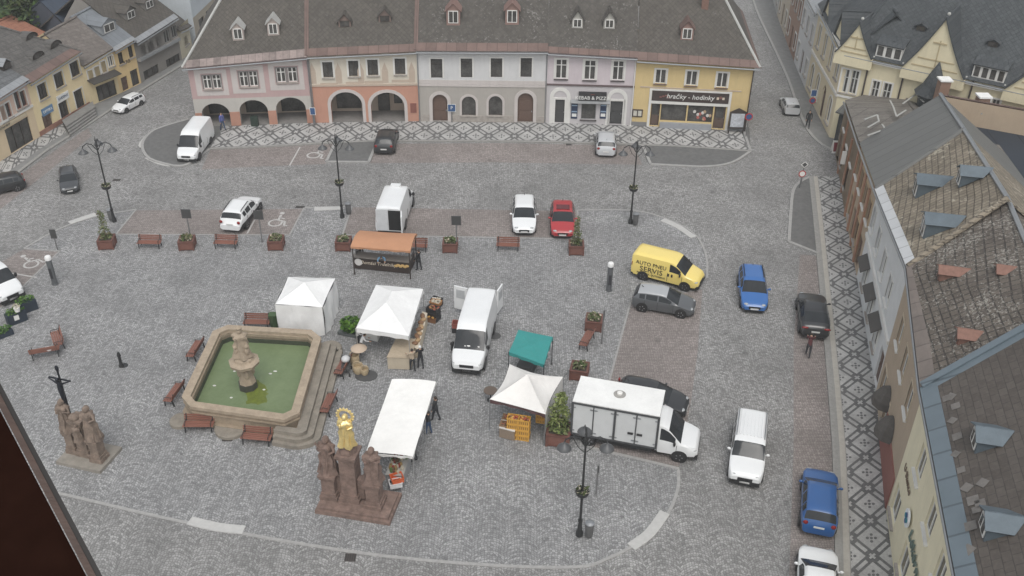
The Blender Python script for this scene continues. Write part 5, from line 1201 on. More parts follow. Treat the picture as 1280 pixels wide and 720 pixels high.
for x in (x0+.09,x0+1.05,x0+1.3,x0+2.2,x0+2.45,x0+3.4,x0+3.65,x0+4.6):
    for z in (z0+.25,z1-.35): b=MB(); b.cbox((x,-W2-.03,z),(.16,.03,.06)); b.build('hinge',STEEL,t)
b=MB()
for x in (x0+3.25,x0+3.75): b.cbox((x,-W2-.05,z0+.75),(.3,.05,.12))
b.build('door_latch',BLACK,t)
b=MB(); b.lathe([(.34,z1+.06),(.34,z1+.08),(.2,z1+.1)],x0+2.35,.1,20,1); b.lathe([(.15,z1+.1),(.15,z1+.2),(.08,z1+.24)],x0+2.35,.1,16,0); b.build('roof_vent',[WHITEP,M('vent_stain',(.3,.29,.27))],t)
b=MB(); b.box(x0+.1,1.0,-.45,.45,.45,.78); b.box(x0+1.4,x1-.2,-W2+.05,-W2+.15,.4,.7); b.box(x0,x0+.1,-W2,W2,.4,.55); b.build('chassis',BLACK,t)
for sg in (-1,1): wheel(t,x0+1.,sg*(W2-.14),.36,.25,M('steel_wheel',(.2,.2,.21)))
for sg in (-1,1): b=MB(); b.cbox((x0-.03,sg*.95,.62),(.05,.2,.14)); b.build('tail_light',TAILR,t)
# ---------------------------------------------------------------- street furniture
def lamp():
    t=thing('street_lamp','x','street lamp'); b=MB()
    b.lathe([(.18,0),(.18,.25),(.12,.4),(.09,.9),(.07,1.),(.06,3.2),(.05,6.4),(.04,6.6)],0,0,12); b.lathe([(.12,1.),(.12,1.1)],0,0,12); b.lathe([(.1,6.25),(.1,6.4),(.06,6.5)],0,0,12); b.build('pole',IRON,t,40)
    def head(x,y,z):
        q=MB(); q.lathe([(.02,z+.42),(.05,z+.3),(.09,z+.24),(.2,z+.16),(.34,z+.02),(.36,z-.03),(.3,z-.03)],x,y,16); o=q.build('lamp_shade',M('lamp_shade_grey',(.075,.077,.08),.4,.2,5.),t,50)
        q=MB(); q.ball((x,y,z-.06),(.2,.2,.12),12); q.build('bulb_glass',M('lamp_glass',(.5,.5,.47),.2,.1),o,60)
    for k in range(2):
        sx=1 if k else -1; q=MB(); P=[(.05*sx,0,6.0),(.3*sx,0,6.45),(.65*sx,0,6.55),(.95*sx,0,6.35),(1.0*sx,0,6.15)]
        q.tube(P,.035,7); q.tube([(.07*sx,0,5.6),(.35*sx,0,5.9),(.6*sx,0,6.45)],.02,6); q.build('arm',IRON,t,50); head(1.0*sx,0,5.85)
    q=MB(); q.tube([(0,.05,6.0),(0,.3,6.45),(0,.65,6.55),(0,.9,6.35)],.035,7); q.build('arm',IRON,t,50); head(0,.92,6.05)
    b=MB(); b.tube([(0,0,6.6),(0,0,7.1)],[.05,.012],6); b.ball((0,0,6.75),.07); b.build('finial',IRON,t,50)
    b=MB(); b.lathe([(.12,2.75),(.3,2.85),(.36,3.05),(.33,3.1),(.1,3.0)],0,0,14); o=b.build('flower_basket',IRON,t,50)
    b=MB(); random.seed(2); b.leaves((0,0,3.12),(.36,.36,.16),70,.16,(0,0,1),.2); b.build('basket_flowers',[leaf('basket_green',(.07,.09,.035)),M('pale_petal',(.5,.46,.36))],o)
    return t
L0=lamp()
for i,(p,rz,lab) in enumerate((((143,277),.25,'three armed black street lamp beside the tall planter in the west corner'),((428,272),0.,'three armed black street lamp on the paved strip left of the parked white van'),((788,279),0.,'three armed black street lamp on the plaza corner near the parked red car'),((724,669),0.,'three armed black street lamp before the white box truck with pale flowers'))):
    t=L0 if i==0 else copy_tree(L0); place(t,G(*p),rz,lab,'black three armed street lamps')
BW=wood('red_brown_bench_slat',(.24,.105,.075))
def bench(W=1.7):
    t=thing('bench','x','bench'); b=MB()
    for k in range(4): b.box(-W/2,W/2,-.28+k*.13,-.17+k*.13,.43+.005*k,.47+.005*k)
    b.build('seat',BW,t); b=MB()
    for k in range(3): b.beam((-W/2,.27+k*.035,.56+k*.13),(W/2,.27+k*.035,.56+k*.13),.035,.105)
    b.build('backrest',BW,t)
    for sx in (-1,1):
        b=MB(); x=sx*(W/2-.12); b.beam((x,-.26,0),(x,-.22,.42),.05,.06); b.beam((x,.3,0),(x,.22,.44),.05,.06); b.beam((x,-.28,.42),(x,.25,.44),.05,.05); b.beam((x,.22,.44),(x,.36,.92),.05,.05); b.tube([(x,.27,.62),(x,0,.66),(x,-.24,.64),(x,-.26,.44)],.022,6); b.build('leg',IRON,t)
    return t
B0=bench()
def dirz(a,b):
    d=G(*b)-G(*a); return math.atan2(d.y,d.x)
bl=[((188,309),0.,'wooden bench between the tall planter and the first sign planter'),((283,309),-.03,'wooden bench behind the white boxy estate car'),((520,313),-.03,'wooden bench half hidden by the brown market stall'),((635,312),-.03,'wooden bench in front of the white car facing the market'),
 ((733,430),dirz((724,442),(739,414))+math.pi,'wooden bench turned sideways between two planters by the yellow van'),
 ((245,443),dirz((232,458),(252,426)),'wooden bench by the upper left side of the fountain'),((219,498),dirz((208,512),(228,484)),'wooden bench by the lower left side of the fountain'),
 ((250,537),dirz((234,539),(267,539)),'wooden bench in front of the fountain at its left corner'),((322,553),dirz((306,554),(340,557)),'wooden bench in front of the fountain toward its steps'),
 ((429,464),dirz((430,448),(416,472)),'wooden bench on the right of the fountain by the pushchair'),((411,511),dirz((416,492),(400,526)),'wooden bench on the right of the fountain near the gilded statue'),
 ((322,409),0.,'wooden bench behind the fountain'),((58,445),R_(200),'wooden bench of the corner pair with something white on its seat'),((73,430),R_(-60),'wooden bench of the corner pair set at an angle')]
for i,(p,rz,lab) in enumerate(bl):
    t=B0 if i==0 else copy_tree(B0); 
    if i in (5,6): rz=rz+math.pi
    if i in (9,10): pass
    place(t,G(*p),rz,lab,'wooden benches on the square')
b=MB(); b.ball((0,0,0),(.3,.2,.12),10); o=b.build('white_bag',M('white_cloth',(.7,.68,.66),.8),None,60); o.location=G(60,436,.58); tag(o,'crumpled white bag lying on a bench at the left','bag')
PB=wood('planter_board',(.19,.085,.065)); SOIL=M('soil',(.05,.04,.03),.95)
PLG=[leaf('planter_green_a',(.085,.12,.045)),leaf('planter_green_b',(.15,.17,.08)),leaf('planter_olive',(.19,.17,.10)),M('cream_blossom',(.45,.4,.3))]
def planter():
    t=thing('planter','x','planter'); b=MB(); s=.5
    b.box(-s,s,-s,s,.05,.72,0)
    b.build('box',PB,t); b=MB()
    for x in (-1,1):
        for y in (-1,1): b.cbox((x*s,y*s,.38),(.1,.1,.76))
    for q in (-1,1): b.cbox((0,q*s,.72),(1.1,.12,.07)); b.cbox((q*s,0,.72),(.12,.98,.07)); b.cbox((0,q*(s+.01),.1),(1.,.06,.08)); b.cbox((q*(s+.01),0,.1),(.06,1.,.08))
    b.build('rim_frame',wood('planter_frame',(.15,.065,.05)),t); b=MB(); b.box(-s+.07,s-.07,-s+.07,s-.07,.7,.735); b.build('soil',SOIL,t); return t
def greens(t,seed,kind):
    random.seed(seed); b=MB()
    if kind=='low':
        b.leaves((0,0,.86),(.46,.46,.22),150,.2,(0,0,1,2,3),.1); b.build('plants',PLG,t)
    elif kind=='tall':
        b.leaves((0,0,.88),(.45,.45,.25),110,.2,(0,1,2),.1); b.build('plants',PLG,t); b=MB()
        b.tube([(0,0,.7),(.02,0,1.6),(0,.03,2.7)],[.035,.025,.01],6); b.build('stem',M('young_bark',(.2,.16,.11)),t); b=MB()
        for k in range(9):
            z=1.1+k*.21; r=.42*(1-.085*k)**.9; b.leaves((random.uniform(-.08,.08),random.uniform(-.08,.08),z),(r,r,.24),42,.15,(0,1,1,2),.1)
        b.build('crown',PLG[:3],t)
    else:
        b.leaves((0,0,.9),(.55,.55,.3),150,.2,(0,0,1),.1); b.build('plants',PLG,t); b=MB(); 
        for a in range(4): b.tube([(.1*math.cos(a*1.6),.1*math.sin(a*1.6),.7),(.2*math.cos(a*1.6),.2*math.sin(a*1.6),2.0)],[.03,.01],5)
        b.build('stem',M('young_bark',(.2,.16,.11)),t); b=MB()
        for k in range(10):
            z=1.05+k*.2; r=.62*(1-.07*k); b.leaves((random.uniform(-.12,.12),random.uniform(-.12,.12),z),(r,r,.3),70,.17,(0,0,1),.15)
        b.build('crown',[leaf('shrub_green_a',(.15,.19,.06)),leaf('shrub_green_b',(.22,.25,.10))],t)
pl_=[((135,308),'tall','wooden planter with a thin sapling at the end of the parking row'),((235,309),'low','wooden planter with low greenery under the left parking sign'),((346,309),'low','wooden planter right of the bench behind the white estate'),((430,310),'low','wooden planter at the left end of the brown stall'),((563,312),'low','wooden planter right of the brown stall beside a sign post'),
 ((720,315),'tall','wooden planter with a leafy sapling before the red car'),((742,409),'low','wooden planter above the sideways bench near the yellow van'),((724,470),'low','wooden planter with pale flowers beside the tail of the box truck'),((698,550),'shrub','wooden planter with a big bright green shrub between peaked tent and truck')]
PT0=planter(); protos=[PT0]+[copy_tree(PT0) for _ in pl_[1:]]
for i,((p,k,lab),t) in enumerate(zip(pl_,protos)):
    place(t,G(*p),(.12,.1,.05,0,0,0,-.15,-.2,-.15)[i],lab,'square wooden planters'); greens(t,20+i,k)
for t_ in protos[8:9]: t_.scale=(1.2,1.2,1.15)
def sign(label,p,h,shape='board',rz=0.,mats=None,name='road_sign',w=.7,hh=.75,tx=None,cat='sign'):
    t=thing(name,label,cat,G(*p),rz); b=MB(); b.tube([(0,0,0),(0,0,h)],.05,7); b.build('pole',M('dull_post',(.16,.16,.16),.6),t)
    b=MB()
    if shape=='board': b.box(-w/2,w/2,-.045,-.02,h-hh,h,0); b.box(-w/2+.04,w/2-.04,-.055,-.045,h-hh+.04,h-.04,1)
    elif shape=='round':
        for r,y,m in ((w/2,-.05,0),(w/2*.74,-.06,1)):
            k=len(b.v); b.lathe([(r,0),(r,.02)],0,0,18,m)
            for q in range(k,len(b.v)): v=b.v[q]; b.v[q]=Vector((v.x,y-v.z,h-w/2+v.y))
    elif shape=='diamond':
        b.poly([(0,-.05,h),(-w/2,-.05,h-w/2),(0,-.05,h-w),(w/2,-.05,h-w/2)],0); b.poly([(0,-.06,h-.08),(-w/2+.08,-.06,h-w/2),(0,-.06,h-w+.08),(w/2-.08,-.06,h-w/2)],1)
    o=b.build('sign_plate',mats,t)
    if tx: text('lettering',tx,.42,M('sign_white',(.75,.75,.72)),o,(0,-.065,h-hh/2),(R_(90),0,0),.004)
    return t
SGR=[M('sign_back_grey',(.08,.08,.08),.6),M('sign_back_inner',(.055,.055,.055),.6)]; SBL=[M('sign_white',(.75,.75,.72)),M('sign_blue',(.035,.085,.2))]; SRD=[M('sign_red_ring',(.42,.03,.03)),M('sign_white',(.75,.75,.72))]; SNP=[M('sign_red_ring',(.42,.03,.03)),M('sign_blue',(.02,.09,.3))]
sign('grey backed sign on a post behind the second planter',(239,300),2.6,rz=.0,mats=SGR)
sign('grey backed sign on a post between the bench and the wheelchair bay',(328,303),2.7,mats=SGR)
sign('grey backed sign on a post beside the planter right of the stall',(571,313),2.9,mats=SGR)
sign('grey backed sign on a leaning post in the west plaza corner',(72,312),1.7,mats=SGR,w=.45,hh=.75)
sign('blue parking sign in front of the white house',(565,154),1.9,mats=SBL,tx='P',w=.75,hh=.75)
sign('blue sign on a post between the two arcade houses',(393,160),2.0,mats=SBL,w=.5,hh=.7)
sign('round red and blue no stopping sign at the yellow corner house',(932,172),2.4,'round',mats=SNP,w=.7)
sign('red ringed round sign at the tip of the east traffic island',(999,236),1.7,'round',mats=SRD,w=.6)
sign('grey diamond sign behind the round one on the east island',(1001,230),2.1,'diamond',mats=[M('sign_white',(.75,.75,.72)),M('sign_back_grey',(.19,.19,.19))],w=.6)
t=sign('blue and round signs on a post at the northeast street pavement',(1010,155),3.4,mats=SBL,w=.55,hh=.65)
b=MB(); k=0
b.lathe([(.3,0),(.3,.02)],0,0,18,0); b.lathe([(.21,.02),(.21,.03)],0,0,18,1)
for q in range(len(b.v)): v=b.v[q]; b.v[q]=Vector((v.x,-.05-v.z,2.35+v.y))
b.build('round_plate',SNP,t)
sign('thin post with small edge-on plate by the sideways bench',(752,430),2.6,mats=SGR,w=.12,hh=.7,rz=1.2)
sign('thin post with an edge-on plate beside the truck front lamp',(745,617),2.,mats=SGR,w=.14,hh=.5,rz=1.1)
# info pillars, bollard, bins
def pillar(label,p,h=2.25):
    t=thing('light_pillar',label,'pillar',G(*p)); b=MB(); b.lathe([(.19,0),(.19,h-.28)],0,0,16); b.lathe([(.22,0),(.22,.08)],0,0,16); b.build('pillar_body',M('pillar_grey',(.10,.105,.11),.5,.2),t,40)
    b=MB(); b.lathe([(.21,h-.28),(.22,h-.1),(.17,h),(.05,h+.04)],0,0,16); b.build('lamp_cap',M('pillar_white_cap',(.75,.75,.74),.4),t,40)
    b=MB(); b.box(-.09,.09,-.2,-.185,h*.25,h*.6); b.build('panel',M('pillar_panel',(.03,.03,.035)),t); return t
pillar('grey pillar with white cap left of the yellow van',(761,363)); pillar('grey pillar with white cap at the west edge of the plaza',(69,355))
t=thing('bollard','short black iron bollard standing alone left of the fountain','bollard',G(152,458)); b=MB(); b.lathe([(.16,0),(.16,.12),(.1,.2),(.085,.75),(.12,.8),(.12,.86),(.09,.92),(.1,1.),(.06,1.08)],0,0,14); b.build('post',IRON,t,40); b=MB(); b.lathe([(.26,0.),(.24,.03)],.12,.08,12); b.build('foot',IRON,t)
def bin_(label,p):
    t=thing('litter_bin',label,'litter bin',G(*p)); b=MB(); b.lathe([(.19,.12),(.22,.85),(.2,.88)],0,0,14); b.build('bin_body',M('bin_grey',(.09,.09,.09),.6,.25,4.),t,40); b=MB(); b.lathe([(.24,.95),(.24,1.),(.1,1.06)],0,0,14); b.tube([(.2,0,.85),(.2,0,.96)],.015,5); b.tube([(-.2,0,.85),(-.2,0,.96)],.015,5); b.build('bin_lid',STEEL,t); b=MB(); b.tube([(0,.2,0),(0,.2,.9)],.03,6); b.build('post',IRON,t)
bin_('grey litter bin at the foot of the west corner lamp',(140,276)); bin_('grey litter bin beside the lamp left of the parked van',(436,268)); bin_('grey litter bin beside the lamp near the red car',(794,281)); bin_('grey litter bin with slanted lid at the front lamp',(736,671))
# A-board at the street mouth
t=thing('pavement_sign','small white and dark red pavement board at the street mouth','sign',G(1045,190)); b=MB(); b.slab([(-.45,-.25,0),(.45,-.25,0),(.45,0,1.1),(-.45,0,1.1)],.03); b.slab([(.45,.25,0),(-.45,.25,0),(-.45,0,1.1),(.45,0,1.1)],.03); b.build('board',WHITEP,t); b=MB(); b.slab([(-.35,-.24,.15),(.35,-.24,.15),(.35,-.06,.95),(-.35,-.06,.95)],.01); b.build('poster',M('poster_red',(.2,.03,.04)),t)
t=thing('notice_board','arched notice board beside the toy shop at the yellow corner','notice board',G(919,168)); b=MB(); b.box(-.75,.75,-.05,.05,.6,2.2); b.box(-.7,-.6,-.04,.04,0,.6); b.box(.6,.7,-.04,.04,0,.6); b.poly([(-.8,-.06,2.2),(.8,-.06,2.2),(0,-.06,2.6)]); b.build('frame',DARKF,t); b=MB(); b.box(-.6,.6,-.08,-.06,.75,2.05); b.build('notices',M('notice_paper_blue',(.45,.47,.5),.7,.4,5.),t)
# ---------------------------------------------------------------- fountain
SAND2=M('warm_sandstone',(.335,.27,.20),.85,.28,2.2,bump=.4); SANDG=M('grey_weathered_sandstone',(.23,.205,.17),.9,.3,2.,bump=.4)
FT=thing('fountain','square sandstone fountain basin with green water and steps on one side','fountain',G(312,492))
fo=FT.location.copy(); zr=1.35
Q=[G(*p,zr)-fo for p in ((222,506),(371,527),(404,413),(270,405))]   # SW, SE, NE, NW of the rim
def octa(Q,c):
    r=[]
    for i in range(4):
        p,a,b_=Q[i],Q[i-1],Q[(i+1)%4]; r.append(p+(a-p).normalized()*c); r.append(p+(b_-p).normalized()*c)
    return r
def inset(Q,d):
    n=len(Q); o=[]
    for i in range(n):
        a,p,c=Q[i-1],Q[i],Q[(i+1)%n]; u=(p-a).normalized(); v=(c-p).normalized(); nu=Vector((-u.y,u.x,0)); nv=Vector((-v.y,v.x,0)); k=(nu+nv)/(1+nu.dot(nv)); o.append(Vector((p.x,p.y,0))+Vector((k.x,k.y,0))*d)
    return o
c0=.75
def ring(b,outer,inner,z0,z1,mi=0):
    n=len(outer); vs=[(p.x,p.y,z0) for p in outer]+[(p.x,p.y,z1) for p in outer]+[(p.x,p.y,z1) for p in inner]+[(p.x,p.y,z0) for p in inner]
    b.add(vs,[(k*n+i,k*n+(i+1)%n,((k+1)%4)*n+(i+1)%n,((k+1)%4)*n+i) for k in range(4) for i in range(n)],mi)
R0=octa(inset(Q,0),c0); R1=octa(inset(Q,.48),c0*.55); R2=octa(inset(Q,.12),c0*.9); R3=octa(inset(Q,.56),c0*.5); R4=octa(inset(Q,-.1),c0)
b=MB(); ring(b,R0,R1,zr-.2,zr); b.build('rim',SAND2,FT); b=MB(); ring(b,R2,R3,.25,zr-.2); ring(b,R4,R3,.1,.3); ring(b,octa(inset(Q,.02),c0),R3,.85,.95); b.build('basin_wall',M('sandstone_wall',(.30,.24,.175),.85,.3,1.5,bump=.4),FT)
t_=NT('green_pond_water'); ob=t_.obj(); a=t_.noise(ob,.9,5.,.7); q=t_.noise(ob,6.,4.); WAT=t_.out(t_.mix(t_.ramp(t_.m('ADD',t_.m('MULTIPLY',a,.7),t_.m('MULTIPLY',q,.3)),.35,.65),(.13,.175,.085),(.175,.225,.12)),.3,q,.08,.02,Specular_IOR_Level=.25)
zw=.5
b=MB(); b.poly([(p.x,p.y,zw) for p in R3]); b.build('water',WAT,FT)
ALG=M('bright_algae',(.12,.15,.02),.6,.35,3.); ag=[G(*p,zw+.006)-fo for p in ((309,474),(318,473),(325,477),(334,486),(334,492),(332,504),(322,505),(308,504),(309,496),(306,486))]
random.seed(6); rg=[]
for i,p in enumerate(ag):
    q_=ag[(i+1)%len(ag)]
    for j in range(4): w_=p.lerp(q_,j/4); rg.append(w_+Vector((random.uniform(-.1,.1),random.uniform(-.1,.1),0)))
b=MB(); b.poly(rg); b.build('algae_patch',ALG,FT)
b=MB(); R5=[p*.0+p for p in octa(inset(Q,.575),c0*.5)]; ring(b,R3,R5,.1,zw+.32); b.build('wet_wall_band',M('wet_green_stone',(.05,.058,.04),.5,.3,3.),FT)
for i,(x,y) in enumerate(((293,464),(338,467),(306,482),(330,487),(322,448),(344,464),(289,497),(268,482))):
    b=MB(); b.ball((0,0,0),(.09+.02*(i%3),.07,.03),8); o=b.build('floating_scrap',M('white_scrap',(.6,.6,.56)),None,60); o.location=G(x,y,zw+.02); tag(o,'small white scrap floating on the green fountain water','scrap','white scraps on the fountain water')
# steps on the east side wrapping the south corner, lobed plinth on the others
SW,SE,NE,NW=[Vector((p.x,p.y,0)) for p in Q]; e=(SE-NE).normalized(); es=Vector((-e.y,e.x,0)); 
if es.x<0: es=-es
s_=(SE-SW).normalized(); ss=Vector((s_.y,-s_.x,0))
b=MB()
for k in range(3):
    w=.12+.36*(3-k); ws_=.1+.24*(3-k); z=.26*(k+1)
    P=[NE-e*-.5+es*0,SE.copy()]; c=SE
    arc=[]
    for j in range(9):
        an=j/8; v=(es*math.cos(an*1.5708)*w+ss*math.sin(an*1.5708)*ws_); arc.append(c+v)
    poly=[NE+e*.5+es*w]+[p for p in arc]+[SE+s_*-1.3+ss*ws_*.9,SE+s_*-1.3+ss*-.1,SE+ss*-.1-s_*.1,NE+e*.5-es*.1]
    b.prism([(p.x,p.y) for p in poly][::-1],0,z)
b.build('step',SANDG,FT)
for c,r in ((NE+es*.35+e*.25,.75),(SW+ss*-.05+s_*-.05,.62),(SW+ss*-.1+s_*3.0,.95)): b=MB(); b.lathe([(r,0),(r,.2),(r-.06,.26)],c.x,c.y,20); b.build('plinth_lobe',SANDG,FT)
# centre column
def figure(b,x,y,z,h,mi=0,seed=0,wide=1.,n=18):
    "draped standing figure: robe with folds, shoulders, bent arms, head"
    ph=seed*1.7
    b.lathe([(.19*h*wide,z),(.185*h*wide,z+.05*h),(.135*h*wide,z+.25*h),(.15*h*wide,z+.42*h),(.105*h*wide,z+.56*h),(.13*h*wide,z+.68*h),(.15*h*wide,z+.74*h),(.13*h*wide,z+.79*h),(.06*h,z+.825*h),(.045*h,z+.85*h)],x,y,n,mi,.22,5,ph,1.18)
    b.ball((x,y-.02*h,z+.905*h),(.072*h,.08*h,.092*h),10,mi); b.ball((x,y+.02*h,z+.91*h),(.08*h,.075*h,.09*h),10,mi)
    for s in (-1,1):
        b.tube([(x+s*.13*h,y,z+.78*h),(x+s*.18*h,y-.03*h,z+.63*h),(x+s*.09*h,y-.14*h,z+.62*h if s*(-1)**seed>0 else z+.7*h)],[.048*h,.043*h,.03*h],8,mi)
    for k in range(5):
        a=ph+k*1.25; b.tube([(x+.1*h*math.cos(a),y+.1*h*math.sin(a),z+.7*h),(x+.15*h*math.cos(a+.3),y+.13*h*math.sin(a+.3),z+.4*h),(x+.19*h*math.cos(a+.1),y+.17*h*math.sin(a+.1),z+.03*h)],[.02*h,.03*h,.022*h],6,mi)
b=MB(); b.lathe([(.5,.3),(.5,zw+.5),(.42,zw+.75),(.36,zw+1.0),(.34,zw+1.5),(.45,zw+1.62),(.85,zw+1.75),(.9,zw+1.95),(.8,zw+2.02),(.6,zw+2.05),(.55,zw+2.2),(.3,zw+2.3),(.26,zw+2.5)],0,0,8); b.lathe([(.56,.3),(.54,zw+.42)],0,0,8,1)
for k in range(4): a=k*1.57+.4; b.ball((.38*math.cos(a),.38*math.sin(a),zw+1.15),(.14,.14,.3),8)
b.build('column',[SAND2,M('dark_wet_stone',(.06,.06,.05),.5,.3)],FT,35)
b=MB(); figure(b,0,0,zw+2.3,1.95,0,1,1.25); b.ball((.3,-.15,zw+2.75),(.17,.17,.3),8); b.ball((.33,-.2,zw+3.1),(.12,.12,.14),8); b.ball((-.3,-.12,zw+2.7),(.17,.17,.28),8); b.ball((-.32,-.18,zw+3.02),(.12,.12,.13),8); b.lathe([(.17,zw+4.22),(.2,zw+4.3),(.08,zw+4.42)],0,-.02,8); b.build('statue',SAND2,FT,50)
# ---------------------------------------------------------------- Marian group and crucifix group
REDST=M('red_brown_sandstone',(.18,.124,.102),.9,.5,3.2,bump=.8); GOLD=M('gilding',(.76,.60,.27),.38,.2,5.,metal=.55); PINKST=M('pinkish_sandstone',(.19,.145,.115),.9,.5,3.2,bump=.8)
def frame_of(a,b_,z=0.):
    A,B=G(*a,z),G(*b_,z); return A,(B-A).length,math.atan2((B-A).y,(B-A).x)
def pedestal(b,x,y,z,w,h,mi=0,top=1.18):
    b.cbox((x,y,z+.12),(w*1.35,w*1.35,.24),mi); b.cbox((x,y,z+.34),(w*1.18,w*1.18,.2),mi)
    k=len(b.v); b.cbox((x,y,z+.44+(h-.74)/2),(w,w,h-.74),mi); 
    b.cbox((x,y,z+h-.22),(w*top,w*top,.16),mi); b.cbox((x,y,z+h-.07),(w*top*1.12,w*top*1.12,.14),mi)
A,Wg,an=frame_of((396,640),(487,655)); t=thing('statue_group','red sandstone statue group with a gilded haloed figure on the middle pillar','monument',A,an)
b=MB(); b.cbox((Wg/2,.95,.11),(Wg+.1,2.15,.22)); b.cbox((Wg/2,.95,.29),(Wg-.15,1.9,.14)); b.build('base_plinth',REDST,t)
xs=(Wg*.12,Wg*.4,Wg*.74)
b=MB(); pedestal(b,xs[0],1.,.36,.7,1.65); pedestal(b,xs[2],.85,.36,.7,1.65); pedestal(b,xs[1],1.15,.36,.82,3.1); b.cbox((xs[1]-.55,1.15,1.2),(.35,.4,1.3)); b.cbox((xs[1]+.6,1.12,1.15),(.35,.4,1.3)); b.build('pedestal',REDST,t)
b=MB(); b.lathe([(.42,3.4),(.45,3.55),(.3,3.75),(.36,3.95)],xs[1],1.15,12,0,.1,5); b.build('pillar_capital',REDST,t,50)
b=MB(); figure(b,xs[0],1.,2.0,2.35,0,2,1.0); b.tube([(xs[0]-.2,.75,3.6),(xs[0]-.42,.7,4.1)],[.07,.05],6); b.build('left_saint',REDST,t,50)
b=MB(); figure(b,xs[2],.85,2.0,2.2,0,3,1.1); b.slab([(xs[2]+.1,.45,2.3),(xs[2]+.42,.5,2.6),(xs[2]+.42,.55,3.5),(xs[2]+.05,.5,3.6)],.1); b.build('right_saint',REDST,t,50)
b=MB(); figure(b,xs[1],1.15,3.9,1.95,0,4,1.05); b.ball((xs[1]-.2,.95,5.2),(.1,.1,.14),8); b.build('gilded_figure',GOLD,t,50)
b=MB(); cxx,cz=xs[1],5.72
for k in range(30):
    a,c=2*math.pi*k/30,2*math.pi*(k+1)/30
    b.tube([(cxx+.36*math.cos(a),1.22,cz+.36*math.sin(a)),(cxx+.36*math.cos(c),1.22,cz+.36*math.sin(c))],.06,6)
    if k%2==0: b.ball((cxx+.43*math.cos(a),1.22,cz+.43*math.sin(a)),.06,6)
b.build('halo',GOLD,t,60)
A,Wg,an=frame_of((73,579),(126,591)); t=thing('calvary_group','pinkish sandstone crucifixion group with a dark iron crucifix','monument',A,an)
b=MB(); b.cbox((Wg/2,.9,.1),(Wg+.1,2.0,.2)); b.build('base_plinth',M('grey_plinth_stone',(.24,.22,.19),.9,.25),t)
b=MB(); pedestal(b,Wg*.16,.95,.2,.5,1.5); pedestal(b,Wg*.8,.75,.2,.55,1.5); pedestal(b,Wg*.45,1.0,.2,.62,2.5,0,1.2); b.build('pedestal',PINKST,t)
b=MB(); figure(b,Wg*.16,.95,1.7,2.1,0,5,.95); b.build('mourning_woman',PINKST,t,50); b=MB(); figure(b,Wg*.8,.75,1.7,2.2,0,6,.95); b.build('mourning_man',PINKST,t,50)
b=MB(); figure(b,Wg*.5,.55,1.5,1.1,0,7,1.2); b.ball((Wg*.4,.9,2.75),(.32,.3,.25),8); b.build('kneeling_figure',PINKST,t,50)
cr_=M('dark_bronze',(.02,.022,.03),.45,.2,5.,metal=.5); b=MB(); x,y,z=Wg*.2,1.25,2.6; b.beam((x,y,z),(x,y,z+3.0),.07,.07); b.beam((x-.65,y,z+2.35),(x+.65,y,z+2.35),.07,.07); b.ball((x,y,z+3.05),(.12,.08,.2),8); b.build('cross',cr_,t)
b=MB(); b.tube([(x,y-.14,z+.85),(x+.03,y-.18,z+1.2),(x,y-.14,z+1.55),(x,y-.13,z+1.9),(x,y-.13,z+2.15),(x,y-.14,z+2.28)],[.05,.09,.13,.15,.12,.06],10); b.ball((x-.03,y-.17,z+2.42),(.1,.11,.13),10)
for s in (-1,1): b.tube([(x+s*.1,y-.13,z+2.12),(x+s*.35,y-.12,z+2.25),(x+s*.62,y-.1,z+2.38)],[.06,.045,.035],8)
b.build('crucified_figure',cr_,t,60)
# ---------------------------------------------------------------- market stalls
def canvas(name,rgb):
    if name in _M: return _M[name]
    t=NT(name); ob=t.obj(); a=t.noise(ob,1.1,5.,.7); w=t.n('TexNoise',None,Vector=t.n('Mapping',None,Vector=ob,Scale=(1.,1.,.4)),Scale=3.,Detail=3.).outputs[0]
    c=t.mix(t.ramp(a,.3,.7),tuple(x*.88 for x in rgb),rgb); _M[name]=t.out(c,.7,w,.6,.06); return _M[name]
WCAN=canvas('white_canvas',(.80,.80,.79)); WCAN2=canvas('off_white_canvas',(.76,.74,.71)); TEAL=canvas('teal_canvas',(.035,.26,.245)); ORC=canvas('faded_orange_canvas',(.46,.235,.13)); MAR=canvas('maroon_canvas',(.09,.045,.045))
CRATE=M('black_crate',(.025,.027,.028),.6,.2); ALU=M('alu_leg',(.45,.45,.45),.4,.1,4.,metal=.6)
def lmb(t):
    b=MB(); b.T=Matrix.Translation(-Vector(t.location)); return b
def sag(b,C,apex,n=6,droop=.18,mi=0,ridge=None):
    "four canvas panels from the corners C up to the apex (or ridge pair), edges sagging between the posts"
    for i in range(4):
        p,q=C[i],C[(i+1)%4]; top=apex if ridge is None else None
        if ridge is not None:
            r0,r1=ridge; ta,tb={0:(r0,r1),1:(r1,r1),2:(r1,r0),3:(r0,r0)}[i]
        else: ta=tb=apex
        vs=[];m_=n
        for u in range(m_+1):
            for v in range(m_+1):
                s=v/m_; w=u/m_
                base=p.lerp(q,s); tp=ta.lerp(tb,s); x=base.lerp(tp,w)
                x=x-Vector((0,0,droop*(math.sin(math.pi*s))*(1-w)*.55+droop*1.1*math.sin(math.pi*w)*(.35+.65*math.sin(math.pi*s))*.6)); 
                inw=((p+q)/2-(C[0]+C[1]+C[2]+C[3])/4); inw.z=0; x=x-inw.normalized()*droop*.8*math.sin(math.pi*s)*(1-w)
                vs.append(x)
        k=m_+1
        b.add(vs,[(a*k+c,a*k+c+1,(a+1)*k+c+1,(a+1)*k+c) for a in range(m_) for c in range(m_)],mi)
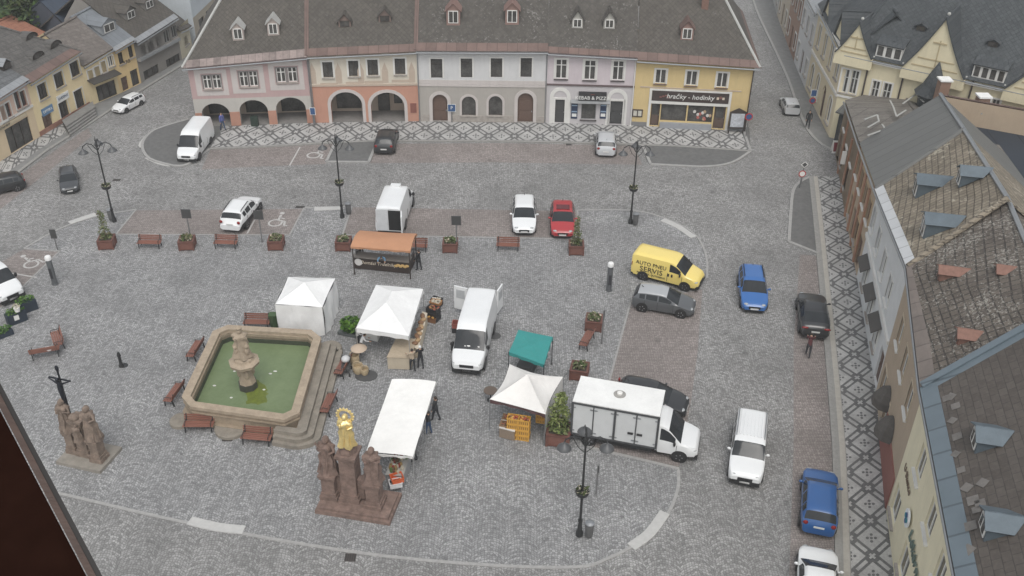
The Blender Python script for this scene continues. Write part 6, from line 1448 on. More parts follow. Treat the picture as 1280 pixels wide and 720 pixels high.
def skirt(b,C,h,mi=0,sides=(0,1,2,3),droop=.1,n=8,flare=0.):
    for i in sides:
        p,q=C[i],C[(i+1)%4]; cc=(C[0]+C[1]+C[2]+C[3])/4; inw=((p+q)/2-cc); inw.z=0; inw=inw.normalized()
        vs=[]
        for j in range(n+1):
            s=j/n; x=p.lerp(q,s)-Vector((0,0,droop*.55*math.sin(math.pi*s)))-inw*droop*.8*math.sin(math.pi*s); vs.append(x); vs.append(Vector((x.x,x.y,p.z-h))+inw*(flare+.05*math.sin(j*2.4+i)))
        b.add(vs,[(2*j,2*j+1,2*j+3,2*j+2) for j in range(n)],mi)
def legs(t,C,mat=ALU,r=.025):
    for c in C:
        b=lmb(t); b.tube([(c.x,c.y,.0),(c.x,c.y,c.z-.02)],r,6); b.cbox((c.x,c.y,.01),(.12,.12,.02)); b.build('leg',mat,t)
def corners(l,z): return [G(*p,z) for p in l]
def mid(C): c=sum(C,Vector())/4; return Vector((c.x,c.y,0))
# closed white tent
C=corners([(344,380),(403,384),(419,348),(360,346)],2.25); t=thing('market_tent','closed white market tent with all walls down behind the fountain','tent',mid(C)); ap=mid(C)+Vector((0,0,2.95))
b=lmb(t); sag(b,C,ap,8,.05); b.build('roof_canvas',WCAN,t,50)
b=lmb(t)
for i in range(4):
    p,q=C[i],C[(i+1)%4]; n=16; cc=mid(C); o_=((p+q)/2-cc); o_.z=0; o_=o_.normalized(); vs=[]
    for u in range(6):
        w=u/5
        for j in range(n+1):
            s=j/n; x=p.lerp(q,s); vs.append(Vector((x.x,x.y,p.z*(1-w)+.05*w))+o_*(.03+.05*w*math.sin(j*1.9+i*2)+.04*math.sin(j*.7+u)+.16*w*(1 if i==1 else .4)*math.sin(math.pi*s)))
    b.add(vs,[(u*(n+1)+j,u*(n+1)+j+1,(u+1)*(n+1)+j+1,(u+1)*(n+1)+j) for u in range(5) for j in range(n)])
b.build('side_wall',WCAN,t,60); legs(t,C)
# white gazebo with counters
C=corners([(445,410),(511,420),(529,361),(470,356)],2.25); t=thing('market_gazebo','white ridged gazebo with bread counters on its right side','gazebo',mid(C)); r0=G(483,378,3.0); r1=G(490,364,3.0)
b=lmb(t)
for i,(p,q,ta,tb) in enumerate(((C[0],C[1],r0,r0),(C[1],C[2],r0,r1),(C[2],C[3],r1,r1),(C[3],C[0],r1,r0))):
    vs=[];m_=6
    for u in range(7):
        for v in range(7): s,w=v/6,u/6; vs.append(p.lerp(q,s).lerp(ta.lerp(tb,s),w)-Vector((0,0,.06*math.sin(math.pi*w)*math.sin(math.pi*s))))
    b.add(vs,[(a*7+c,a*7+c+1,(a+1)*7+c+1,(a+1)*7+c) for a in range(6) for c in range(6)])
skirt(b,C,.32,0,droop=.03); b.build('roof_canvas',WCAN,t,45); legs(t,C)
def boxq(b,c4,z0,z1,mi=0,top=None): b.prism([(p.x,p.y) for p in c4],z0,z1,mi,top)
def counter(label,pxs,z,mat,topm,goods=None,cat='counter',name='stall_counter'):
    P=[G(*p,z) for p in pxs]; t=thing(name,label,cat,mid(P)); b=lmb(t); boxq(b,P,.03,z-.05); b.build('counter_body',mat,t); b=lmb(t); c=mid(P); boxq(b,[c+(Vector((p.x,p.y,0))-c)*1.04 for p in P],z-.05,z); b.build('counter_top',topm,t); return t,P
WPL=wood('pale_plywood',(.46,.38,.28)); HES=canvas('beige_hessian',(.50,.43,.33))
counter('beige hessian covered counter at the front of the white gazebo',[(484,446),(513,447),(520,424),(496,422)],.95,HES,WPL)
t,P=counter('long cream counter with loaves along the right of the white gazebo',[(516,432),(523,436),(534,392),(528,390)],.85,canvas('cream_cloth',(.60,.53,.42)),canvas('cream_cloth',(.60,.53,.42)))
random.seed(8)
for k in range(9):
    s=.06+.1*k; a=P[0].lerp(P[3],s); c=P[1].lerp(P[2],s); p=a.lerp(c,.3+.3*(k%2)); b=MB(); b.ball((0,0,0),(.2+.05*(k%3),.16,.12),10,0); o=b.build('bread_loaf',[M('bread_crust',(.2,.11,.06),.8,.3,8.),M('pale_crust',(.36,.24,.13),.8,.3,8.)][k%2],None,60); o.location=(p.x,p.y,.95); o.rotation_euler.z=k; tag(o,['dark crusted loaf on the cream counter beside the white gazebo','pale crusted loaf on the cream counter beside the white gazebo'][k%2],'bread','loaves on the gazebo counter')
b=MB()
t,P=counter('low white glass topped display at the left front of the gazebo',[(452,411),(471,416),(477,405),(458,402)],.75,WHITEP,M('display_glass',(.12,.12,.12),.1))
# long white awning
C=corners([(457,566),(516,571),(545,477),(490,474)],2.2); t=thing('market_stall','long flat white awning over the produce tables by the statues','stall',mid(C))
b=lmb(t); vs=[];nu,nv=10,14
for u in range(nu+1):
    for v in range(nv+1):
        s,w=u/nu,v/nv; p=C[0].lerp(C[1],s).lerp(C[3].lerp(C[2],s),w); vs.append(p+Vector((0,0,.1*math.sin(math.pi*s)-.05*math.sin(math.pi*((w*3)%1))*math.sin(math.pi*s)+.012*math.sin(9*s+7*w))))
b.add(vs,[(u*(nv+1)+v,u*(nv+1)+v+1,(u+1)*(nv+1)+v+1,(u+1)*(nv+1)+v) for u in range(nu) for v in range(nv)]); skirt(b,C,.16,0,droop=.02); b.build('roof_canvas',canvas('bright_white_canvas',(.84,.83,.80)),t,50); legs(t,C); legs(t,[C[0].lerp(C[3],.5),C[1].lerp(C[2],.5)])
b=lmb(t)
for w in (0,.33,.66,1.): b.tube([C[0].lerp(C[3],w)-Vector((0,0,.06)),C[1].lerp(C[2],w)-Vector((0,0,.06))],.02,6)
b.build('roof_bar',ALU,t)
t,P=counter('produce table full of jars and vegetables under the long awning',[(483,592),(504,594),(520,545),(498,540)],.8,M('table_skirt_grey',(.3,.3,.3)),M('table_top_grey',(.35,.34,.32)))
random.seed(4)
GOODC=[M('good_%s'%n,c,.6,.25,6.) for n,c in (('ochre',(.3,.2,.08)),('cream',(.42,.38,.3)),('brown',(.12,.07,.04)),('green',(.08,.14,.04)),('red',(.25,.04,.03)),('white',(.55,.55,.52)))]
for k in range(40):
    s=random.uniform(.02,.55); w=random.uniform(.08,.9); p=P[0].lerp(P[3],s).lerp(P[1].lerp(P[2],s),w); b=MB()
    i=k%6
    b.lathe([(.08,0),(.1,.04),(.1,.18),(.07,.22),(.07,.26)],0,0,10); o=b.build('preserve_jar',GOODC[i],None,40); o.location=(p.x,p.y,.8); tag(o,['ochre','cream','brown','green','red','white'][i]+' jar on the produce table under the long awning','jar','jars on the produce table')
def tub(label,p,z,rgb,name='plastic_crate',d=(.6,.4,.3),rz=0.,fill=None,cat='crate',group=None):
    t=thing(name,label,cat,G(*p)+Vector((0,0,z)),rz,group); b=MB(); w=.03; x,y,h=d
    b.box(-x/2,x/2,-y/2,-y/2+w,.02,h); b.box(-x/2,x/2,y/2-w,y/2,.02,h); b.box(-x/2,-x/2+w,-y/2+w,y/2-w,.02,h); b.box(x/2-w,x/2,-y/2+w,y/2-w,.02,h); b.box(-x/2,x/2,-y/2,y/2,0,.02)
    for q in (-1,1): b.box(-x/2-.015,x/2+.015,q*y/2-.02,q*y/2+.02,h-.04,h+.01); b.box(q*x/2-.02,q*x/2+.02,-y/2-.0,y/2+.0,h-.04,h+.008)
    if name=='fruit_crate':
        q=MB()
        for kx in range(-2,3):
            for sg in (-1,1): q.cbox((kx*x*.17,sg*(y/2+.004),h*.5),(x*.06,.008,h*.5))
        for sg in (-1,1): q.cbox((sg*(x/2+.004),0,h*.6),(.008,y*.4,h*.25))
        q.build('slots',M('crate_slot_brown',(.16,.08,.03),.8),t)
    m=M('crate_'+'_'.join('%d'%int(v*100) for v in rgb),rgb,.5,.15,5.); b.build('shell',m,t)
    if fill:
        b=MB(); random.seed(int(p[0]*7+p[1]))
        for _ in range(16): b.ball((random.uniform(-x*.38,x*.38),random.uniform(-y*.36,y*.36),h-.04+random.uniform(-.03,.06)),(.085,.08,.07),8,random.randrange(len(fill)))
        b.build('contents',fill,t,60)
    return t
t=tub('orange red crate on the end of the produce table',(497,611),.62,(.52,.1,.03),rz=.4,d=(.62,.55,.28)); t=tub('white crate with dark blue base at the end of the stall tables',(495,613),.35,(.6,.6,.6),rz=.3,d=(.65,.45,.3),fill=[BLACK])
t=thing('folding_stand','dark blue folding stand under the crates at the stall end','stand',G(495,611)); b=MB(); b.cbox((0,.05,.3),(.7,.5,.06)); b.build('shelf',M('dark_blue_plastic',(.03,.05,.1)),t); b=MB()
for sx in (-1,1):
    for sy in (-1,1): b=MB(); b.tube([(sx*.3,.05+sy*.2,0),(sx*.3,.05+sy*.2,.3)],.02,6); b.build('leg',ALU,t)
# teal gazebo
C=corners([(636,440),(680,456),(691,421),(648,412)],2.1); t=thing('market_gazebo','small teal gazebo with low flat canopy','gazebo',mid(C)); b=lmb(t); sag(b,C,mid(C)+Vector((0,0,2.16)),6,.02); skirt(b,C,.22,0,droop=.02); b.build('roof_canvas',TEAL,t,45); legs(t,C,IRON)
t,P=counter('dark low table under the teal gazebo',[(646,457),(664,461),(672,446),(654,442)],.7,M('dark_cloth',(.07,.07,.07)),M('dark_cloth',(.07,.07,.07)))
# peaked gazebo
C=corners([(612,499),(682,518),(704,471),(637,455)],2.25); t=thing('market_gazebo','white peaked gazebo with maroon valance over yellow fruit crates','gazebo',mid(C)); ap=G(659,466,3.35); ap=Vector((mid(C).x*.5+ap.x*.5,mid(C).y*.5+ap.y*.5,3.25))
b=lmb(t); sag(b,C,ap,8,.2); b.build('roof_canvas',WCAN2,t,60); b=lmb(t); C2=[c-Vector((0,0,.03)) for c in C]; skirt(b,C2,.24,0,(0,3),droop=.18); b.build('valance',MAR,t); b=lmb(t); skirt(b,C2,2.05,0,(1,),droop=.14); b.build('side_curtain',WCAN2,t,60); legs(t,C,STEEL,.03)
YC=(.55,.30,.055); FR=[M('fruit_ochre',(.45,.25,.06)),M('fruit_brown',(.2,.1,.05)),M('fruit_red',(.3,.06,.03))]
for si,(x,y) in enumerate(((641,546),(655,548))):
    for k in range(4): tub('yellow fruit crate, %s of the %s stack under the peaked gazebo'%(('lowest','second lowest','second highest','topmost')[k],('left','right')[si]),(x,y),.37*k,YC,'fruit_crate',(.62,.46,.36),-.2,FR if k==3 else None,group='yellow crates under the peaked gazebo')
for k in range(2): tub('yellow fruit crate %s behind the front leg of the peaked gazebo'%('standing low','stacked high')[k],(676,534),.45+.3*k,YC,'fruit_crate',(.55,.42,.29),-.2,FR if k==1 else None,group='yellow crates under the peaked gazebo')
t,P=counter('white topped table of brown fruit under the peaked gazebo',[(624,534),(643,539),(650,522),(630,516)],.75,wood('fruit_table_board',(.26,.2,.15)),canvas('white_tablecloth',(.62,.6,.56)))
for i,(u,v) in enumerate(((.3,.25),(.7,.25),(.3,.75),(.7,.75))):
    p=P[0].lerp(P[1],u).lerp(P[3].lerp(P[2],u),v); t=thing('fruit_tray','open tray of brown fruit on the white topped table','tray',(p.x,p.y,.76),-.2,'fruit trays on the white table'); b=MB(); b.box(-.3,.3,-.22,.22,0,.03); b.box(-.3,.3,-.22,-.2,.03,.1); b.box(-.3,.3,.2,.22,.03,.1); b.build('tray',wood('tray_wood',(.25,.15,.08)),t); b=MB()
    for _ in range(18): b.ball((random.uniform(-.24,.24),random.uniform(-.16,.16),.09),(.055,.055,.05),7,random.randrange(3))
    b.build('contents',[FR[1],FR[2],GOODC[2]],t,60)
# brown canopy stall with banner
C=corners([(438,308),(513,314),(521,292),(450,288)],2.3); t=thing('market_stall','market stall with sagging orange brown canopy and dark lettered counter','stall',mid(C)); b=lmb(t); vs=[];n=8
for u in range(n+1):
    for v in range(n+1): s,w=u/n,v/n; vs.append(C[0].lerp(C[1],s).lerp(C[3].lerp(C[2],s),w)+Vector((0,0,.22*math.sin(math.pi*w)-.05*math.sin(math.pi*s))))
b.add(vs,[(u*(n+1)+v,u*(n+1)+v+1,(u+1)*(n+1)+v+1,(u+1)*(n+1)+v) for u in range(n) for v in range(n)]); skirt(b,C,.16,0,droop=.03); b.build('roof_canvas',ORC,t,45); legs(t,[c.lerp(mid(C)+Vector((0,0,c.z)),.05) for c in C],wood('dark_stall_post',(.05,.04,.035)),.05)
F0,F1=G(443,336),G(512,343); d=(F1-F0); L=d.length; an=math.atan2(d.y,d.x); S=thing('stall_counter','dark wooden stall counter with cream lettering and pastry picture','counter',F0,an)
CW=wood('dark_counter_board',(.045,.032,.027)); b=MB(); b.box(0,L,0,.08,.05,1.0); b.box(0,.08,.08,1.6,.05,1.0); b.box(L-.08,L,.08,1.6,.05,1.0); b.build('counter_body',CW,S); b=MB(); b.box(-.05,L+.05,-.1,.7,1.0,1.06); b.build('counter_top',wood('grey_counter_top',(.22,.2,.18)),S)
text('lettering','Dom\u00e1c\u00ed Trdeln\u00edky',.36,M('sign_cream',(.6,.52,.42)),S,(L*.44,-.02,.62),(R_(90),0,0),shear=.25); b=MB(); b.lathe([(.28,0),(.28,.03)],n=18)
for v in b.v: v.x,v.y,v.z=v.x+.35,-.03+v.z*-.5,v.y+.62
b.build('round_logo',M('logo_white',(.62,.6,.58)),S); b=MB()
for k in range(6): b.ball((L-.95+k*.16,-.02,.6+.08*(k%2)),(.15,.03,.11),8)
b.build('pastry_picture',M('pastry_gold',(.55,.36,.14)),S)
b=MB(); b.box(.1,.13,.2,1.5,1.06,1.9); b.build('side_screen',M('clear_screen',(.2,.2,.2),.1),S)
# odds and ends
for k in range(3): tub('black produce crate, %s of the stack beside the open backed van'%(('lowest','middle','topmost')[k]),(542,399),.32*k,(.03,.03,.032),'produce_crate',(.8,.55,.3),-.5,FR if k==2 else None,group='black crates by the van')
tub('brown crate of bread standing in front of the black stack',(540,401),.0,(.2,.1,.05),'bread_crate',(.7,.5,.35),-.4,[FR[0]]); tub('orange brown crate of rolls behind the black stack',(545,385),.3,(.36,.17,.06),'bread_crate',(.7,.5,.25),-.4,[GOODC[1]]); tub('black stand crate with pale loaves at the far end of the row',(546,381),.0,(.03,.03,.032),'bread_crate',(.7,.5,.5),-.4,[GOODC[1],GOODC[5]])
for k,(p,z,c) in enumerate((((570,436),0,(.03,.03,.03)),((571,414),0,(.03,.03,.03)),((571,414),.35,(.28,.09,.07)))): tub(['black crate by the front wheel of the open backed van','lower black crate by the side of the open backed van','reddish crate on top by the side of the open backed van'][k],p,z,c,'transport_crate',(.55,.5,.36),-.1)
t=thing('plant_tray','large leafy green plant in a long dark tray beside the gazebo','plant',G(438,418),-.3); b=MB(); b.box(-.75,.75,-.3,.3,.02,.22); b.build('tray',M('dark_grey_tray',(.09,.1,.1)),t); b=MB(); random.seed(9); b.leaves((.1,.1,.75),(.8,.6,.55),520,.24,(0,1),.1); b.build('foliage',[leaf('lettuce_green',(.10,.2,.03)),leaf('deep_leaf_green',(.05,.12,.025))],t)
for p in ((343,409),): t=thing('garden_bin','upright dark green bin behind the fountain corner','bin',G(*p)); b=MB(); b.lathe([(.24,0),(.3,.95),(.27,1.)],0,0,4); b.build('bin_body',M('dark_green_plastic',(.05,.09,.035)),t); b=MB(); b.cbox((0,0,1.02),(.5,.5,.05)); b.build('bin_lid',M('dark_green_plastic',(.05,.09,.035)),t)
for i,(p,lab) in enumerate((((4,420),'green herb trough nearest the bottom at the left edge'),((22,402),'green herb trough with white card in the middle of the left row'),((35,388),'green herb trough at the right end of the left row'))):
    t=thing('herb_trough',lab,'trough',G(*p),.75,'herb troughs at the left edge'); b=MB(); b.box(-.6,.6,-.28,.28,.0,.75 if i else .35); b.build('trough_box',M('blue_black_box',(.02,.03,.045)),t); b=MB(); random.seed(30+i); b.leaves((0,0,.85 if i else .5),(.65,.36,.24),240,.15,(0,1),.1); b.build('herbs',[leaf('herb_green',(.11,.2,.045)),leaf('deep_leaf_green',(.05,.12,.025))],t)
    if i==1: b=MB(); b.box(-.2,.1,-.3,-.285,.3,.65); b.build('price_card',WHITEP,t)
t=thing('flower_bucket','white bucket of pale flowers on the middle herb trough','bucket',G(22,389,.9)); b=MB(); b.lathe([(.16,0),(.2,.3)],0,0,12); b.build('bucket',WHITEP,t); b=MB(); b.leaves((0,0,.4),(.25,.25,.15),60,.12,(0,),.1); b.build('flowers',M('pale_petal',(.5,.46,.36)),t)
t=thing('display_mat','round dark mat with beige pottery and baskets left of the gazebo','mat',G(458,470)); b=MB(); b.lathe([(.55,0),(.55,.05)],0,0,20,ex=1.25); b.build('mat',M('dark_cloth',(.07,.07,.07)),t)
for i,(p,r,h,lab) in enumerate((((448,466),.34,.5,'big beige wicker basket on the mat left of the gazebo'),((456,468),.26,.4,'small beige wicker basket on the mat left of the gazebo'),((444,456),.3,.75,'tall beige wicker basket behind the mat'))):
    t=thing('wicker_basket',lab,'basket',G(*p)+Vector((0,0,.05 if i<2 else 0))); b=MB(); b.lathe([(r*.75,0),(r,h*.6),(r*.9,h),(r*.8,h),(r*.75,h*.5)],0,0,14,fold=.04,nf=9); b.build('basket_body',M('wicker',(.42,.33,.21),.8,.3,14.),t,50); b=MB(); b.tube([(-r,0,h),(-r*.7,0,h+r*.7),(0,0,h+r),(r*.7,0,h+r*.7),(r,0,h)],.025,6); b.build('handle',M('wicker',(.42,.33,.21)),t)
t=thing('parasol','small round beige sun umbrella standing left of the gazebo','umbrella',G(450,452)); b=MB(); b.lathe([(.02,1.25),(.25,1.2),(.5,1.02),(.48,1.0),(.02,1.18)],0,0,14); b.build('canopy',canvas('beige_parasol_cloth',(.48,.38,.29)),t,40); b=MB(); b.tube([(0,0,0),(0,0,1.2)],.02,6); b.build('pole',STEEL,t)
t=thing('pushchair','black pushchair with pale hood beside the fountain bench','pushchair',G(433,466)); b=MB(); b.box(-.24,.24,-.3,.3,.42,.52); b.beam((0,.28,.5),(0,.42,1.),.46,.07); b.build('seat',M('dark_cloth',(.07,.07,.07)),t); b=MB(); b.ball((0,.15,.95),(.27,.3,.2),10); b.build('hood',M('pale_grey_cloth',(.5,.5,.5)),t,60)
for sx in (-1,1):
    b=MB(); b.beam((sx*.25,-.4,.12),(sx*.25,.5,1.05),.03,.03); b.beam((sx*.25,.42,.12),(sx*.25,-.1,.6),.03,.03); b.build('frame',IRON,t)
    for y in (-.38,.42):
        b=MB(); b.lathe([(.12,-.02),(.12,.02)],0,0,14); b.v=[Matrix.Translation((sx*.27,y,.12))@Matrix.Rotation(1.5708,4,'Y')@v for v in b.v]; b.build('wheel',TYRE,t)
b=MB(); b.lathe([(.38,0),(.36,.03)],0,0,18); o=b.build('hose_reel_mat',M('dark_cloth',(.07,.07,.07)),None); o.location=G(619,420); o.name='round_mat'; tag(o,'flat round dark mat right of the open backed van','mat')
t=thing('side_table','small round dark table at the left of the peaked gazebo','table',G(613,500)); b=MB(); b.lathe([(.4,.7),(.4,.74)],0,0,18); b.build('table_top',M('brown_table',(.12,.09,.07)),t); b=MB(); b.tube([(0,0,.02),(0,0,.7)],.03,6); b.lathe([(.22,0),(.22,.02)],0,0,12); b.build('pedestal_leg',IRON,t)
# ---------------------------------------------------------------- people
SKIN=M('skin',(.42,.26,.18),.6,.1,5.); HAIRD=M('dark_hair',(.035,.025,.02),.6,.2,9.); HAIRG=M('grey_hair',(.3,.29,.28),.6,.2,9.)
def person(label,p,face,top,leg,hair=HAIRD,h=1.72,step=.12,arms=((.05,.1),(.05,.1)),lean=0.,z=0.,hat=None,bag=None,group=None):
    "one continuous skinned body; arms: (swing forward, bend) per side; faces local -y"
    k=h/1.72; V=[];Rr=[];Ed=[];K=[]
    def add(v,r,par,key):
        V.append(Vector(v)*k); Rr.append(r*k); K.append(key)
        if par is not None: Ed.append((par,len(V)-1))
        return len(V)-1
    def L(v): # lean about the hips
        v=Vector(v); 
        if v.z>.95: d=v.z-.95; return Vector((v.x,v.y-math.sin(lean)*d,.95+math.cos(lean)*d))
        return v
    hip=add((0,0,.95),(.15),None,'leg'); wa=add(L((0,0,1.1)),.13,hip,'top'); ch=add(L((0,0,1.32)),.155,wa,'top'); nk0=add(L((0,.01,1.44)),.10,ch,'top'); nk=add(L((0,0,1.51)),.055,nk0,'skin'); hd=add(L((0,-.015,1.60)),.085,nk,'skin'); ht=add(L((0,-.01,1.68)),.075,hd,'skin'); ns=add(L((0,-.1,1.585)),.018,hd,'skin')
    for i,s in enumerate((-1,1)):
        st=step*(1 if s>0 else -1)
        a=add((s*.1,0,.88),.095,hip,'leg'); kn=add((s*.105,-st*.45-.02,.5),.066,a,'leg'); an=add((s*.11,-st+.03,.1),.045,kn,'leg'); add((s*.115,-st-.12,.04),.042,an,'shoe')
        sw,bd=arms[i]; sh=add(L((s*.19,0,1.41)),.07,nk0,'top')
        el=Vector((s*.24,-math.sin(sw)*.29,1.41-math.cos(sw)*.29)); wr=el+Vector((-s*.03*bd,-math.sin(sw+bd)*.26,-math.cos(sw+bd)*.26)); e=add(L(el),.05,sh,'top'); w=add(L(wr),.036,e,'top' if i<2 else 'skin'); hn=wr+(wr-el).normalized()*.09; add(L(hn),.035,w,'skin')
        f0=L(hn)*1.0
    me=bpy.data.meshes.new('tmp'); me.from_pydata(V,Ed,[]); o=bpy.data.objects.new('tmp',me); COL.objects.link(o)
    md=o.modifiers.new('s','SKIN'); md.use_smooth_shade=True
    sv=me.skin_vertices[0].data
    for i,r in enumerate(Rr): sv[i].radius=(r,r*(.72 if K[i]=='top' and i<4 else 1))
    sv[0].use_root=True
    sb=o.modifiers.new('b','SUBSURF'); sb.levels=1; sb.render_levels=1
    bpy.context.view_layer.update(); m2=bpy.data.meshes.new_from_object(o.evaluated_get(bpy.context.evaluated_depsgraph_get())); bpy.data.objects.remove(o)
    keys=['top','leg','skin','shoe']; m2.materials.clear()
    for m in (top,leg,SKIN,BLACK): m2.materials.append(m)
    seg=[(V[a],V[c],K[c]) for a,c in Ed]
    for f in m2.polygons:
        c=f.center; best=None
        for a,d,key in seg:
            ab=d-a; t=max(0,min(1,(c-a).dot(ab)/ab.length_squared)); dd=(c-(a+ab*t)).length
            if best is None or dd<best[0]: best=(dd,key)
        f.material_index=keys.index(best[1])
    d_=G(*face)-G(*p) if isinstance(face,tuple) else None; rz=math.atan2(d_.y,d_.x)+math.pi/2 if d_ else face
    t=thing('person',label,'person',G(*p,z),rz,group); m2.name='body'; bo=bpy.data.objects.new('body',m2); COL.objects.link(bo); bo.parent=t
    # fingers and thumbs as part of the same hands
    b=MB(); c=L((0,.012,1.63))*k
    b.ball(c,(.092*k,.1*k,.105*k),10); 
    for i,v in enumerate(b.v):
        if v.y<c.y-.045*k and v.z<c.z+.05*k: b.v[i]=Vector((v.x*.9,c.y-.02*k,max(v.z,c.z+.0)))
    b.build('hair',hat or hair,t,60)
    b=MB()
    hands=[i for i in range(len(V)) if K[i]=='skin' and i>8]
    for i in hands:
        pr=[a for a,c_ in Ed if c_==i][0]; d=(V[i]-V[pr]).normalized(); sd=d.cross(Vector((0,0,1)) if abs(d.z)<.9 else Vector((0,1,0))).normalized(); up=d.cross(sd); lt=-1 if V[i].x<0 else 1
        for q,ln in ((-1.5,.06),(-.5,.075),(.5,.07),(1.5,.055)):
            a=V[i]+sd*q*.016; b.tube([a,a+d*ln*.6-up*.0,a+d*ln+Vector((0,-.012,0))],[.009,.008,.006],5)
        a=V[i]-d*.03; b.tube([a+sd*.02,a+sd*.05+d*.02,a+sd*.055+d*.05],[.011,.01,.007],5)
    b.build('fingers',SKIN,t,60)
    if bag: b=MB(); b.cbox((.32*k,.0,.55*k),(.12,.3,.36)); b.tube([(.32*k,-.1,.73*k),(.3*k,-.02,.86*k),(.32*k,.08,.73*k)],.012,5); o=b.build('shopping_bag',bag,None); o.parent=None; o.location=G(*p); o.rotation_euler=(0,0,rz); tag(o,'bag held by the '+label.split(' beside')[0][7:] if False else 'shopping bag carried past the long awning','bag')
    return t
DK=M('black_jacket',(.018,.018,.02),.8,.2); DK2=M('charcoal_trousers',(.03,.032,.036),.85,.2); WHS=M('white_shirt',(.6,.6,.6),.8,.12); JE=M('blue_jeans',(.04,.07,.13),.85,.2); BLS=M('pale_blue_shirt',(.16,.30,.45),.8,.15); BEI=M('beige_coat',(.42,.34,.25),.85,.15); RDT=M('red_top',(.4,.06,.06),.8,.15); CYA=M('white_cyan_top',(.5,.6,.62),.8,.15)
person('person in black jacket and trousers at the right end of the brown stall',(524,338),(505,330),DK,DK2,arms=((.5,.7),(.2,.3)))
person('person in pale blue shirt leaning over the counter of the brown stall',(478,337),(478,350),BLS,JE,lean=1.05,arms=((1.2,.4),(1.0,.4)),h=1.8)
person('person in beige coat standing at the front of the gazebo counter',(516,464),(500,440),BEI,DK2,arms=((.6,.8),(.5,.9)))
person('person in black jacket with pale cap behind the beige coated one',(526,461),(508,440),DK,DK2,hat=M('pale_cap',(.6,.6,.58)),arms=((.5,.8),(.6,.7)),h=1.78)
person('person in black with a wide stance right of the long awning',(545,526),(525,520),M('dark_grey_coat',(.035,.037,.04),.85),DK2,step=.2,arms=((.3,.4),(.1,.2)),h=1.8)
person('person in dark clothes half under the edge of the long awning',(536,543),(515,536),DK,JE,arms=((.5,.8),(.4,.8)))
person('person in white and cyan top bending by the long awning',(518,577),(498,575),CYA,DK2,lean=.35,arms=((.6,.8),(.7,.6)),h=1.7)
person('person in dark maroon top bending into the boot of the black car',(1009,446),(1013,420),M('maroon_top',(.07,.02,.022),.8),DK2,lean=.75,arms=((1.,.4),(.9,.5)),step=.22)
person('person in white top and dark trousers at the left corner of the gazebo',(448,434),(470,430),WHS,DK2,arms=((.5,.8),(.5,.8)),h=1.65)
person('person in white shirt crouched over the display left of the gazebo',(452,442),(470,440),WHS,DK,lean=.5,arms=((.8,.5),(.7,.6)),h=1.6)
person('person in blue top walking under the first pink arch',(279,163),(300,170),M('violet_blue_top',(.10,.12,.32),.8),JE,z=.12,step=.2)
person('person in dark clothes walking by the northeast street kerb',(1009,160),(1012,180),DK,DK2,z=.12,step=.2,h=1.75)
b=MB(); b.box(-.32,.32,-.2,.2,0,.9,0); b.build; o=b.build('wheelie_bin',M('black_green_bin',(.02,.035,.025)),None); o.location=G(318,161)+Vector((0,.4,.14)); tag(o,'dark green wheeled bin under the middle pink arch','bin')
# ---------------------------------------------------------------- trees beyond the roofs
BARK=M('tree_bark',(.1,.075,.055),.9,.3,4.)
GRS=[[leaf('tree_green_a%d'%i,c),leaf('tree_green_b%d'%i,tuple(v*.62 for v in c)),leaf('tree_green_c%d'%i,tuple(v*1.4 for v in c))] for i,c in enumerate(((.055,.09,.03),(.05,.08,.035),(.075,.1,.035)))]
def tree(label,x,y,h,r,seed,n=900,g='trees beyond the roofs',name='broadleaf_tree'):
    random.seed(seed); t=thing(name,label,'tree',(x,y,0),0,g); b=MB(); b.tube([(0,0,0),(.1,.05,h*.3),(0,.1,h*.75)],[.05*h**.9*.5,.035*h*.6,.04],8)
    for k in range(6):
        a=k*1.05+seed; b.tube([(0,0,h*(.3+.06*k)),(r*.35*math.cos(a),r*.35*math.sin(a),h*(.48+.06*k)),(r*.75*math.cos(a),r*.75*math.sin(a),h*(.56+.06*k))],[.1,.06,.02],6)
    b.build('trunk',BARK,t); b=MB()
    for k in range(13):
        a=random.uniform(0,6.28); rr=r*random.uniform(.1,.72); z=h*random.uniform(.42,.9); s=r*random.uniform(.3,.52)*(1.25-z/h*.5)
        b.leaves((rr*math.cos(a),rr*math.sin(a),z),(s,s,s*.8),n//13,.55,(0,0,1,1,2),.35)
    b.build('crown',GRS[seed%3],t)
W_=[(-10,40),(4,36),(22,30),(40,26),(56,24),(74,20),(-2,30),(14,26),(30,22),(48,18),(64,14),(80,11),(100,8),(118,4),(10,8),(36,4),(62,0),(90,-6)]
lab_w='leafy tree in the green belt behind the orange tiled roof'
for i,(x,y) in enumerate(W_):
    p=G(x,y,4.); tree(lab_w,p.x,p.y,7.+(i*37%5)*.5,3.4+(i*13%4)*.3,i)
for i,(x,y) in enumerate(((1160,6),(1182,-2),(1205,8),(1226,16),(1244,12),(1272,-4))):
    p=G(x,y,6.); tree('leafy tree behind the slate roof of the civic building',p.x,p.y,9.+(i%3),3.3,40+i,900)
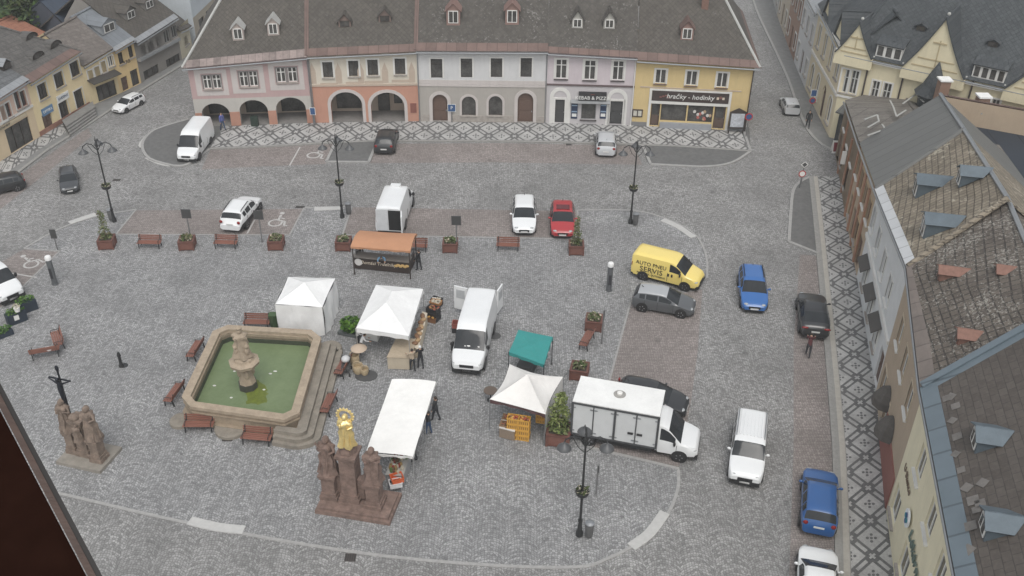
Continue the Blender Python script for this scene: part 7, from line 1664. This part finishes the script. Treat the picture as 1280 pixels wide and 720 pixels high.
# ---------------------------------------------------------------- wooden shutter of the tower window beside the camera
def camp(px_,py_,d): r=ray(px_,py_).normalized(); return Vector((0,0,HC))+r*d
t=thing('tower_shutter','dark brown wooden window shutter with tower shade painted in at the lower left','shutter',camp(0,760,1.5))
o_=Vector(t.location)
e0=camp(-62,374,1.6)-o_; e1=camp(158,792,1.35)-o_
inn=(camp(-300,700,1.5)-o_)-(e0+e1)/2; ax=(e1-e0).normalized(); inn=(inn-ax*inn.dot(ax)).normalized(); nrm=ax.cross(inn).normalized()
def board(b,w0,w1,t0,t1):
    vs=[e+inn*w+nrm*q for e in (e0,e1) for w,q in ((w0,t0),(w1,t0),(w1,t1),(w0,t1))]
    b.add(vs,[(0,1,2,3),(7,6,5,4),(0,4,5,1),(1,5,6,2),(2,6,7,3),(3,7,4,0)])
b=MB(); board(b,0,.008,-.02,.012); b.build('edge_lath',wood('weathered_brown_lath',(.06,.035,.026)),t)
b=MB(); board(b,-.006,.0,-.018,.0); b.build('edge_shadow_gap',M('lath_edge_shade',(.012,.01,.009)),t)  # solid black strip paints a shadow along the lath
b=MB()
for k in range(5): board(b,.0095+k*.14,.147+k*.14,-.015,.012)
b.build('board',M('tower_shade_board',(.016,.007,.005),.95,.4,3.,spec=.03),t)  # near-black boards paint in the shade inside the tower
# ---------------------------------------------------------------- light and camera
w=bpy.data.worlds.new('World'); SC.world=w; w.use_nodes=True; nt=w.node_tree; bg=nt.nodes['Background']
sk=nt.nodes.new('ShaderNodeTexSky'); sk.sky_type='NISHITA'; sk.sun_disc=False; sk.sun_elevation=R_(60); sk.sun_rotation=R_(174); sk.air_density=1.6; sk.dust_density=3.; sk.ozone_density=1.
hs=nt.nodes.new('ShaderNodeHueSaturation'); hs.inputs['Saturation'].default_value=.22; nt.links.new(sk.outputs[0],hs.inputs['Color']); nt.links.new(hs.outputs[0],bg.inputs[0]); bg.inputs[1].default_value=.15
sun=bpy.data.lights.new('sun','SUN'); sun.energy=.9; sun.angle=R_(30); sun.color=(1.,.965,.91); so=bpy.data.objects.new('sun',sun); COL.objects.link(so)
so.rotation_euler=(R_(30),0,R_(6))
cam=bpy.data.cameras.new('camera'); co=bpy.data.objects.new('camera',cam); COL.objects.link(co); SC.camera=co
cam.sensor_width=36.; cam.lens=36.*F/1280.; cam.clip_start=.05; cam.clip_end=2000.
co.matrix_world=Matrix.Translation((0,0,HC))@Matrix.Rotation(math.pi/2-TH,4,'X')@Matrix.Rotation(RO,4,'Z')
hz=MB(); hz.box(-470,470,-70,520,-1.2,58); o=hz.build('haze',[],None); o['kind']='stuff'
hm=bpy.data.materials.new('haze_air'); hm.use_nodes=True; n_=hm.node_tree; n_.nodes.remove(n_.nodes['Principled BSDF']); pv=n_.nodes.new('ShaderNodeVolumePrincipled'); pv.inputs['Color'].default_value=(.93,.95,.96,1); pv.inputs['Density'].default_value=HAZE; n_.links.new(pv.outputs[0],n_.nodes['Material Output'].inputs['Volume']); o.data.materials.append(hm)
vs=SC.view_settings; vs.view_transform='Standard'; vs.look='None'; vs.gamma=1.; vs.exposure=EXPO
